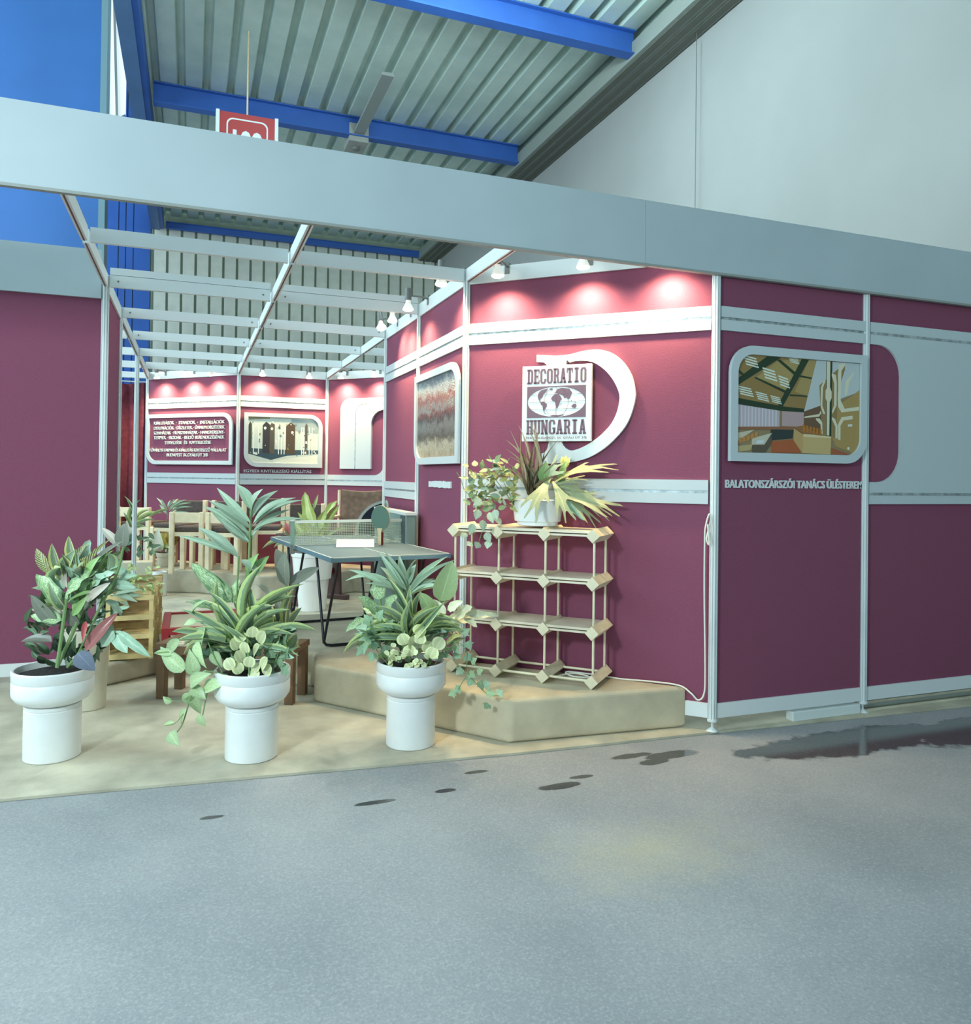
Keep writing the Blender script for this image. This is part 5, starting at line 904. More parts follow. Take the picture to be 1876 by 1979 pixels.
'fill_F':([('dark',-2.996,0.752,0.603,-2.968,0.68,0.671,0.021),('dark',-2.902,0.757,0.585,-2.827,0.729,0.628,0.024),('dark',-2.867,0.665,0.473,-2.89,0.71,0.539,0.032),('dark',-2.891,0.663,0.522,-2.943,0.689,0.551,0.023),('dark',-3.007,0.759,0.593,-2.952,0.785,0.645,0.024),('dark',-3.083,0.78,0.394,-3.124,0.679,0.443,0.031),('dark',-2.892,0.671,0.582,-2.879,0.798,0.608,0.037),('dark',-2.933,0.725,0.577,-2.979,0.703,0.607,0.033),('dark',-3.127,0.777,0.629,-3.146,0.762,0.703,0.035),('dark',-2.881,0.662,0.475,-2.827,0.591,0.555,0.029),('dark',-2.97,0.787,0.436,-2.885,0.675,0.503,0.03),('dark',-3.142,0.803,0.562,-3.114,0.672,0.66,0.031),('dark',-3.108,0.753,0.566,-3.148,0.75,0.614,0.032),('dark',-3.016,0.705,0.481,-3.054,0.794,0.52,0.028),('dark',-2.963,0.732,0.665,-2.901,0.557,0.72,0.035),('dark',-3.086,0.773,0.438,-3.06,0.806,0.471,0.022),('dark',-3.053,0.765,0.572,-3.058,0.643,0.666,0.028),('dark',-2.865,0.729,0.435,-2.81,0.612,0.537,0.029),('dark',-3.127,0.75,0.449,-3.201,0.871,0.481,0.03),('dark',-2.966,0.787,0.41,-3.036,0.801,0.448,0.026),('dark',-3.161,0.77,0.559,-3.14,0.647,0.676,0.036),('dark',-3.047,0.807,0.419,-3.001,0.808,0.473,0.036),('dark',-2.967,0.684,0.61,-2.916,0.6,0.69,0.036),('dark',-3.06,0.745,0.605,-3.07,0.727,0.657,0.031),('dark',-3.129,0.757,0.507,-3.224,0.913,0.535,0.026),('dark',-3.052,0.806,0.428,-3.026,0.641,0.531,0.036),('dark',-3.011,0.753,0.592,-3.025,0.714,0.657,0.032),('dark',-2.972,0.782,0.402,-2.941,0.751,0.462,0.032),('dark',-3.047,0.752,0.516,-3.013,0.758,0.565,0.027),('dark',-2.913,0.762,0.565,-2.968,0.839,0.618,0.031),('dark',-3.044,0.803,0.533,-3.005,0.696,0.618,0.031),('dark',-2.888,0.674,0.441,-2.848,0.782,0.492,0.025),('dark',-3.135,0.788,0.526,-3.158,0.687,0.587,0.031),('dark',-3.05,0.752,0.388,-3.094,0.668,0.447,0.029),('dark',-3.058,0.782,0.566,-3.04,0.719,0.652,0.029),('dark',-3.021,0.76,0.641,-2.979,0.613,0.725,0.035),('dark',-3.07,0.746,0.488,-3.032,0.849,0.521,0.031),('dark',-2.862,0.7,0.545,-2.834,0.566,0.618,0.022),('dark',-3.099,0.832,0.42,-3.155,0.832,0.479,0.036),('dark',-2.915,0.741,0.407,-2.971,0.694,0.453,0.026),('dark',-2.939,0.68,0.626,-2.987,0.801,0.644,0.033),('dark',-3.122,0.758,0.643,-3.093,0.856,0.642,0.031),('dark',-2.958,0.732,0.576,-2.944,0.805,0.63,0.024),('dark',-2.87,0.752,0.486,-2.782,0.506,0.56,0.022),('dark',-2.956,0.685,0.443,-2.916,0.729,0.474,0.033),('dark',-3,0.75,0.389,-2.981,0.692,0.487,0.022),('dark',-2.996,0.756,0.413,-2.999,0.768,0.489,0.03),('dark',-3.055,0.82,0.582,-2.986,0.654,0.647,0.033),('dark',-3.097,0.757,0.554,-3.115,0.7,0.652,0.033),('dark',-2.943,0.759,0.536,-2.977,0.755,0.577,0.033),('dark',-3.145,0.81,0.527,-3.182,0.718,0.596,0.025),('dark',-3.112,0.77,0.435,-3.143,0.713,0.491,0.034),('dark',-2.925,0.708,0.508,-2.852,0.553,0.597,0.037),('dark',-3.028,0.752,0.592,-2.96,0.59,0.656,0.036),('dark',-2.969,0.704,0.442,-2.968,0.67,0.542,0.026),('dark',-3.118,0.845,0.517,-3.073,0.731,0.584,0.029),('dark',-3.017,0.77,0.424,-3.051,0.647,0.526,0.022),('dark',-3.006,0.759,0.514,-2.979,0.685,0.589,0.032),('dark',-2.948,0.72,0.587,-2.882,0.558,0.68,0.038),('dark',-3.125,0.831,0.621,-3.133,0.849,0.708,0.023),('dark',-2.872,0.731,0.439,-2.912,0.627,0.527,0.031),('dark',-3.059,0.735,0.425,-3.019,0.814,0.443,0.023),('dark',-3.124,0.764,0.411,-3.17,0.846,0.446,0.028),('dark',-3.079,0.819,0.653,-3.119,0.791,0.732,0.032),('dark',-3.168,0.861,0.582,-3.122,0.692,0.67,0.037),('dark',-2.944,0.753,0.464,-2.878,0.658,0.51,0.027),('dark',-2.918,0.753,0.477,-2.85,0.564,0.57,0.034),('dark',-3.005,0.754,0.578,-3.054,0.704,0.638,0.025),('dark',-3.101,0.761,0.612,-3.142,0.706,0.656,0.035),('dark',-3.119,0.753,0.497,-3.07,0.617,0.567,0.035),('dark',-3.13,0.756,0.442,-3.192,0.741,0.493,0.025),('dark',-2.919,0.724,0.565,-2.846,0.651,0.612,0.03),('dark',-2.989,0.759,0.373,-3.024,0.782,0.415,0.038),('dark',-3.025,0.755,0.678,-3.079,0.777,0.747,0.026),('dark',-3.118,0.8,0.661,-3.183,0.792,0.707,0.025),('dark',-2.937,0.738,0.63,-2.946,0.692,0.724,0.032),('dark',-2.926,0.74,0.402,-2.922,0.737,0.456,0.023),('dark',-3.037,0.813,0.451,-3.077,0.818,0.506,0.027),('dark',-3.082,0.761,0.652,-3.089,0.635,0.759,0.038),('dark',-3.025,0.801,0.39,-3.013,0.789,0.461,0.037),('dark',-2.921,0.766,0.362,-2.881,0.724,0.448,0.03),('dark',-2.879,0.752,0.389,-2.839,0.632,0.478,0.028),('dark',-2.967,0.787,0.42,-2.933,0.656,0.493,0.029),('dark',-2.955,0.716,0.57,-2.957,0.759,0.657,0.03)],[]),
'fatsia':([('pin',-2.916,1.943,0.527,-2.756,1.871,0.562,0.038),('pin',-2.915,1.937,0.528,-2.758,1.908,0.517,0.038),('pin',-2.916,1.951,0.526,-2.783,1.857,0.49,0.038),('pin',-2.915,1.936,0.528,-2.836,1.929,0.456,0.038),('pin',-2.914,1.923,0.53,-2.902,1.972,0.44,0.038),('pin',-2.916,1.945,0.527,-2.972,2.015,0.441,0.038),('pin',-2.916,1.953,0.525,-3.025,1.985,0.469,0.038),('pin',-2.915,1.934,0.528,-3.066,2.009,0.499,0.038),('pin',-2.916,1.945,0.527,-3.084,2.056,0.532,0.038),('leafb',-2.936,1.967,0.398,-2.829,1.862,0.466,0.044),('red',-2.903,1.917,0.42,-2.877,1.987,0.43,0.025)],[(0.006,[(-2.962,1.959,0.322),(-2.921,1.942,0.527)])]),
'fern':([('small',-2.719,1.923,0.544,-2.706,1.826,0.585,0.023),('small',-2.746,1.944,0.644,-2.7,1.905,0.661,0.019),('small',-2.875,1.978,0.52,-2.848,1.865,0.581,0.014),('small',-2.915,1.976,0.64,-2.89,2.058,0.622,0.019),('small',-2.876,1.986,0.643,-2.899,1.999,0.661,0.02),('small',-2.903,1.987,0.596,-2.89,1.924,0.646,0.016),('small',-2.692,1.901,0.578,-2.657,1.868,0.598,0.02),('small',-2.753,1.914,0.532,-2.749,1.928,0.566,0.022),('small',-2.855,1.958,0.693,-2.811,1.918,0.708,0.024),('small',-2.69,1.919,0.554,-2.727,1.952,0.585,0.013),('small',-2.723,1.918,0.571,-2.748,2.014,0.589,0.015),('small',-2.783,1.943,0.559,-2.783,2.035,0.583,0.025),('small',-2.736,1.929,0.582,-2.699,1.971,0.578,0.017),('small',-2.756,1.927,0.563,-2.727,1.979,0.577,0.014),('small',-2.695,1.918,0.603,-2.716,1.85,0.655,0.015),('small',-2.789,1.952,0.611,-2.76,1.886,0.631,0.025),('small',-2.813,1.934,0.693,-2.822,1.889,0.735,0.025),('small',-2.93,2.004,0.542,-2.892,2.065,0.53,0.019),('small',-2.824,1.939,0.619,-2.826,1.929,0.652,0.016),('small',-2.951,2.006,0.613,-2.899,1.956,0.638,0.014),('small',-2.694,1.925,0.528,-2.708,1.87,0.563,0.023),('small',-2.762,1.947,0.533,-2.781,1.852,0.573,0.02),('small',-2.81,1.945,0.596,-2.815,1.971,0.637,0.021),('small',-2.714,1.931,0.67,-2.748,2.013,0.682,0.015),('small',-2.7,1.898,0.542,-2.714,1.973,0.579,0.025),('small',-2.703,1.919,0.576,-2.742,1.933,0.579,0.016),('small',-2.792,1.956,0.534,-2.831,2.022,0.567,0.015),('small',-2.87,1.957,0.599,-2.857,2.004,0.615,0.02),('small',-2.889,1.972,0.679,-2.867,1.917,0.713,0.015),('small',-2.79,1.946,0.614,-2.799,1.972,0.639,0.016),('small',-2.847,1.985,0.661,-2.808,2.052,0.664,0.017),('small',-2.801,1.935,0.671,-2.802,2.008,0.695,0.023),('small',-2.949,2.003,0.67,-2.918,1.99,0.698,0.017),('small',-2.929,2.013,0.61,-2.907,2.005,0.656,0.021),('small',-2.958,1.996,0.607,-2.95,2.1,0.633,0.017),('small',-2.746,1.941,0.569,-2.692,1.993,0.548,0.014),('small',-2.803,1.959,0.589,-2.832,1.932,0.597,0.023),('small',-2.658,1.906,0.531,-2.644,1.898,0.57,0.02),('small',-2.712,1.909,0.526,-2.725,1.83,0.57,0.018),('small',-2.922,1.998,0.662,-2.901,2.088,0.667,0.02),('small',-2.84,1.951,0.523,-2.861,1.898,0.558,0.015),('small',-2.841,1.956,0.561,-2.813,1.862,0.596,0.014),('small',-2.867,1.986,0.597,-2.895,1.927,0.607,0.021),('small',-2.955,1.993,0.554,-3.014,2.108,0.554,0.013),('small',-2.822,1.958,0.636,-2.862,1.984,0.667,0.018),('small',-2.869,1.958,0.666,-2.893,2.052,0.684,0.022),('small',-2.726,1.932,0.644,-2.749,1.945,0.689,0.019),('small',-2.955,2.013,0.557,-2.95,1.941,0.598,0.019),('small',-2.859,1.956,0.634,-2.867,2.045,0.657,0.015),('small',-2.804,1.964,0.628,-2.783,1.911,0.657,0.016),('small',-2.818,1.961,0.544,-2.822,2.016,0.573,0.02),('small',-2.87,1.981,0.575,-2.872,1.879,0.614,0.014),('small',-2.846,1.949,0.658,-2.832,2.009,0.692,0.018),('small',-2.877,1.99,0.66,-2.83,1.929,0.678,0.015),('small',-2.692,1.914,0.686,-2.659,1.901,0.692,0.024),('small',-2.932,1.994,0.647,-2.949,2.078,0.677,0.023),('small',-2.9,1.97,0.595,-2.866,1.918,0.614,0.023),('small',-2.784,1.953,0.608,-2.766,1.883,0.661,0.014),('small',-2.664,1.886,0.589,-2.628,1.901,0.587,0.017),('small',-2.725,1.931,0.606,-2.77,2.018,0.607,0.023),('dark',-3.027,2.031,0.443,-2.943,2.015,0.459,0.038),('dark',-2.912,1.984,0.42,-2.988,2.015,0.453,0.038),('dark',-2.957,2.024,0.438,-2.954,2.009,0.504,0.038),('dark',-2.956,2.004,0.478,-2.883,1.989,0.512,0.038),('dark',-2.967,2.031,0.463,-2.935,2.025,0.522,0.038),('dark',-2.987,2.023,0.472,-2.959,1.969,0.54,0.038),('dark',-3.039,2.044,0.383,-3.024,2.085,0.438,0.038),('dark',-2.994,2.012,0.384,-2.969,1.98,0.449,0.038),('dark',-3.041,2.045,0.405,-3.131,2.103,0.413,0.038),('dark',-2.992,2.008,0.426,-2.946,1.951,0.487,0.038),('dark',-2.873,1.98,0.397,-2.945,1.98,0.436,0.038),('dark',-2.945,1.997,0.477,-2.892,1.976,0.528,0.038),('dark',-2.967,2.017,0.414,-3.05,2.012,0.434,0.038),('dark',-2.955,2.004,0.439,-3.047,2.081,0.442,0.038),('dark',-2.926,2.006,0.377,-2.862,1.968,0.425,0.038),('dark',-2.873,1.988,0.476,-2.833,1.944,0.538,0.038)],[(0.003,[(-2.967,2.015,0.312),(-2.867,1.974,0.584),(-2.69,1.906,0.643)]),(0.003,[(-2.967,2.015,0.312),(-2.897,1.986,0.551),(-2.779,1.94,0.633)])]),
'calad':([('calad',-2.822,5.972,0.413,-2.818,5.923,0.66,0.148),('calad',-2.848,5.977,0.441,-2.931,6.028,0.609,0.125),('calad',-2.848,5.994,0.406,-2.753,5.904,0.491,0.079),('leafb',-2.822,5.985,0.395,-2.913,6.021,0.467,0.079),('leafb',-2.731,5.94,0.386,-2.648,5.951,0.451,0.068),('redb',-2.69,5.941,0.441,-2.575,5.928,0.565,0.045),('pinkc',-2.839,5.979,0.509,-2.864,6.043,0.607,0.091)],[]),
'crot_b':([('croty',-2.732,5.931,0.471,-2.759,5.988,0.723,0.091),('croty',-2.701,5.94,0.453,-2.65,5.893,0.683,0.091),('croty',-2.69,5.944,0.43,-2.613,5.931,0.611,0.079),('croty',-2.753,5.961,0.441,-2.808,5.98,0.525,0.057),('small',-2.838,6,0.407,-2.834,6.032,0.514,0.034),('small',-2.726,5.941,0.42,-2.723,5.923,0.514,0.034),('small',-2.728,5.945,0.471,-2.763,5.986,0.436,0.034),('small',-2.79,5.981,0.456,-2.684,5.883,0.446,0.034),('small',-2.708,5.925,0.494,-2.699,5.92,0.504,0.034),('small',-2.793,5.954,0.425,-2.695,5.914,0.446,0.034),('small',-2.762,5.946,0.438,-2.74,5.992,0.495,0.034),('small',-2.786,5.981,0.447,-2.849,5.936,0.474,0.034),('small',-2.732,5.949,0.497,-2.797,5.95,0.406,0.034),('small',-2.696,5.926,0.485,-2.667,5.907,0.409,0.034),('small',-2.742,5.957,0.474,-2.771,6.005,0.503,0.034),('small',-2.757,5.965,0.486,-2.786,5.948,0.509,0.034),('small',-2.734,5.958,0.458,-2.682,5.956,0.417,0.034),('small',-2.822,5.978,0.415,-2.708,5.928,0.493,0.034)],[]),
'kent_b':([('pin',-2.741,6.051,0.834,-2.853,6.145,0.992,0.029),('pin',-2.736,6.055,0.863,-2.796,6.054,0.977,0.029),('pin',-2.725,6.047,0.88,-2.701,6.061,0.971,0.023),('pin',-2.721,6.063,0.879,-2.619,5.95,0.992,0.029),('pin',-2.715,6.045,0.869,-2.539,5.933,0.982,0.029),('pin',-2.714,6.024,0.852,-2.485,5.932,0.942,0.029),('pin',-2.714,6.039,0.823,-2.473,5.916,0.896,0.029),('pin',-2.718,6.028,0.801,-2.51,5.906,0.84,0.029),('pin',-2.74,6.049,0.811,-2.817,6.083,0.919,0.029)],[(0.005,[(-2.756,6.062,0.403),(-2.73,6.048,0.834)])]),
'spid_b':([('strap',-3.055,5.742,0.741,-3.146,5.707,1.026,0.033),('strap',-3.072,5.777,0.728,-2.985,5.675,0.989,0.033),('strap',-3.047,5.768,0.739,-2.897,5.763,0.876,0.027),('strap',-3.035,5.743,0.713,-2.767,5.709,0.839,0.033),('strap',-3.055,5.759,0.685,-2.839,5.622,0.784,0.033),('strap',-3.087,5.786,0.683,-3.156,5.742,0.851,0.038),('strap',-3.065,5.76,0.63,-2.92,5.652,0.701,0.044),('rubp',-3.067,5.737,0.577,-3.124,5.797,0.765,0.066),('strap',-2.893,5.688,0.797,-2.69,5.651,0.88,0.022)],[]),
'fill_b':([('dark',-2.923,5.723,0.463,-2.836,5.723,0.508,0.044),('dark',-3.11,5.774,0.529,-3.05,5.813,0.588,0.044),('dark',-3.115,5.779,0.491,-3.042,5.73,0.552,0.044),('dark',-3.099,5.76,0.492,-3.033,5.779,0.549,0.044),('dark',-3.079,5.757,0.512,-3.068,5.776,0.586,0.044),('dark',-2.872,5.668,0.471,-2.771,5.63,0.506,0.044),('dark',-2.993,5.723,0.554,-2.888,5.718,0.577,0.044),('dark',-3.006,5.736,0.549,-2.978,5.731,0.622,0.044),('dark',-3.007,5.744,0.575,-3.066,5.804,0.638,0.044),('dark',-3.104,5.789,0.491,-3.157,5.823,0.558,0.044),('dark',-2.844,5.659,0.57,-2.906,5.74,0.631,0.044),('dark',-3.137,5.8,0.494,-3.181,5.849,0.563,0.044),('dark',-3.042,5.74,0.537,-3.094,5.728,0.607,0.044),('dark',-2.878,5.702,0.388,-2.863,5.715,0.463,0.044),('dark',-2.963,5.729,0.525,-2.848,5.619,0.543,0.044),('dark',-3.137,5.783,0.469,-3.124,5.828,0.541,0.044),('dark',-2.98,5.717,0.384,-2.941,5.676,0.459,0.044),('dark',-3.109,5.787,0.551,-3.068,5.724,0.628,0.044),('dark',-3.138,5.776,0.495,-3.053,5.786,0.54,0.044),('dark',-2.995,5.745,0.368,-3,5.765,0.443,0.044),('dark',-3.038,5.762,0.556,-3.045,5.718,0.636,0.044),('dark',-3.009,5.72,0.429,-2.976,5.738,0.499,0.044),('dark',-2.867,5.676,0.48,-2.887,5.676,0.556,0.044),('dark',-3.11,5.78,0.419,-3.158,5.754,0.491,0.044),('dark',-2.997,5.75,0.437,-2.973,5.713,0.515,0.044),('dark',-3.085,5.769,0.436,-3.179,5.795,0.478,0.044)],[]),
'dief_b':([('spotp',-1.382,4.112,0.653,-1.481,4.239,1.106,0.127),('spotp',-1.366,4.152,0.649,-1.216,4.038,1.03,0.117),('spotp',-1.358,4.145,0.65,-1.183,4.084,0.994,0.078),('spotp',-1.376,4.15,0.635,-1.312,4.033,0.948,0.107),('spotp',-1.398,4.134,0.627,-1.556,4.159,0.919,0.088),('spotp',-1.433,4.158,0.626,-1.621,4.201,0.868,0.068),('small',-1.418,4.156,0.918,-1.363,4.185,1.088,0.029),('red',-1.617,4.212,0.693,-1.651,4.271,0.816,0.058),('spotp',-1.343,4.116,0.652,-1.133,4.075,0.774,0.039)],[(0.01,[(-1.394,4.143,0.504),(-1.378,4.136,0.651)])]),
'spid_t':([('strap',-1.591,4.228,0.623,-1.48,4.187,0.732,0.019),('strap',-1.589,4.247,0.621,-1.77,4.36,0.62,0.019),('strap',-1.59,4.237,0.622,-1.589,4.133,0.763,0.019),('strap',-1.591,4.23,0.623,-1.745,4.252,0.639,0.019),('strap',-1.595,4.192,0.626,-1.545,4.264,0.689,0.019),('strap',-1.589,4.241,0.622,-1.683,4.155,0.768,0.019),('strap',-1.59,4.237,0.622,-1.721,4.273,0.622,0.019),('strap',-1.592,4.219,0.624,-1.407,4.066,0.715,0.019),('strap',-1.595,4.193,0.626,-1.544,4.211,0.765,0.019),('strap',-1.594,4.202,0.625,-1.5,4.212,0.722,0.019),('strap',-1.595,4.196,0.626,-1.405,4.171,0.739,0.019),('strap',-1.592,4.222,0.623,-1.547,4.239,0.762,0.019),('strap',-1.591,4.226,0.623,-1.749,4.329,0.576,0.019),('strap',-1.596,4.187,0.626,-1.648,4.299,0.762,0.019),('strap',-1.593,4.211,0.624,-1.865,4.235,0.576,0.019),('strap',-1.592,4.217,0.624,-1.501,4.163,0.668,0.019),('strap',-1.593,4.207,0.625,-1.539,4.218,0.759,0.019),('strap',-1.594,4.204,0.625,-1.772,4.24,0.684,0.019),('strap',-1.592,4.217,0.624,-1.784,4.253,0.633,0.019),('strap',-1.594,4.199,0.625,-1.454,4.252,0.692,0.019),('strap',-1.591,4.229,0.623,-1.659,4.305,0.706,0.019),('strap',-1.591,4.223,0.623,-1.571,4.192,0.742,0.019),('dark',-1.471,4.194,0.57,-1.431,4.19,0.622,0.034),('dark',-1.275,4.101,0.608,-1.359,4.034,0.653,0.034),('dark',-1.529,4.179,0.613,-1.514,4.175,0.671,0.034),('dark',-1.573,4.195,0.623,-1.569,4.288,0.674,0.034),('dark',-1.61,4.241,0.59,-1.521,4.225,0.608,0.034),('dark',-1.515,4.165,0.565,-1.452,4.236,0.606,0.034),('dark',-1.362,4.112,0.512,-1.347,4.147,0.567,0.034),('dark',-1.545,4.169,0.545,-1.612,4.288,0.566,0.034),('dark',-1.456,4.189,0.64,-1.527,4.172,0.683,0.034),('dark',-1.514,4.174,0.562,-1.439,4.06,0.59,0.034),('dark',-1.588,4.198,0.51,-1.625,4.266,0.557,0.034),('dark',-1.512,4.174,0.646,-1.546,4.299,0.687,0.034),('dark',-1.615,4.22,0.595,-1.555,4.201,0.639,0.034),('dark',-1.424,4.128,0.618,-1.327,4.136,0.621,0.034),('dark',-1.291,4.106,0.562,-1.343,4.136,0.608,0.034),('dark',-1.478,4.156,0.64,-1.422,4.071,0.686,0.034),('dark',-1.383,4.137,0.55,-1.35,4.028,0.609,0.034),('dark',-1.442,4.162,0.577,-1.479,4.118,0.637,0.034),('dark',-1.51,4.191,0.637,-1.477,4.196,0.692,0.034),('dark',-1.407,4.152,0.516,-1.428,4.099,0.579,0.034),('dark',-1.254,4.092,0.642,-1.249,4.118,0.698,0.034),('dark',-1.437,4.127,0.567,-1.364,4.026,0.596,0.034)],[]),
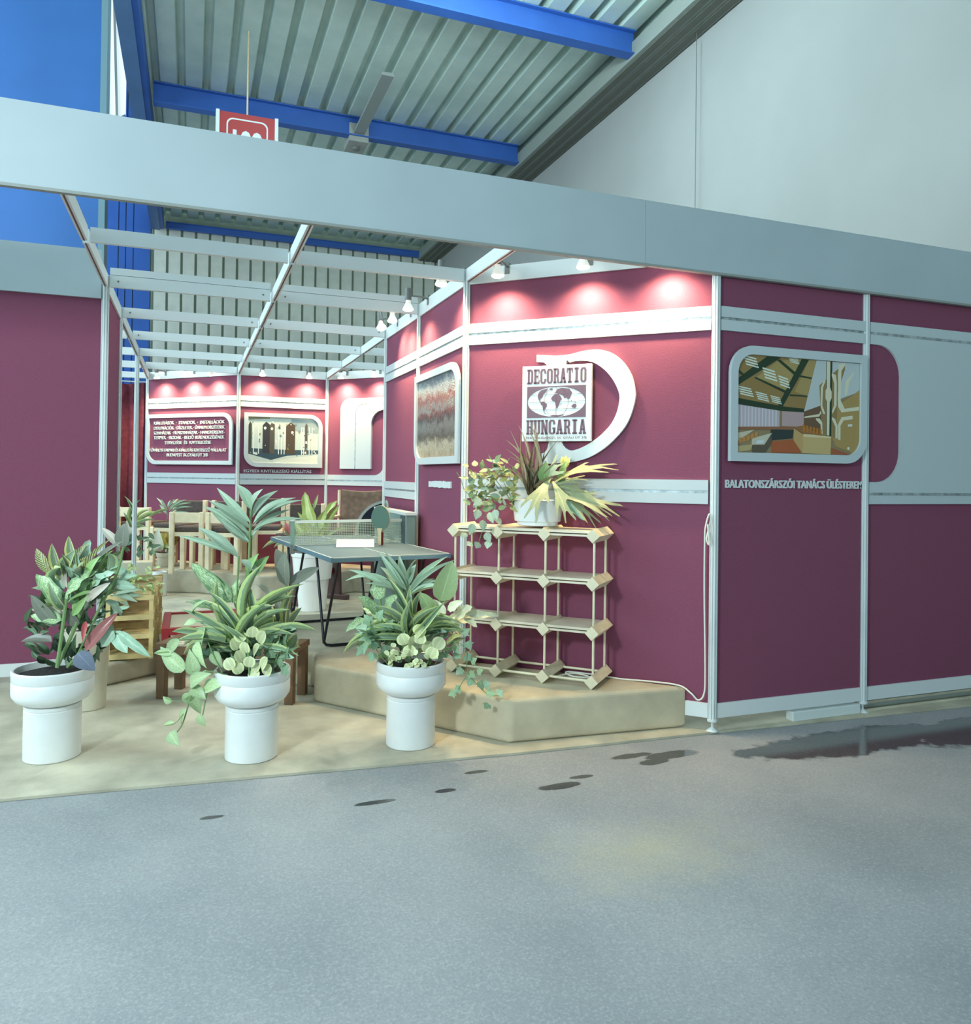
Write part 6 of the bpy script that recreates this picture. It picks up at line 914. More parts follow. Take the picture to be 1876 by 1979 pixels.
'coleus':([('col',-0.959,0.577,1.291,-0.931,0.503,1.317,0.035),('colb',-1.075,0.603,1.104,-1.081,0.56,1.14,0.04),('col',-0.905,0.568,1.289,-0.856,0.553,1.27,0.028),('colb',-1.065,0.623,1.279,-1.035,0.582,1.263,0.031),('col',-1.091,0.635,1.195,-1.128,0.676,1.204,0.03),('coly',-0.89,0.547,1.109,-0.839,0.518,1.092,0.035),('col',-1.082,0.639,1.142,-1.058,0.627,1.19,0.031),('col',-0.878,0.582,1.301,-0.96,0.521,1.308,0.035),('col',-1.032,0.637,1.316,-1.021,0.649,1.369,0.031),('col',-1.089,0.61,1.182,-1.066,0.573,1.21,0.039),('col',-0.871,0.52,1.32,-0.853,0.571,1.352,0.036),('col',-0.855,0.57,1.235,-0.91,0.543,1.257,0.032),('coly',-1.047,0.603,1.135,-0.999,0.549,1.13,0.031),('coly',-0.956,0.604,1.27,-1.04,0.551,1.265,0.035),('col',-0.901,0.554,1.259,-0.934,0.492,1.302,0.034),('col',-1.046,0.58,1.101,-0.992,0.557,1.113,0.041),('coly',-0.989,0.593,1.283,-1.048,0.569,1.288,0.033),('col',-0.942,0.535,1.298,-0.898,0.504,1.29,0.031),('col',-0.962,0.617,1.29,-0.934,0.588,1.332,0.035),('colb',-0.937,0.56,1.17,-0.944,0.528,1.219,0.041),('colb',-1.053,0.646,1.282,-1.084,0.672,1.289,0.029),('col',-1.079,0.594,1.288,-1.037,0.587,1.285,0.029),('col',-0.896,0.583,1.195,-0.898,0.56,1.244,0.029),('colb',-0.959,0.609,1.104,-0.991,0.636,1.141,0.039),('coly',-0.859,0.581,1.252,-0.855,0.527,1.301,0.041),('coly',-0.953,0.557,1.16,-0.987,0.625,1.178,0.03),('col',-0.979,0.564,1.357,-0.965,0.52,1.395,0.035),('col',-0.91,0.589,1.177,-0.891,0.516,1.21,0.029),('colb',-1.055,0.618,1.266,-1.087,0.67,1.274,0.032),('colb',-0.889,0.528,1.226,-0.934,0.544,1.256,0.036),('coly',-0.882,0.571,1.232,-0.871,0.518,1.26,0.029),('colb',-0.974,0.593,1.332,-1.005,0.535,1.366,0.035),('col',-0.914,0.535,1.153,-0.883,0.505,1.176,0.03),('col',-0.883,0.589,1.109,-0.835,0.552,1.117,0.037),('col',-0.969,0.626,1.23,-0.979,0.603,1.263,0.04),('col',-1.035,0.583,1.15,-1.057,0.607,1.175,0.036),('coly',-1.03,0.654,1.151,-1.06,0.559,1.202,0.034),('coly',-0.863,0.547,1.125,-0.888,0.586,1.135,0.034),('col',-0.935,0.569,1.172,-0.965,0.527,1.205,0.04),('col',-1.09,0.594,1.111,-1.026,0.638,1.121,0.04),('col',-1.104,0.621,1.263,-1.16,0.647,1.27,0.029),('coly',-0.886,0.536,1.194,-0.9,0.499,1.23,0.038),('col',-1.1,0.619,1.159,-1.081,0.647,1.206,0.032),('coly',-0.996,0.583,1.282,-0.984,0.634,1.319,0.028),('col',-1.102,0.643,1.33,-1.138,0.655,1.339,0.028),('col',-1.082,0.596,1.33,-1.075,0.629,1.362,0.039),('colb',-0.975,0.62,1.333,-0.962,0.504,1.31,0.035),('coly',-1.057,0.597,1.096,-1.042,0.657,1.143,0.031),('col',-0.985,0.613,1.125,-1.003,0.585,1.169,0.039),('col',-0.876,0.544,1.301,-0.914,0.481,1.333,0.028),('colb',-0.972,0.585,1.278,-1.014,0.599,1.273,0.029),('colb',-1.101,0.608,1.242,-1.119,0.585,1.283,0.034),('coly',-0.989,0.58,1.24,-0.979,0.602,1.281,0.032),('col',-0.979,0.625,1.353,-1.015,0.582,1.395,0.042),('colb',-0.95,0.567,1.169,-1.017,0.56,1.181,0.032),('coly',-0.921,0.578,1.273,-0.951,0.556,1.319,0.036),('col',-0.972,0.619,1.207,-1,0.52,1.248,0.032),('coly',-0.954,0.568,1.252,-0.9,0.57,1.273,0.036),('col',-0.916,0.538,1.349,-0.964,0.559,1.378,0.033),('coly',-0.904,0.56,1.16,-0.872,0.485,1.166,0.041),('coly',-1.053,0.618,1.21,-1.05,0.563,1.244,0.03),('col',-1.036,0.655,1.228,-1.041,0.598,1.277,0.032),('col',-0.886,0.579,1.217,-0.935,0.565,1.207,0.038),('col',-0.87,0.54,1.24,-0.871,0.548,1.288,0.028),('col',-1.107,0.603,1.124,-1.127,0.655,1.154,0.033),('col',-0.983,0.629,1.189,-0.983,0.541,1.21,0.041),('colb',-1.044,0.645,1.227,-1.033,0.558,1.23,0.028),('coly',-1.082,0.622,1.221,-1.144,0.588,1.204,0.035),('col',-1.109,0.609,1.226,-1.062,0.616,1.224,0.039),('col',-0.89,0.557,1.235,-0.904,0.594,1.262,0.041),('colb',-1.016,0.595,1.172,-1.008,0.558,1.201,0.039),('col',-1.114,0.607,1.239,-1.08,0.596,1.259,0.039),('coly',-1.065,0.661,1.094,-1.054,0.567,1.083,0.029),('coly',-0.852,0.563,1.211,-0.908,0.527,1.23,0.036),('col',-0.967,0.564,1.204,-1.041,0.545,1.209,0.03),('coly',-0.907,0.524,1.184,-0.833,0.553,1.177,0.04),('colb',-1.006,0.604,1.206,-0.997,0.521,1.242,0.031),('coly',-0.959,0.603,1.255,-0.96,0.521,1.297,0.03),('coly',-0.915,0.537,1.278,-0.922,0.612,1.303,0.04),('col',-0.979,0.632,1.292,-1.028,0.562,1.324,0.037),('colb',-1.036,0.596,1.272,-1.083,0.564,1.289,0.039),('colb',-1.003,0.6,1.309,-0.965,0.523,1.317,0.037),('col',-1.039,0.604,1.301,-0.992,0.598,1.319,0.028),('col',-0.943,0.542,1.306,-0.901,0.529,1.307,0.034),('coly',-1.022,0.57,1.315,-1.064,0.588,1.3,0.03),('coly',-0.912,0.551,1.223,-0.855,0.55,1.228,0.041),('col',-0.886,0.582,1.201,-0.949,0.554,1.187,0.03),('coly',-1.084,0.616,1.256,-1.066,0.664,1.288,0.04),('col',-0.939,0.607,1.15,-0.987,0.621,1.167,0.039),('col',-1.064,0.601,1.279,-1.008,0.642,1.269,0.033),('col',-0.895,0.594,1.193,-0.941,0.584,1.185,0.034),('coly',-1.049,0.622,1.261,-1.021,0.641,1.306,0.037),('col',-0.958,0.57,1.103,-0.912,0.561,1.12,0.037),('col',-0.944,0.621,1.284,-0.987,0.636,1.286,0.037),('colb',-0.945,0.568,1.134,-0.929,0.613,1.168,0.032),('col',-1.009,0.613,1.2,-1.035,0.599,1.228,0.031),('col',-1.044,0.64,1.271,-1.097,0.565,1.3,0.04),('coly',-1.019,0.603,1.216,-0.964,0.604,1.243,0.031),('col',-0.947,0.552,1.305,-0.939,0.527,1.335,0.039),('coly',-0.935,0.539,1.311,-0.986,0.53,1.345,0.033),('col',-0.924,0.603,1.157,-0.917,0.508,1.159,0.039),('col',-1.034,0.65,1.268,-1.086,0.672,1.281,0.029),('colb',-1.011,0.643,1.162,-1.099,0.575,1.171,0.041),('col',-1.089,0.615,1.279,-1.09,0.662,1.307,0.033),('col',-0.927,0.577,1.35,-0.99,0.58,1.35,0.034),('coly',-1.003,0.566,1.235,-0.962,0.615,1.272,0.028),('col',-0.96,0.612,1.317,-0.994,0.533,1.348,0.04),('col',-0.999,0.56,1.355,-1.024,0.592,1.37,0.032),('colb',-0.925,0.55,1.297,-0.974,0.537,1.289,0.032),('colb',-0.953,0.556,1.357,-1.013,0.56,1.359,0.031),('coly',-0.989,0.63,1.255,-1.059,0.591,1.286,0.029),('colb',-1.029,0.639,1.254,-1.012,0.533,1.281,0.036),('colb',-0.933,0.549,1.128,-0.958,0.502,1.164,0.037),('col',-1.056,0.612,1.192,-1.104,0.627,1.204,0.031),('col',-0.87,0.571,1.128,-0.9,0.503,1.183,0.035),('col',-1.024,0.647,1.214,-1.015,0.571,1.253,0.039),('col',-1.064,0.652,1.28,-1.122,0.614,1.318,0.03),('col',-1.009,0.599,1.18,-1.044,0.614,1.197,0.029),('colb',-1.048,0.601,1.217,-1.016,0.56,1.207,0.035),('col',-0.943,0.609,1.208,-1.005,0.542,1.249,0.033),('colb',-1.084,0.527,1.103,-1.106,0.514,1.05,0.047),('colb',-1.034,0.508,1.09,-1.02,0.482,1.032,0.047),('colb',-1.066,0.52,1.049,-1.067,0.5,0.991,0.047),('colb',-1.009,0.498,1.104,-1,0.474,1.051,0.047),('colb',-1.05,0.515,0.982,-1.031,0.487,0.935,0.047),('colb',-1.109,0.537,1.03,-1.135,0.526,0.971,0.047),('colb',-1.031,0.508,0.941,-1.048,0.494,0.9,0.047),('colb',-1.146,0.552,0.98,-1.172,0.54,0.955,0.047),('colb',-1.082,0.528,0.932,-1.103,0.515,0.902,0.047),('colb',-1,0.495,1.064,-0.982,0.467,1.022,0.047),('colb',-1.073,0.522,1.157,-1.119,0.519,1.125,0.047),('colb',-1.115,0.54,0.927,-1.147,0.531,0.917,0.047)],[(0.002,[(-0.848,0.565,1.1),(-0.954,0.604,1.252),(-1.034,0.634,1.363)]),(0.002,[(-0.848,0.565,1.1),(-1.005,0.625,1.168),(-1.016,0.63,1.029),(-1.04,0.64,0.917)]),(0.002,[(-0.848,0.565,1.1),(-0.929,0.594,1.281),(-0.891,0.579,1.379)]),(0.002,[(-0.953,0.605,1.169),(-1.096,0.659,1.181),(-1.137,0.674,1.264),(-1.158,0.682,1.3)])]),
'grass':([('grass',-0.8,0.553,1.185,-0.907,0.545,1.527,0.005),('grass',-0.744,0.529,1.185,-0.924,0.553,1.474,0.005),('grass',-0.776,0.545,1.185,-0.837,0.591,1.557,0.005),('grass',-0.781,0.542,1.185,-0.804,0.609,1.508,0.005),('grass',-0.739,0.532,1.185,-0.935,0.523,1.423,0.005),('grass',-0.737,0.539,1.185,-0.726,0.578,1.552,0.005),('grass',-0.756,0.524,1.186,-0.678,0.547,1.523,0.005),('grass',-0.789,0.538,1.185,-0.66,0.467,1.478,0.005),('grass',-0.761,0.55,1.185,-0.816,0.48,1.562,0.005),('grass',-0.795,0.544,1.185,-0.777,0.533,1.584,0.005),('grass',-0.754,0.534,1.185,-0.885,0.65,1.36,0.005),('grass',-0.749,0.515,1.186,-0.53,0.438,1.325,0.005),('grass',-0.792,0.536,1.185,-0.795,0.575,1.481,0.005),('grass',-0.763,0.52,1.186,-0.566,0.504,1.374,0.005),('grass',-0.781,0.535,1.185,-0.595,0.504,1.362,0.005),('grass',-0.79,0.54,1.185,-0.627,0.366,1.315,0.005),('grass',-0.8,0.542,1.185,-0.861,0.45,1.394,0.005),('grass',-0.723,0.531,1.185,-0.901,0.552,1.386,0.005),('grass',-0.784,0.527,1.185,-0.88,0.46,1.508,0.005),('grass',-0.793,0.552,1.185,-0.822,0.536,1.423,0.005),('grass',-0.797,0.547,1.185,-0.939,0.542,1.34,0.005),('grass',-0.752,0.51,1.186,-0.682,0.398,1.373,0.005),('grass',-0.78,0.557,1.185,-0.76,0.487,1.524,0.005),('grass',-0.761,0.527,1.185,-0.831,0.467,1.529,0.005),('grass',-0.778,0.523,1.185,-0.745,0.521,1.541,0.005),('grass',-0.768,0.516,1.186,-0.868,0.525,1.482,0.005),('grass',-0.756,0.548,1.185,-0.821,0.619,1.392,0.005),('grass',-0.758,0.544,1.185,-0.777,0.558,1.407,0.005),('grass',-0.781,0.536,1.185,-0.722,0.462,1.465,0.005),('grass',-0.744,0.517,1.186,-0.658,0.538,1.362,0.005)],[]),
'stag':([('stag',-0.699,0.461,1.242,-0.392,0.283,1.329,0.156),('stag',-0.691,0.444,1.174,-0.404,0.236,1.095,0.134),('stag',-0.74,0.471,1.256,-0.675,0.39,1.366,0.126),('stag2',-0.709,0.461,1.27,-0.88,0.353,1.057,0.126),('stag',-0.693,0.455,1.256,-0.673,0.296,1.045,0.104),('stag',-0.673,0.45,1.188,-0.516,0.279,1.023,0.097),('stag',-0.703,0.452,1.229,-0.472,0.39,1.162,0.089),('leaf',-0.744,0.462,1.242,-0.739,0.445,1.36,0.072),('leaf',-0.66,0.447,1.243,-0.615,0.448,1.368,0.039),('stag',-0.685,0.457,1.215,-0.434,0.29,1.057,0.082),('stag',-0.714,0.461,1.215,-0.508,0.413,1.272,0.074),('leafb',-0.69,0.446,1.16,-0.57,0.321,1.056,0.055)],[]),
'flow':([('flower',-0.617,0.474,1.327,-0.606,0.474,1.396,0.05),('flower',-0.617,0.474,1.341,-0.627,0.487,1.391,0.033),('flower',-0.612,0.472,1.341,-0.588,0.466,1.386,0.033)],[(0.003,[(-0.653,0.491,1.131),(-0.621,0.477,1.257),(-0.614,0.474,1.346)])]),
'fill_L':([('dark',-2.094,0.382,0.52,-2.04,0.249,0.579,0.037),('ivy',-2.25,0.443,0.481,-2.265,0.314,0.607,0.028),('leafb',-2.378,0.378,0.476,-2.448,0.369,0.491,0.035),('leaf',-2.258,0.414,0.493,-2.295,0.465,0.533,0.031),('ivy',-2.252,0.433,0.451,-2.303,0.384,0.532,0.033),('leaf',-2.15,0.468,0.387,-2.074,0.43,0.407,0.044),('ivy',-2.193,0.424,0.388,-2.123,0.369,0.431,0.029),('ivy',-2.276,0.33,0.478,-2.344,0.433,0.522,0.031),('dark',-2.279,0.345,0.466,-2.348,0.316,0.508,0.028),('ivy',-2.306,0.411,0.45,-2.372,0.573,0.449,0.041),('ivy',-2.197,0.346,0.455,-2.192,0.361,0.548,0.033),('leafb',-2.344,0.368,0.488,-2.415,0.517,0.466,0.036),('dark',-2.087,0.421,0.495,-2.035,0.432,0.542,0.042),('leafb',-2.128,0.338,0.505,-2.108,0.268,0.611,0.026),('dark',-2.278,0.422,0.411,-2.364,0.316,0.489,0.033),('dark',-2.267,0.434,0.476,-2.31,0.325,0.566,0.032),('dark',-2.28,0.387,0.449,-2.307,0.372,0.507,0.043),('leafb',-2.186,0.409,0.474,-2.154,0.298,0.574,0.032),('leafb',-2.127,0.395,0.389,-2.062,0.19,0.477,0.043),('leafb',-2.211,0.33,0.487,-2.219,0.528,0.548,0.031),('ivy',-2.16,0.474,0.439,-2.072,0.411,0.471,0.028),('dark',-2.165,0.415,0.448,-2.121,0.439,0.481,0.037),('dark',-2.332,0.543,0.432,-2.423,0.31,0.501,0.039),('leaf',-2.251,0.373,0.467,-2.292,0.416,0.541,0.032),('dark',-2.21,0.489,0.412,-2.227,0.304,0.516,0.044),('leaf',-2.324,0.412,0.5,-2.337,0.303,0.587,0.037),('dark',-2.104,0.286,0.501,-2.073,0.338,0.545,0.031),('ivy',-2.207,0.471,0.436,-2.192,0.412,0.523,0.029),('ivy',-2.216,0.467,0.42,-2.232,0.514,0.483,0.034),('ivy',-2.178,0.442,0.434,-2.125,0.243,0.52,0.027),('leaf',-2.122,0.312,0.485,-2.05,0.29,0.529,0.041),('dark',-2.162,0.427,0.418,-2.108,0.361,0.487,0.034),('leafb',-2.218,0.42,0.384,-2.16,0.219,0.415,0.029),('dark',-2.22,0.416,0.467,-2.162,0.378,0.547,0.027),('dark',-2.254,0.316,0.463,-2.221,0.481,0.482,0.027),('ivy',-2.114,0.307,0.457,-2.023,0.318,0.493,0.043),('dark',-2.285,0.381,0.441,-2.356,0.488,0.486,0.04),('leafb',-2.21,0.454,0.462,-2.214,0.347,0.579,0.031),('leafb',-2.208,0.506,0.403,-2.222,0.483,0.467,0.043),('dark',-2.165,0.384,0.435,-2.09,0.323,0.447,0.032),('ivy',-2.29,0.362,0.442,-2.321,0.396,0.485,0.034),('leaf',-2.296,0.371,0.468,-2.33,0.328,0.545,0.044),('leafb',-2.378,0.569,0.416,-2.452,0.432,0.457,0.041),('leaf',-2.198,0.494,0.504,-2.199,0.362,0.59,0.027),('dark',-2.263,0.527,0.424,-2.339,0.285,0.536,0.038),('dark',-2.216,0.419,0.492,-2.236,0.506,0.57,0.034),('dark',-2.237,0.451,0.421,-2.209,0.459,0.5,0.028),('dark',-2.401,0.561,0.476,-2.466,0.429,0.574,0.039),('dark',-2.381,0.523,0.467,-2.433,0.527,0.542,0.039),('ivy',-2.245,0.423,0.435,-2.227,0.447,0.489,0.034),('ivy',-2.404,0.384,0.462,-2.462,0.356,0.465,0.028),('ivy',-2.183,0.301,0.441,-2.124,0.269,0.521,0.03),('leaf',-2.223,0.366,0.507,-2.177,0.383,0.551,0.033),('dark',-2.245,0.32,0.525,-2.234,0.52,0.573,0.042),('dark',-2.325,0.515,0.434,-2.396,0.304,0.519,0.037),('leafb',-2.239,0.326,0.454,-2.266,0.31,0.53,0.035),('leafb',-2.236,0.369,0.488,-2.266,0.278,0.604,0.033),('leafb',-2.233,0.379,0.45,-2.203,0.438,0.513,0.042),('leafb',-2.066,0.402,0.514,-2.055,0.211,0.599,0.036),('leafb',-2.164,0.433,0.466,-2.171,0.325,0.56,0.04),('dark',-2.208,0.489,0.43,-2.216,0.383,0.542,0.03),('leafb',-2.246,0.509,0.485,-2.292,0.445,0.583,0.027)],[]),
'fill_R':([('leafb',-1.552,0.432,0.453,-1.64,0.238,0.548,0.033),('leaf',-1.548,0.307,0.412,-1.626,0.367,0.395,0.029),('spot',-1.336,0.267,0.468,-1.214,0.349,0.498,0.044),('ivy',-1.325,0.332,0.494,-1.341,0.17,0.573,0.028),('leafb',-1.511,0.413,0.47,-1.559,0.461,0.552,0.035),('spot',-1.573,0.307,0.414,-1.596,0.443,0.414,0.041),('ivy',-1.519,0.258,0.396,-1.59,0.227,0.464,0.043),('spot',-1.679,0.374,0.455,-1.713,0.518,0.461,0.034),('spot',-1.453,0.349,0.464,-1.483,0.191,0.563,0.043),('ivy',-1.514,0.304,0.48,-1.447,0.376,0.549,0.044),('spot',-1.499,0.291,0.456,-1.474,0.34,0.547,0.04),('dark',-1.336,0.232,0.463,-1.24,0.278,0.49,0.029),('spot',-1.565,0.302,0.492,-1.549,0.457,0.512,0.037),('dark',-1.514,0.371,0.459,-1.516,0.443,0.514,0.039),('leaf',-1.56,0.282,0.525,-1.555,0.282,0.611,0.031),('leafb',-1.486,0.229,0.493,-1.418,0.388,0.558,0.038),('spot',-1.532,0.377,0.426,-1.598,0.297,0.483,0.029),('spot',-1.578,0.355,0.459,-1.604,0.409,0.548,0.028),('leaf',-1.479,0.319,0.536,-1.419,0.282,0.602,0.042),('ivy',-1.492,0.365,0.438,-1.532,0.33,0.513,0.044),('dark',-1.445,0.289,0.541,-1.462,0.222,0.645,0.036),('ivy',-1.502,0.368,0.494,-1.541,0.234,0.599,0.032),('ivy',-1.397,0.248,0.43,-1.337,0.175,0.427,0.043),('dark',-1.612,0.306,0.526,-1.637,0.423,0.539,0.029),('ivy',-1.458,0.295,0.5,-1.496,0.175,0.601,0.03),('ivy',-1.558,0.325,0.508,-1.544,0.371,0.577,0.041),('dark',-1.538,0.269,0.477,-1.54,0.218,0.554,0.028),('dark',-1.535,0.381,0.47,-1.537,0.388,0.537,0.03),('leafb',-1.399,0.326,0.493,-1.375,0.232,0.586,0.04),('spot',-1.482,0.333,0.408,-1.405,0.326,0.446,0.028),('ivy',-1.47,0.292,0.517,-1.446,0.177,0.62,0.034),('dark',-1.557,0.309,0.466,-1.587,0.414,0.482,0.044),('ivy',-1.56,0.255,0.485,-1.555,0.212,0.563,0.042),('leafb',-1.393,0.282,0.486,-1.323,0.279,0.51,0.028),('leafb',-1.39,0.358,0.456,-1.385,0.123,0.563,0.03),('leaf',-1.556,0.31,0.461,-1.603,0.397,0.477,0.04),('ivy',-1.543,0.325,0.385,-1.584,0.412,0.415,0.03),('ivy',-1.557,0.421,0.452,-1.594,0.482,0.529,0.043),('ivy',-1.521,0.285,0.512,-1.557,0.32,0.563,0.034),('ivy',-1.446,0.392,0.496,-1.441,0.343,0.567,0.03),('leaf',-1.474,0.426,0.417,-1.484,0.274,0.534,0.032),('ivy',-1.523,0.373,0.433,-1.548,0.254,0.522,0.029),('spot',-1.543,0.29,0.443,-1.521,0.386,0.516,0.034),('dark',-1.517,0.303,0.422,-1.529,0.327,0.503,0.03),('ivy',-1.523,0.304,0.482,-1.542,0.45,0.526,0.041),('ivy',-1.486,0.423,0.46,-1.581,0.262,0.573,0.033),('dark',-1.59,0.281,0.551,-1.618,0.28,0.611,0.029),('ivy',-1.598,0.33,0.526,-1.627,0.444,0.56,0.045),('spot',-1.547,0.378,0.461,-1.574,0.466,0.501,0.035),('leafb',-1.42,0.356,0.457,-1.342,0.388,0.521,0.029),('spot',-1.415,0.378,0.415,-1.359,0.363,0.423,0.031),('spot',-1.569,0.462,0.479,-1.684,0.291,0.564,0.036),('ivy',-1.501,0.245,0.504,-1.469,0.205,0.57,0.038),('dark',-1.466,0.375,0.473,-1.407,0.424,0.526,0.047),('leaf',-1.605,0.324,0.413,-1.642,0.421,0.394,0.045),('leafb',-1.389,0.317,0.475,-1.409,0.165,0.553,0.04),('spot',-1.514,0.267,0.487,-1.509,0.277,0.553,0.043),('ivy',-1.609,0.328,0.504,-1.64,0.468,0.489,0.046),('ivy',-1.597,0.267,0.48,-1.621,0.467,0.452,0.04),('leaf',-1.635,0.34,0.464,-1.728,0.35,0.468,0.037),('dark',-1.557,0.279,0.511,-1.583,0.294,0.602,0.04),('leafb',-1.437,0.371,0.455,-1.371,0.38,0.474,0.041),('dark',-1.623,0.429,0.445,-1.66,0.441,0.541,0.041),('ivy',-1.488,0.37,0.422,-1.486,0.309,0.51,0.041),('ivy',-1.527,0.397,0.447,-1.544,0.294,0.569,0.047),('leafb',-1.498,0.262,0.472,-1.511,0.187,0.543,0.046)],[]),
'fill_F2':([('rubp',-2.961,0.725,0.702,-2.875,0.463,0.817,0.049),('leaf',-3.06,0.7,0.643,-3.123,0.767,0.729,0.043),('spot',-2.926,0.515,0.755,-2.893,0.536,0.827,0.047),('leaf',-2.932,0.563,0.709,-2.964,0.66,0.803,0.033),('rubp',-2.902,0.601,0.77,-2.932,0.674,0.85,0.052),('rubp',-2.918,0.63,0.753,-2.849,0.497,0.887,0.047),('rubp',-2.975,0.705,0.722,-2.929,0.508,0.863,0.044),('leaf',-2.936,0.61,0.747,-2.934,0.62,0.834,0.055),('spot',-2.942,0.553,0.797,-2.88,0.699,0.874,0.047),('strap',-3.041,0.625,0.681,-3.139,0.599,0.764,0.055),('leaf',-2.857,0.582,0.802,-2.804,0.451,0.935,0.033),('rubp',-2.931,0.672,0.758,-2.932,0.455,0.873,0.055),('strap',-3.006,0.581,0.674,-3.059,0.503,0.799,0.038),('spot',-2.889,0.521,0.805,-2.841,0.616,0.909,0.03),('leafb',-2.942,0.652,0.712,-2.968,0.494,0.844,0.04),('spot',-2.886,0.69,0.752,-2.845,0.646,0.833,0.029),('rubp',-3.008,0.608,0.643,-3.07,0.691,0.695,0.045),('rubp',-2.993,0.537,0.769,-3.011,0.672,0.852,0.03),('leafb',-3.016,0.599,0.748,-3.097,0.756,0.826,0.052),('strap',-2.943,0.573,0.782,-2.896,0.587,0.893,0.048),('leafb',-2.904,0.652,0.735,-2.822,0.432,0.814,0.043),('rubp',-3.054,0.664,0.637,-3.155,0.716,0.652,0.05),('leafb',-2.941,0.588,0.803,-2.966,0.593,0.91,0.042),('spot',-2.958,0.574,0.73,-2.958,0.726,0.832,0.049),('rubp',-3.019,0.588,0.641,-3.13,0.642,0.662,0.053),('leaf',-2.986,0.621,0.714,-2.96,0.642,0.828,0.041),('leaf',-2.915,0.521,0.797,-2.858,0.49,0.908,0.051),('leaf',-3.034,0.749,0.593,-3.089,0.533,0.69,0.047),('strap',-3.022,0.669,0.825,-2.966,0.572,0.932,0.054),('spot',-2.899,0.604,0.675,-2.91,0.652,0.8,0.037),('spot',-3.005,0.698,0.626,-3.088,0.742,0.691,0.045),('leafb',-2.863,0.676,0.722,-2.745,0.568,0.798,0.049),('leafb',-2.92,0.648,0.796,-2.884,0.664,0.861,0.033),('spot',-2.916,0.612,0.768,-2.874,0.647,0.856,0.04),('spot',-2.874,0.567,0.711,-2.77,0.572,0.747,0.029),('spot',-2.939,0.684,0.699,-2.932,0.713,0.792,0.048),('leafb',-2.947,0.647,0.84,-2.923,0.684,0.965,0.054),('strap',-2.969,0.687,0.62,-3.019,0.591,0.739,0.048),('rubp',-2.914,0.521,0.709,-2.812,0.432,0.798,0.039),('leafb',-2.954,0.615,0.647,-2.968,0.543,0.79,0.034),('strap',-2.84,0.545,0.811,-2.834,0.437,0.928,0.051),('spot',-2.878,0.679,0.811,-2.781,0.546,0.924,0.037),('leafb',-2.959,0.587,0.771,-3.002,0.551,0.863,0.037),('leafb',-2.932,0.665,0.72,-2.93,0.696,0.81,0.05),('leafb',-2.897,0.533,0.76,-2.8,0.439,0.843,0.054),('spot',-2.963,0.647,0.78,-2.955,0.585,0.885,0.034),('spot',-2.894,0.548,0.672,-2.879,0.508,0.805,0.045),('strap',-3.041,0.667,0.739,-3.016,0.522,0.859,0.046),('spot',-2.897,0.513,0.729,-2.828,0.675,0.766,0.044),('rubp',-2.89,0.561,0.756,-2.902,0.59,0.84,0.052)],[]),
}

# ================================================================ PLANTS
def grid_leaf(shape, arch=.12, fold=.12, n=9, wave=0, twist=0):
    me = bpy.data.meshes.new('leaf'); vs = []; fs = []; uv = []
    def hw(t):
        t = min(max(t, 0), 1)
        if shape == 'lance': return max(.03, math.sin(math.pi*t**.85)**.9)
        if shape == 'ovate': return max(.03, math.sin(math.pi*t**.75)**.62)
        if shape == 'strap': return (.55+.45*min(1, t/.25)) if t < .62 else max(.02, 1-((t-.62)/.38)**1.6)
        if shape == 'sword': return (.62+.38*min(1, t/.4)) if t < .5 else max(.02, 1-((t-.5)/.5)**1.8)
        if shape == 'heart': return max(.02, (math.sqrt(max(0, 1-((t-.28)/.30)**2)) if t < .28 else (1-((t-.28)/.72)**1.7)))
        if shape == 'round': return max(.05, math.sqrt(max(0, 1-(2*t-1)**2)))
        if shape == 'grass': return max(.05, 1-t**2)
    cols = (-1, -.5, 0, .5, 1)
    for i in range(n+1):
        t = i/n; h = hw(t)*.5; z = arch*4*t*(1-t); z -= arch*.0
        for c in cols:
            zz = z+fold*abs(c)*h*.6+wave*math.sin(t*14+c*2)*abs(c)*.05
            vs.append((t, c*h, zz)); uv.append((t, .5+.5*c))
    k = len(cols)
    for i in range(n):
        for j in range(k-1): fs.append((i*k+j, (i+1)*k+j, (i+1)*k+j+1, i*k+j+1))
    me.from_pydata(vs, [], fs); u = me.uv_layers.new(name='UVMap')
    for lp in me.loops: u.data[lp.index].uv = uv[lp.vertex_index]
    for p in me.polygons: p.use_smooth = True
    return me
def poly_leaf(outline, arch=.08):
    bm = bmesh.new(); vs = [bm.verts.new((x, y, arch*4*x*(1-x)+.0)) for x, y in outline]
    es = [bm.edges.new((vs[i], vs[(i+1) % len(vs)])) for i in range(len(vs))]
    bmesh.ops.triangle_fill(bm, use_beauty=True, edges=es, normal=(0, 0, 1)); bmesh.ops.recalc_face_normals(bm, faces=bm.faces)
    me = bpy.data.meshes.new('leaf'); bm.to_mesh(me); bm.free(); u = me.uv_layers.new(name='UVMap')
    for lp in me.loops:
        c = me.vertices[lp.vertex_index].co; u.data[lp.index].uv = (c.x, c.y+.5)
    for p in me.polygons: p.use_smooth = True
    return me
IVY = [(0, .03), (-.02, .22), (.12, .34), (.24, .30), (.42, .5), (.50, .26), (.70, .2), (1, 0), (.70, -.2), (.50, -.26), (.42, -.5), (.24, -.30), (.12, -.34), (-.02, -.22), (0, -.03)]
STAG = [(0, -.06), (.25, -.14), (.42, -.24), (.60, -.40), (.80, -.52), (.86, -.48), (.70, -.32), (.62, -.18), (.78, -.14), (.98, -.2), (1, -.15), (.82, -.04), (.74, .06), (.86, .16), (1.0, .36), (.95, .38), (.78, .24), (.60, .16), (.52, .30), (.60, .48), (.54, .5), (.40, .30), (.24, .16), (0, .06)]
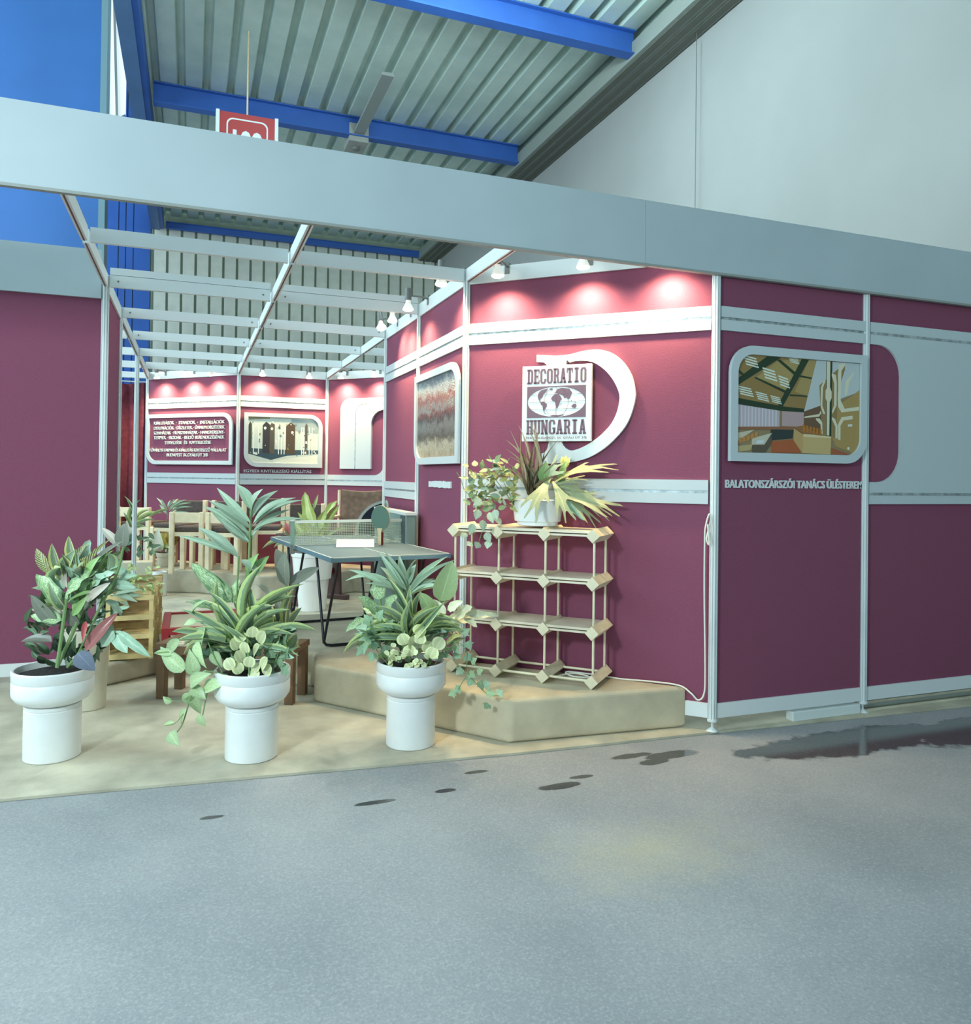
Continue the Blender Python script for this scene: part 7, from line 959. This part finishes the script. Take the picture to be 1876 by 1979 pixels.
TOOTH = [(0, .04)]+[(x, .5*math.sin(math.pi*x**.7)*(1 if k % 2 else .82)) for k, x in enumerate([.08, .16, .24, .32, .4, .5, .6, .7, .8, .9])]+[(1, 0)]+[(x, -.5*math.sin(math.pi*x**.7)*(1 if k % 2 else .82)) for k, x in list(enumerate([.08, .16, .24, .32, .4, .5, .6, .7, .8, .9]))[::-1]]+[(0, -.04)]
G = {'lance': grid_leaf('lance', .10, .25), 'ovate': grid_leaf('ovate', .05, .25), 'strap': grid_leaf('strap', .14, .5), 'sword': grid_leaf('sword', .03, .6), 'heart': grid_leaf('heart', .08, .35), 'round': grid_leaf('round', .06, .3), 'grass': grid_leaf('grass', .12, .3, 6), 'wavy': grid_leaf('ovate', .06, .3, wave=1),
     'ivy': poly_leaf(IVY, .05), 'stag': poly_leaf(STAG, .12), 'tooth': poly_leaf(TOOTH, .06)}
LT_ = {
 'pin': ('lance', leafmat('palm', (118, 152, 132))), 'spot': ('wavy', leafmat('dieffenbachia', (92, 132, 92), (186, 206, 158), 'spots')),
 'spotp': ('wavy', leafmat('pale_dieffenbachia', (128, 152, 70), (206, 216, 150), 'centre')), 'leaf': ('lance', leafmat('green', (96, 140, 78))),
 'strap': ('strap', leafmat('striped', (104, 138, 112), (200, 210, 150), 'margin')), 'sword': ('sword', leafmat('sansevieria', (96, 120, 96), (206, 204, 130), 'margin')),
 'rub': ('ovate', leafmat('rubber', (84, 96, 86), rough=.25)), 'rubp': ('ovate', leafmat('rubber_pale', (140, 146, 136))), 'rubg': ('ovate', leafmat('rubber_light', (128, 164, 112), rough=.3)),
 'red': ('lance', leafmat('red', (136, 54, 58))), 'redb': ('ovate', leafmat('red_brown', (122, 72, 72), rough=.25)), 'blue': ('heart', leafmat('slate', (72, 88, 110), rough=.3)),
 'round': ('round', leafmat('peperomia', (150, 170, 128), (216, 220, 168), 'margin')), 'ivy': ('ivy', leafmat('ivy', (98, 138, 108))),
 'heart': ('heart', leafmat('pothos', (126, 164, 126), (190, 208, 150), 'spots')), 'pale': ('wavy', leafmat('pale', (176, 190, 158))),
 'crot': ('lance', leafmat('croton', (72, 80, 58), (200, 200, 130), 'veins')), 'croty': ('wavy', leafmat('croton_yellow', (140, 140, 56), (180, 150, 70), 'spots')),
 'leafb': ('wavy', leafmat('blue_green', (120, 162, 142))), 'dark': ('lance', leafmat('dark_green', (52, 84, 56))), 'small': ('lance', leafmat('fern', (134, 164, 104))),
 'calad': ('heart', leafmat('caladium', (150, 172, 160), (206, 206, 200), 'centre')), 'pinkc': ('heart', leafmat('caladium_pink', (196, 150, 160))),
 'col': ('tooth', leafmat('coleus', (112, 138, 92))), 'coly': ('tooth', leafmat('coleus_yellow', (146, 160, 96))), 'colb': ('tooth', leafmat('coleus_blue', (120, 150, 130))),
 'grass': ('grass', leafmat('grass', (128, 128, 104))), 'stag': ('stag', leafmat('staghorn', (122, 142, 104))), 'stag2': ('stag', MATS['leaf_staghorn']), 'flower': ('tooth', leafmat('flower', (232, 214, 90)))}
LMESH = {}
for k, (g, m_) in LT_.items():
    me = G[g].copy(); me.materials.append(m_); LMESH[k] = me
VIEW = Vector((-.356, -.934, .15))
def plant(key, name, label, loc, cat='plant', fac=.75):
    L, S = LEAVES[key]; loc = Vector(loc); rnd = random.Random(sum(map(ord, key)))
    o = thing(name, label, cat, loc)
    for r, pts in S:
        MB().tube([Vector(p)-loc for p in crom(pts, 5)], r, 7).build('stem', M_STEM, o, smooth=True)
    for l in L:
        b = Vector(l[1:4]); t_ = Vector(l[4:7]); d = t_-b; ln = max(.01, d.length); x = d.normalized()
        hint = (VIEW*fac+Vector((rnd.uniform(-.5, .5), rnd.uniform(-.3, .3), rnd.uniform(.2, .9)))).normalized()
        y = hint.cross(x)
        if y.length < .1: y = Vector((0, 0, 1)).cross(x)
        y.normalize(); z = x.cross(y)
        M = Matrix((x*ln, y*l[7], z*ln)).transposed().to_4x4(); M.translation = b-loc
        put('flower_petal' if l[0] == 'flower' else 'leaf', LMESH[l[0]], o, M=M)
    return o
A = (-2.219, .386, .38); B = (-1.495, .316, .38); Fp = (-3.057, .668, .38)
plant('palm_L', 'palm', 'tall palm with a fan of blue-green leaflets in the planter before the bench', A)
plant('dief_L', 'dieffenbachia', 'spotted dieffenbachia leaning left in the planter before the bench', A)
plant('spider_L', 'striped_dracaena', 'dracaena with long cream-edged strap leaves in the planter before the bench', A)
plant('sans_L', 'sansevieria', 'sansevieria with upright yellow-edged sword leaves in the planter before the bench', A)
plant('rub_L', 'rubber_plant', 'rubber plant with large dark glossy leaves in the planter before the bench', A)
plant('pep_L', 'peperomia', 'peperomia with round cream-green leaves at the front of the planter before the bench', A)
plant('ivy_L', 'ivy', 'small ivy with lobed leaves at the right rim of the planter before the bench', A)
plant('poth_L', 'pothos', 'pothos with marbled heart leaves trailing down the left planter side to the carpet', A)
plant('palm_R', 'palm', 'palm with slim pale leaves in the planter against the podium', B)
plant('rub_R', 'rubber_plant', 'rubber plant with one big light green oval leaf in front of the rack', B)
plant('dief_R', 'dieffenbachia', 'spotted dieffenbachia at the left of the planter against the podium', B)
plant('spider_R', 'striped_dracaena', 'dracaena with cream-edged strap leaves in the planter against the podium', B)
plant('pale_R', 'pale_shrub', 'plant with pale grey-green leaves reaching right towards the rack', B)
plant('pep_R', 'peperomia', 'peperomia with round cream leaves in the middle of the planter against the podium', B)
plant('creep_R', 'creeping_fig', 'creeping plant with tiny round leaves over the front rim against the podium', B)
plant('ivy_R', 'ivy', 'ivy with blue-green lobed leaves at the left rim of the planter against the podium', B)
plant('ivy_R2', 'ivy', 'ivy trailing from the planter over the podium edge towards the rack', B)
plant('sans_F', 'sansevieria', 'sansevieria with pale pointed leaves at the far left planter', Fp)
plant('crot_F', 'croton', 'croton with striped dark leaves in the far left planter', Fp)
plant('rub_F', 'rubber_plant', 'rubber plant with big dark, red and slate leaves in the far left planter', Fp)
plant('dief_F', 'dieffenbachia', 'yellow-green spotted dieffenbachia at the front of the far left planter', Fp)
plant('spath_F', 'peace_lily', 'plant with soft blue-green pointed leaves arching right from the far left planter', Fp)
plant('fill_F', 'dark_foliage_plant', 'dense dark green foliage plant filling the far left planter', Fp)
plant('fatsia', 'fatsia', 'fatsia with a fingered leaf in the tall cream pot', (-3.0, 1.42, .41))
plant('fern', 'fern', 'light green feathery fern spilling right from the tall cream pot', (-3.0, 1.42, .41))
plant('calad', 'caladium', 'caladium with pale pink-centred leaves in the small cream pot at the back', (-2.74, 5.95, .38))
plant('crot_b', 'croton', 'yellow croton in the small cream pot at the back', (-2.74, 5.95, .38))
plant('kent_b', 'palm', 'thin feathery palm frond in front of the rear chairs', (-2.74, 5.95, .38))
plant('spid_b', 'spider_plant', 'spider plant with arching leaves in the cream planter box', (-3.04, 5.75, .325))
plant('fill_b', 'dark_foliage_plant', 'dark leafy plant filling the cream planter box', (-3.04, 5.75, .325))
plant('dief_b', 'dieffenbachia', 'big pale yellow-green dieffenbachia in the white pot behind the table', (-1.41, 4.15, .52))
plant('spid_t', 'spider_plant', 'spider plant with thin arching leaves in the white pot behind the table', (-1.41, 4.15, .52))
PS = MD @ Vector((.515, -.16, RZ+.12))
plant('coleus', 'coleus', 'coleus with many small toothed leaves trailing left over the rack', PS)
plant('grass', 'spiky_grass', 'wispy grey-green grass plant rising in front of the company sign', PS)
plant('stag', 'staghorn_fern', 'staghorn fern with forked pale fronds spreading right over the rack', PS)
plant('flow', 'yellow_flower', 'single yellow flower between the grass and the staghorn fern', PS, 'flower')
plant('fill_L', 'mixed_foliage_plant', 'low mixed green foliage around the stems in the planter before the bench', A)
plant('fill_R', 'mixed_foliage_plant', 'low mixed green foliage around the stems in the planter against the podium', B)
plant('fill_F2', 'mixed_foliage_plant', 'tall mixed pale green foliage in the far left planter', Fp)
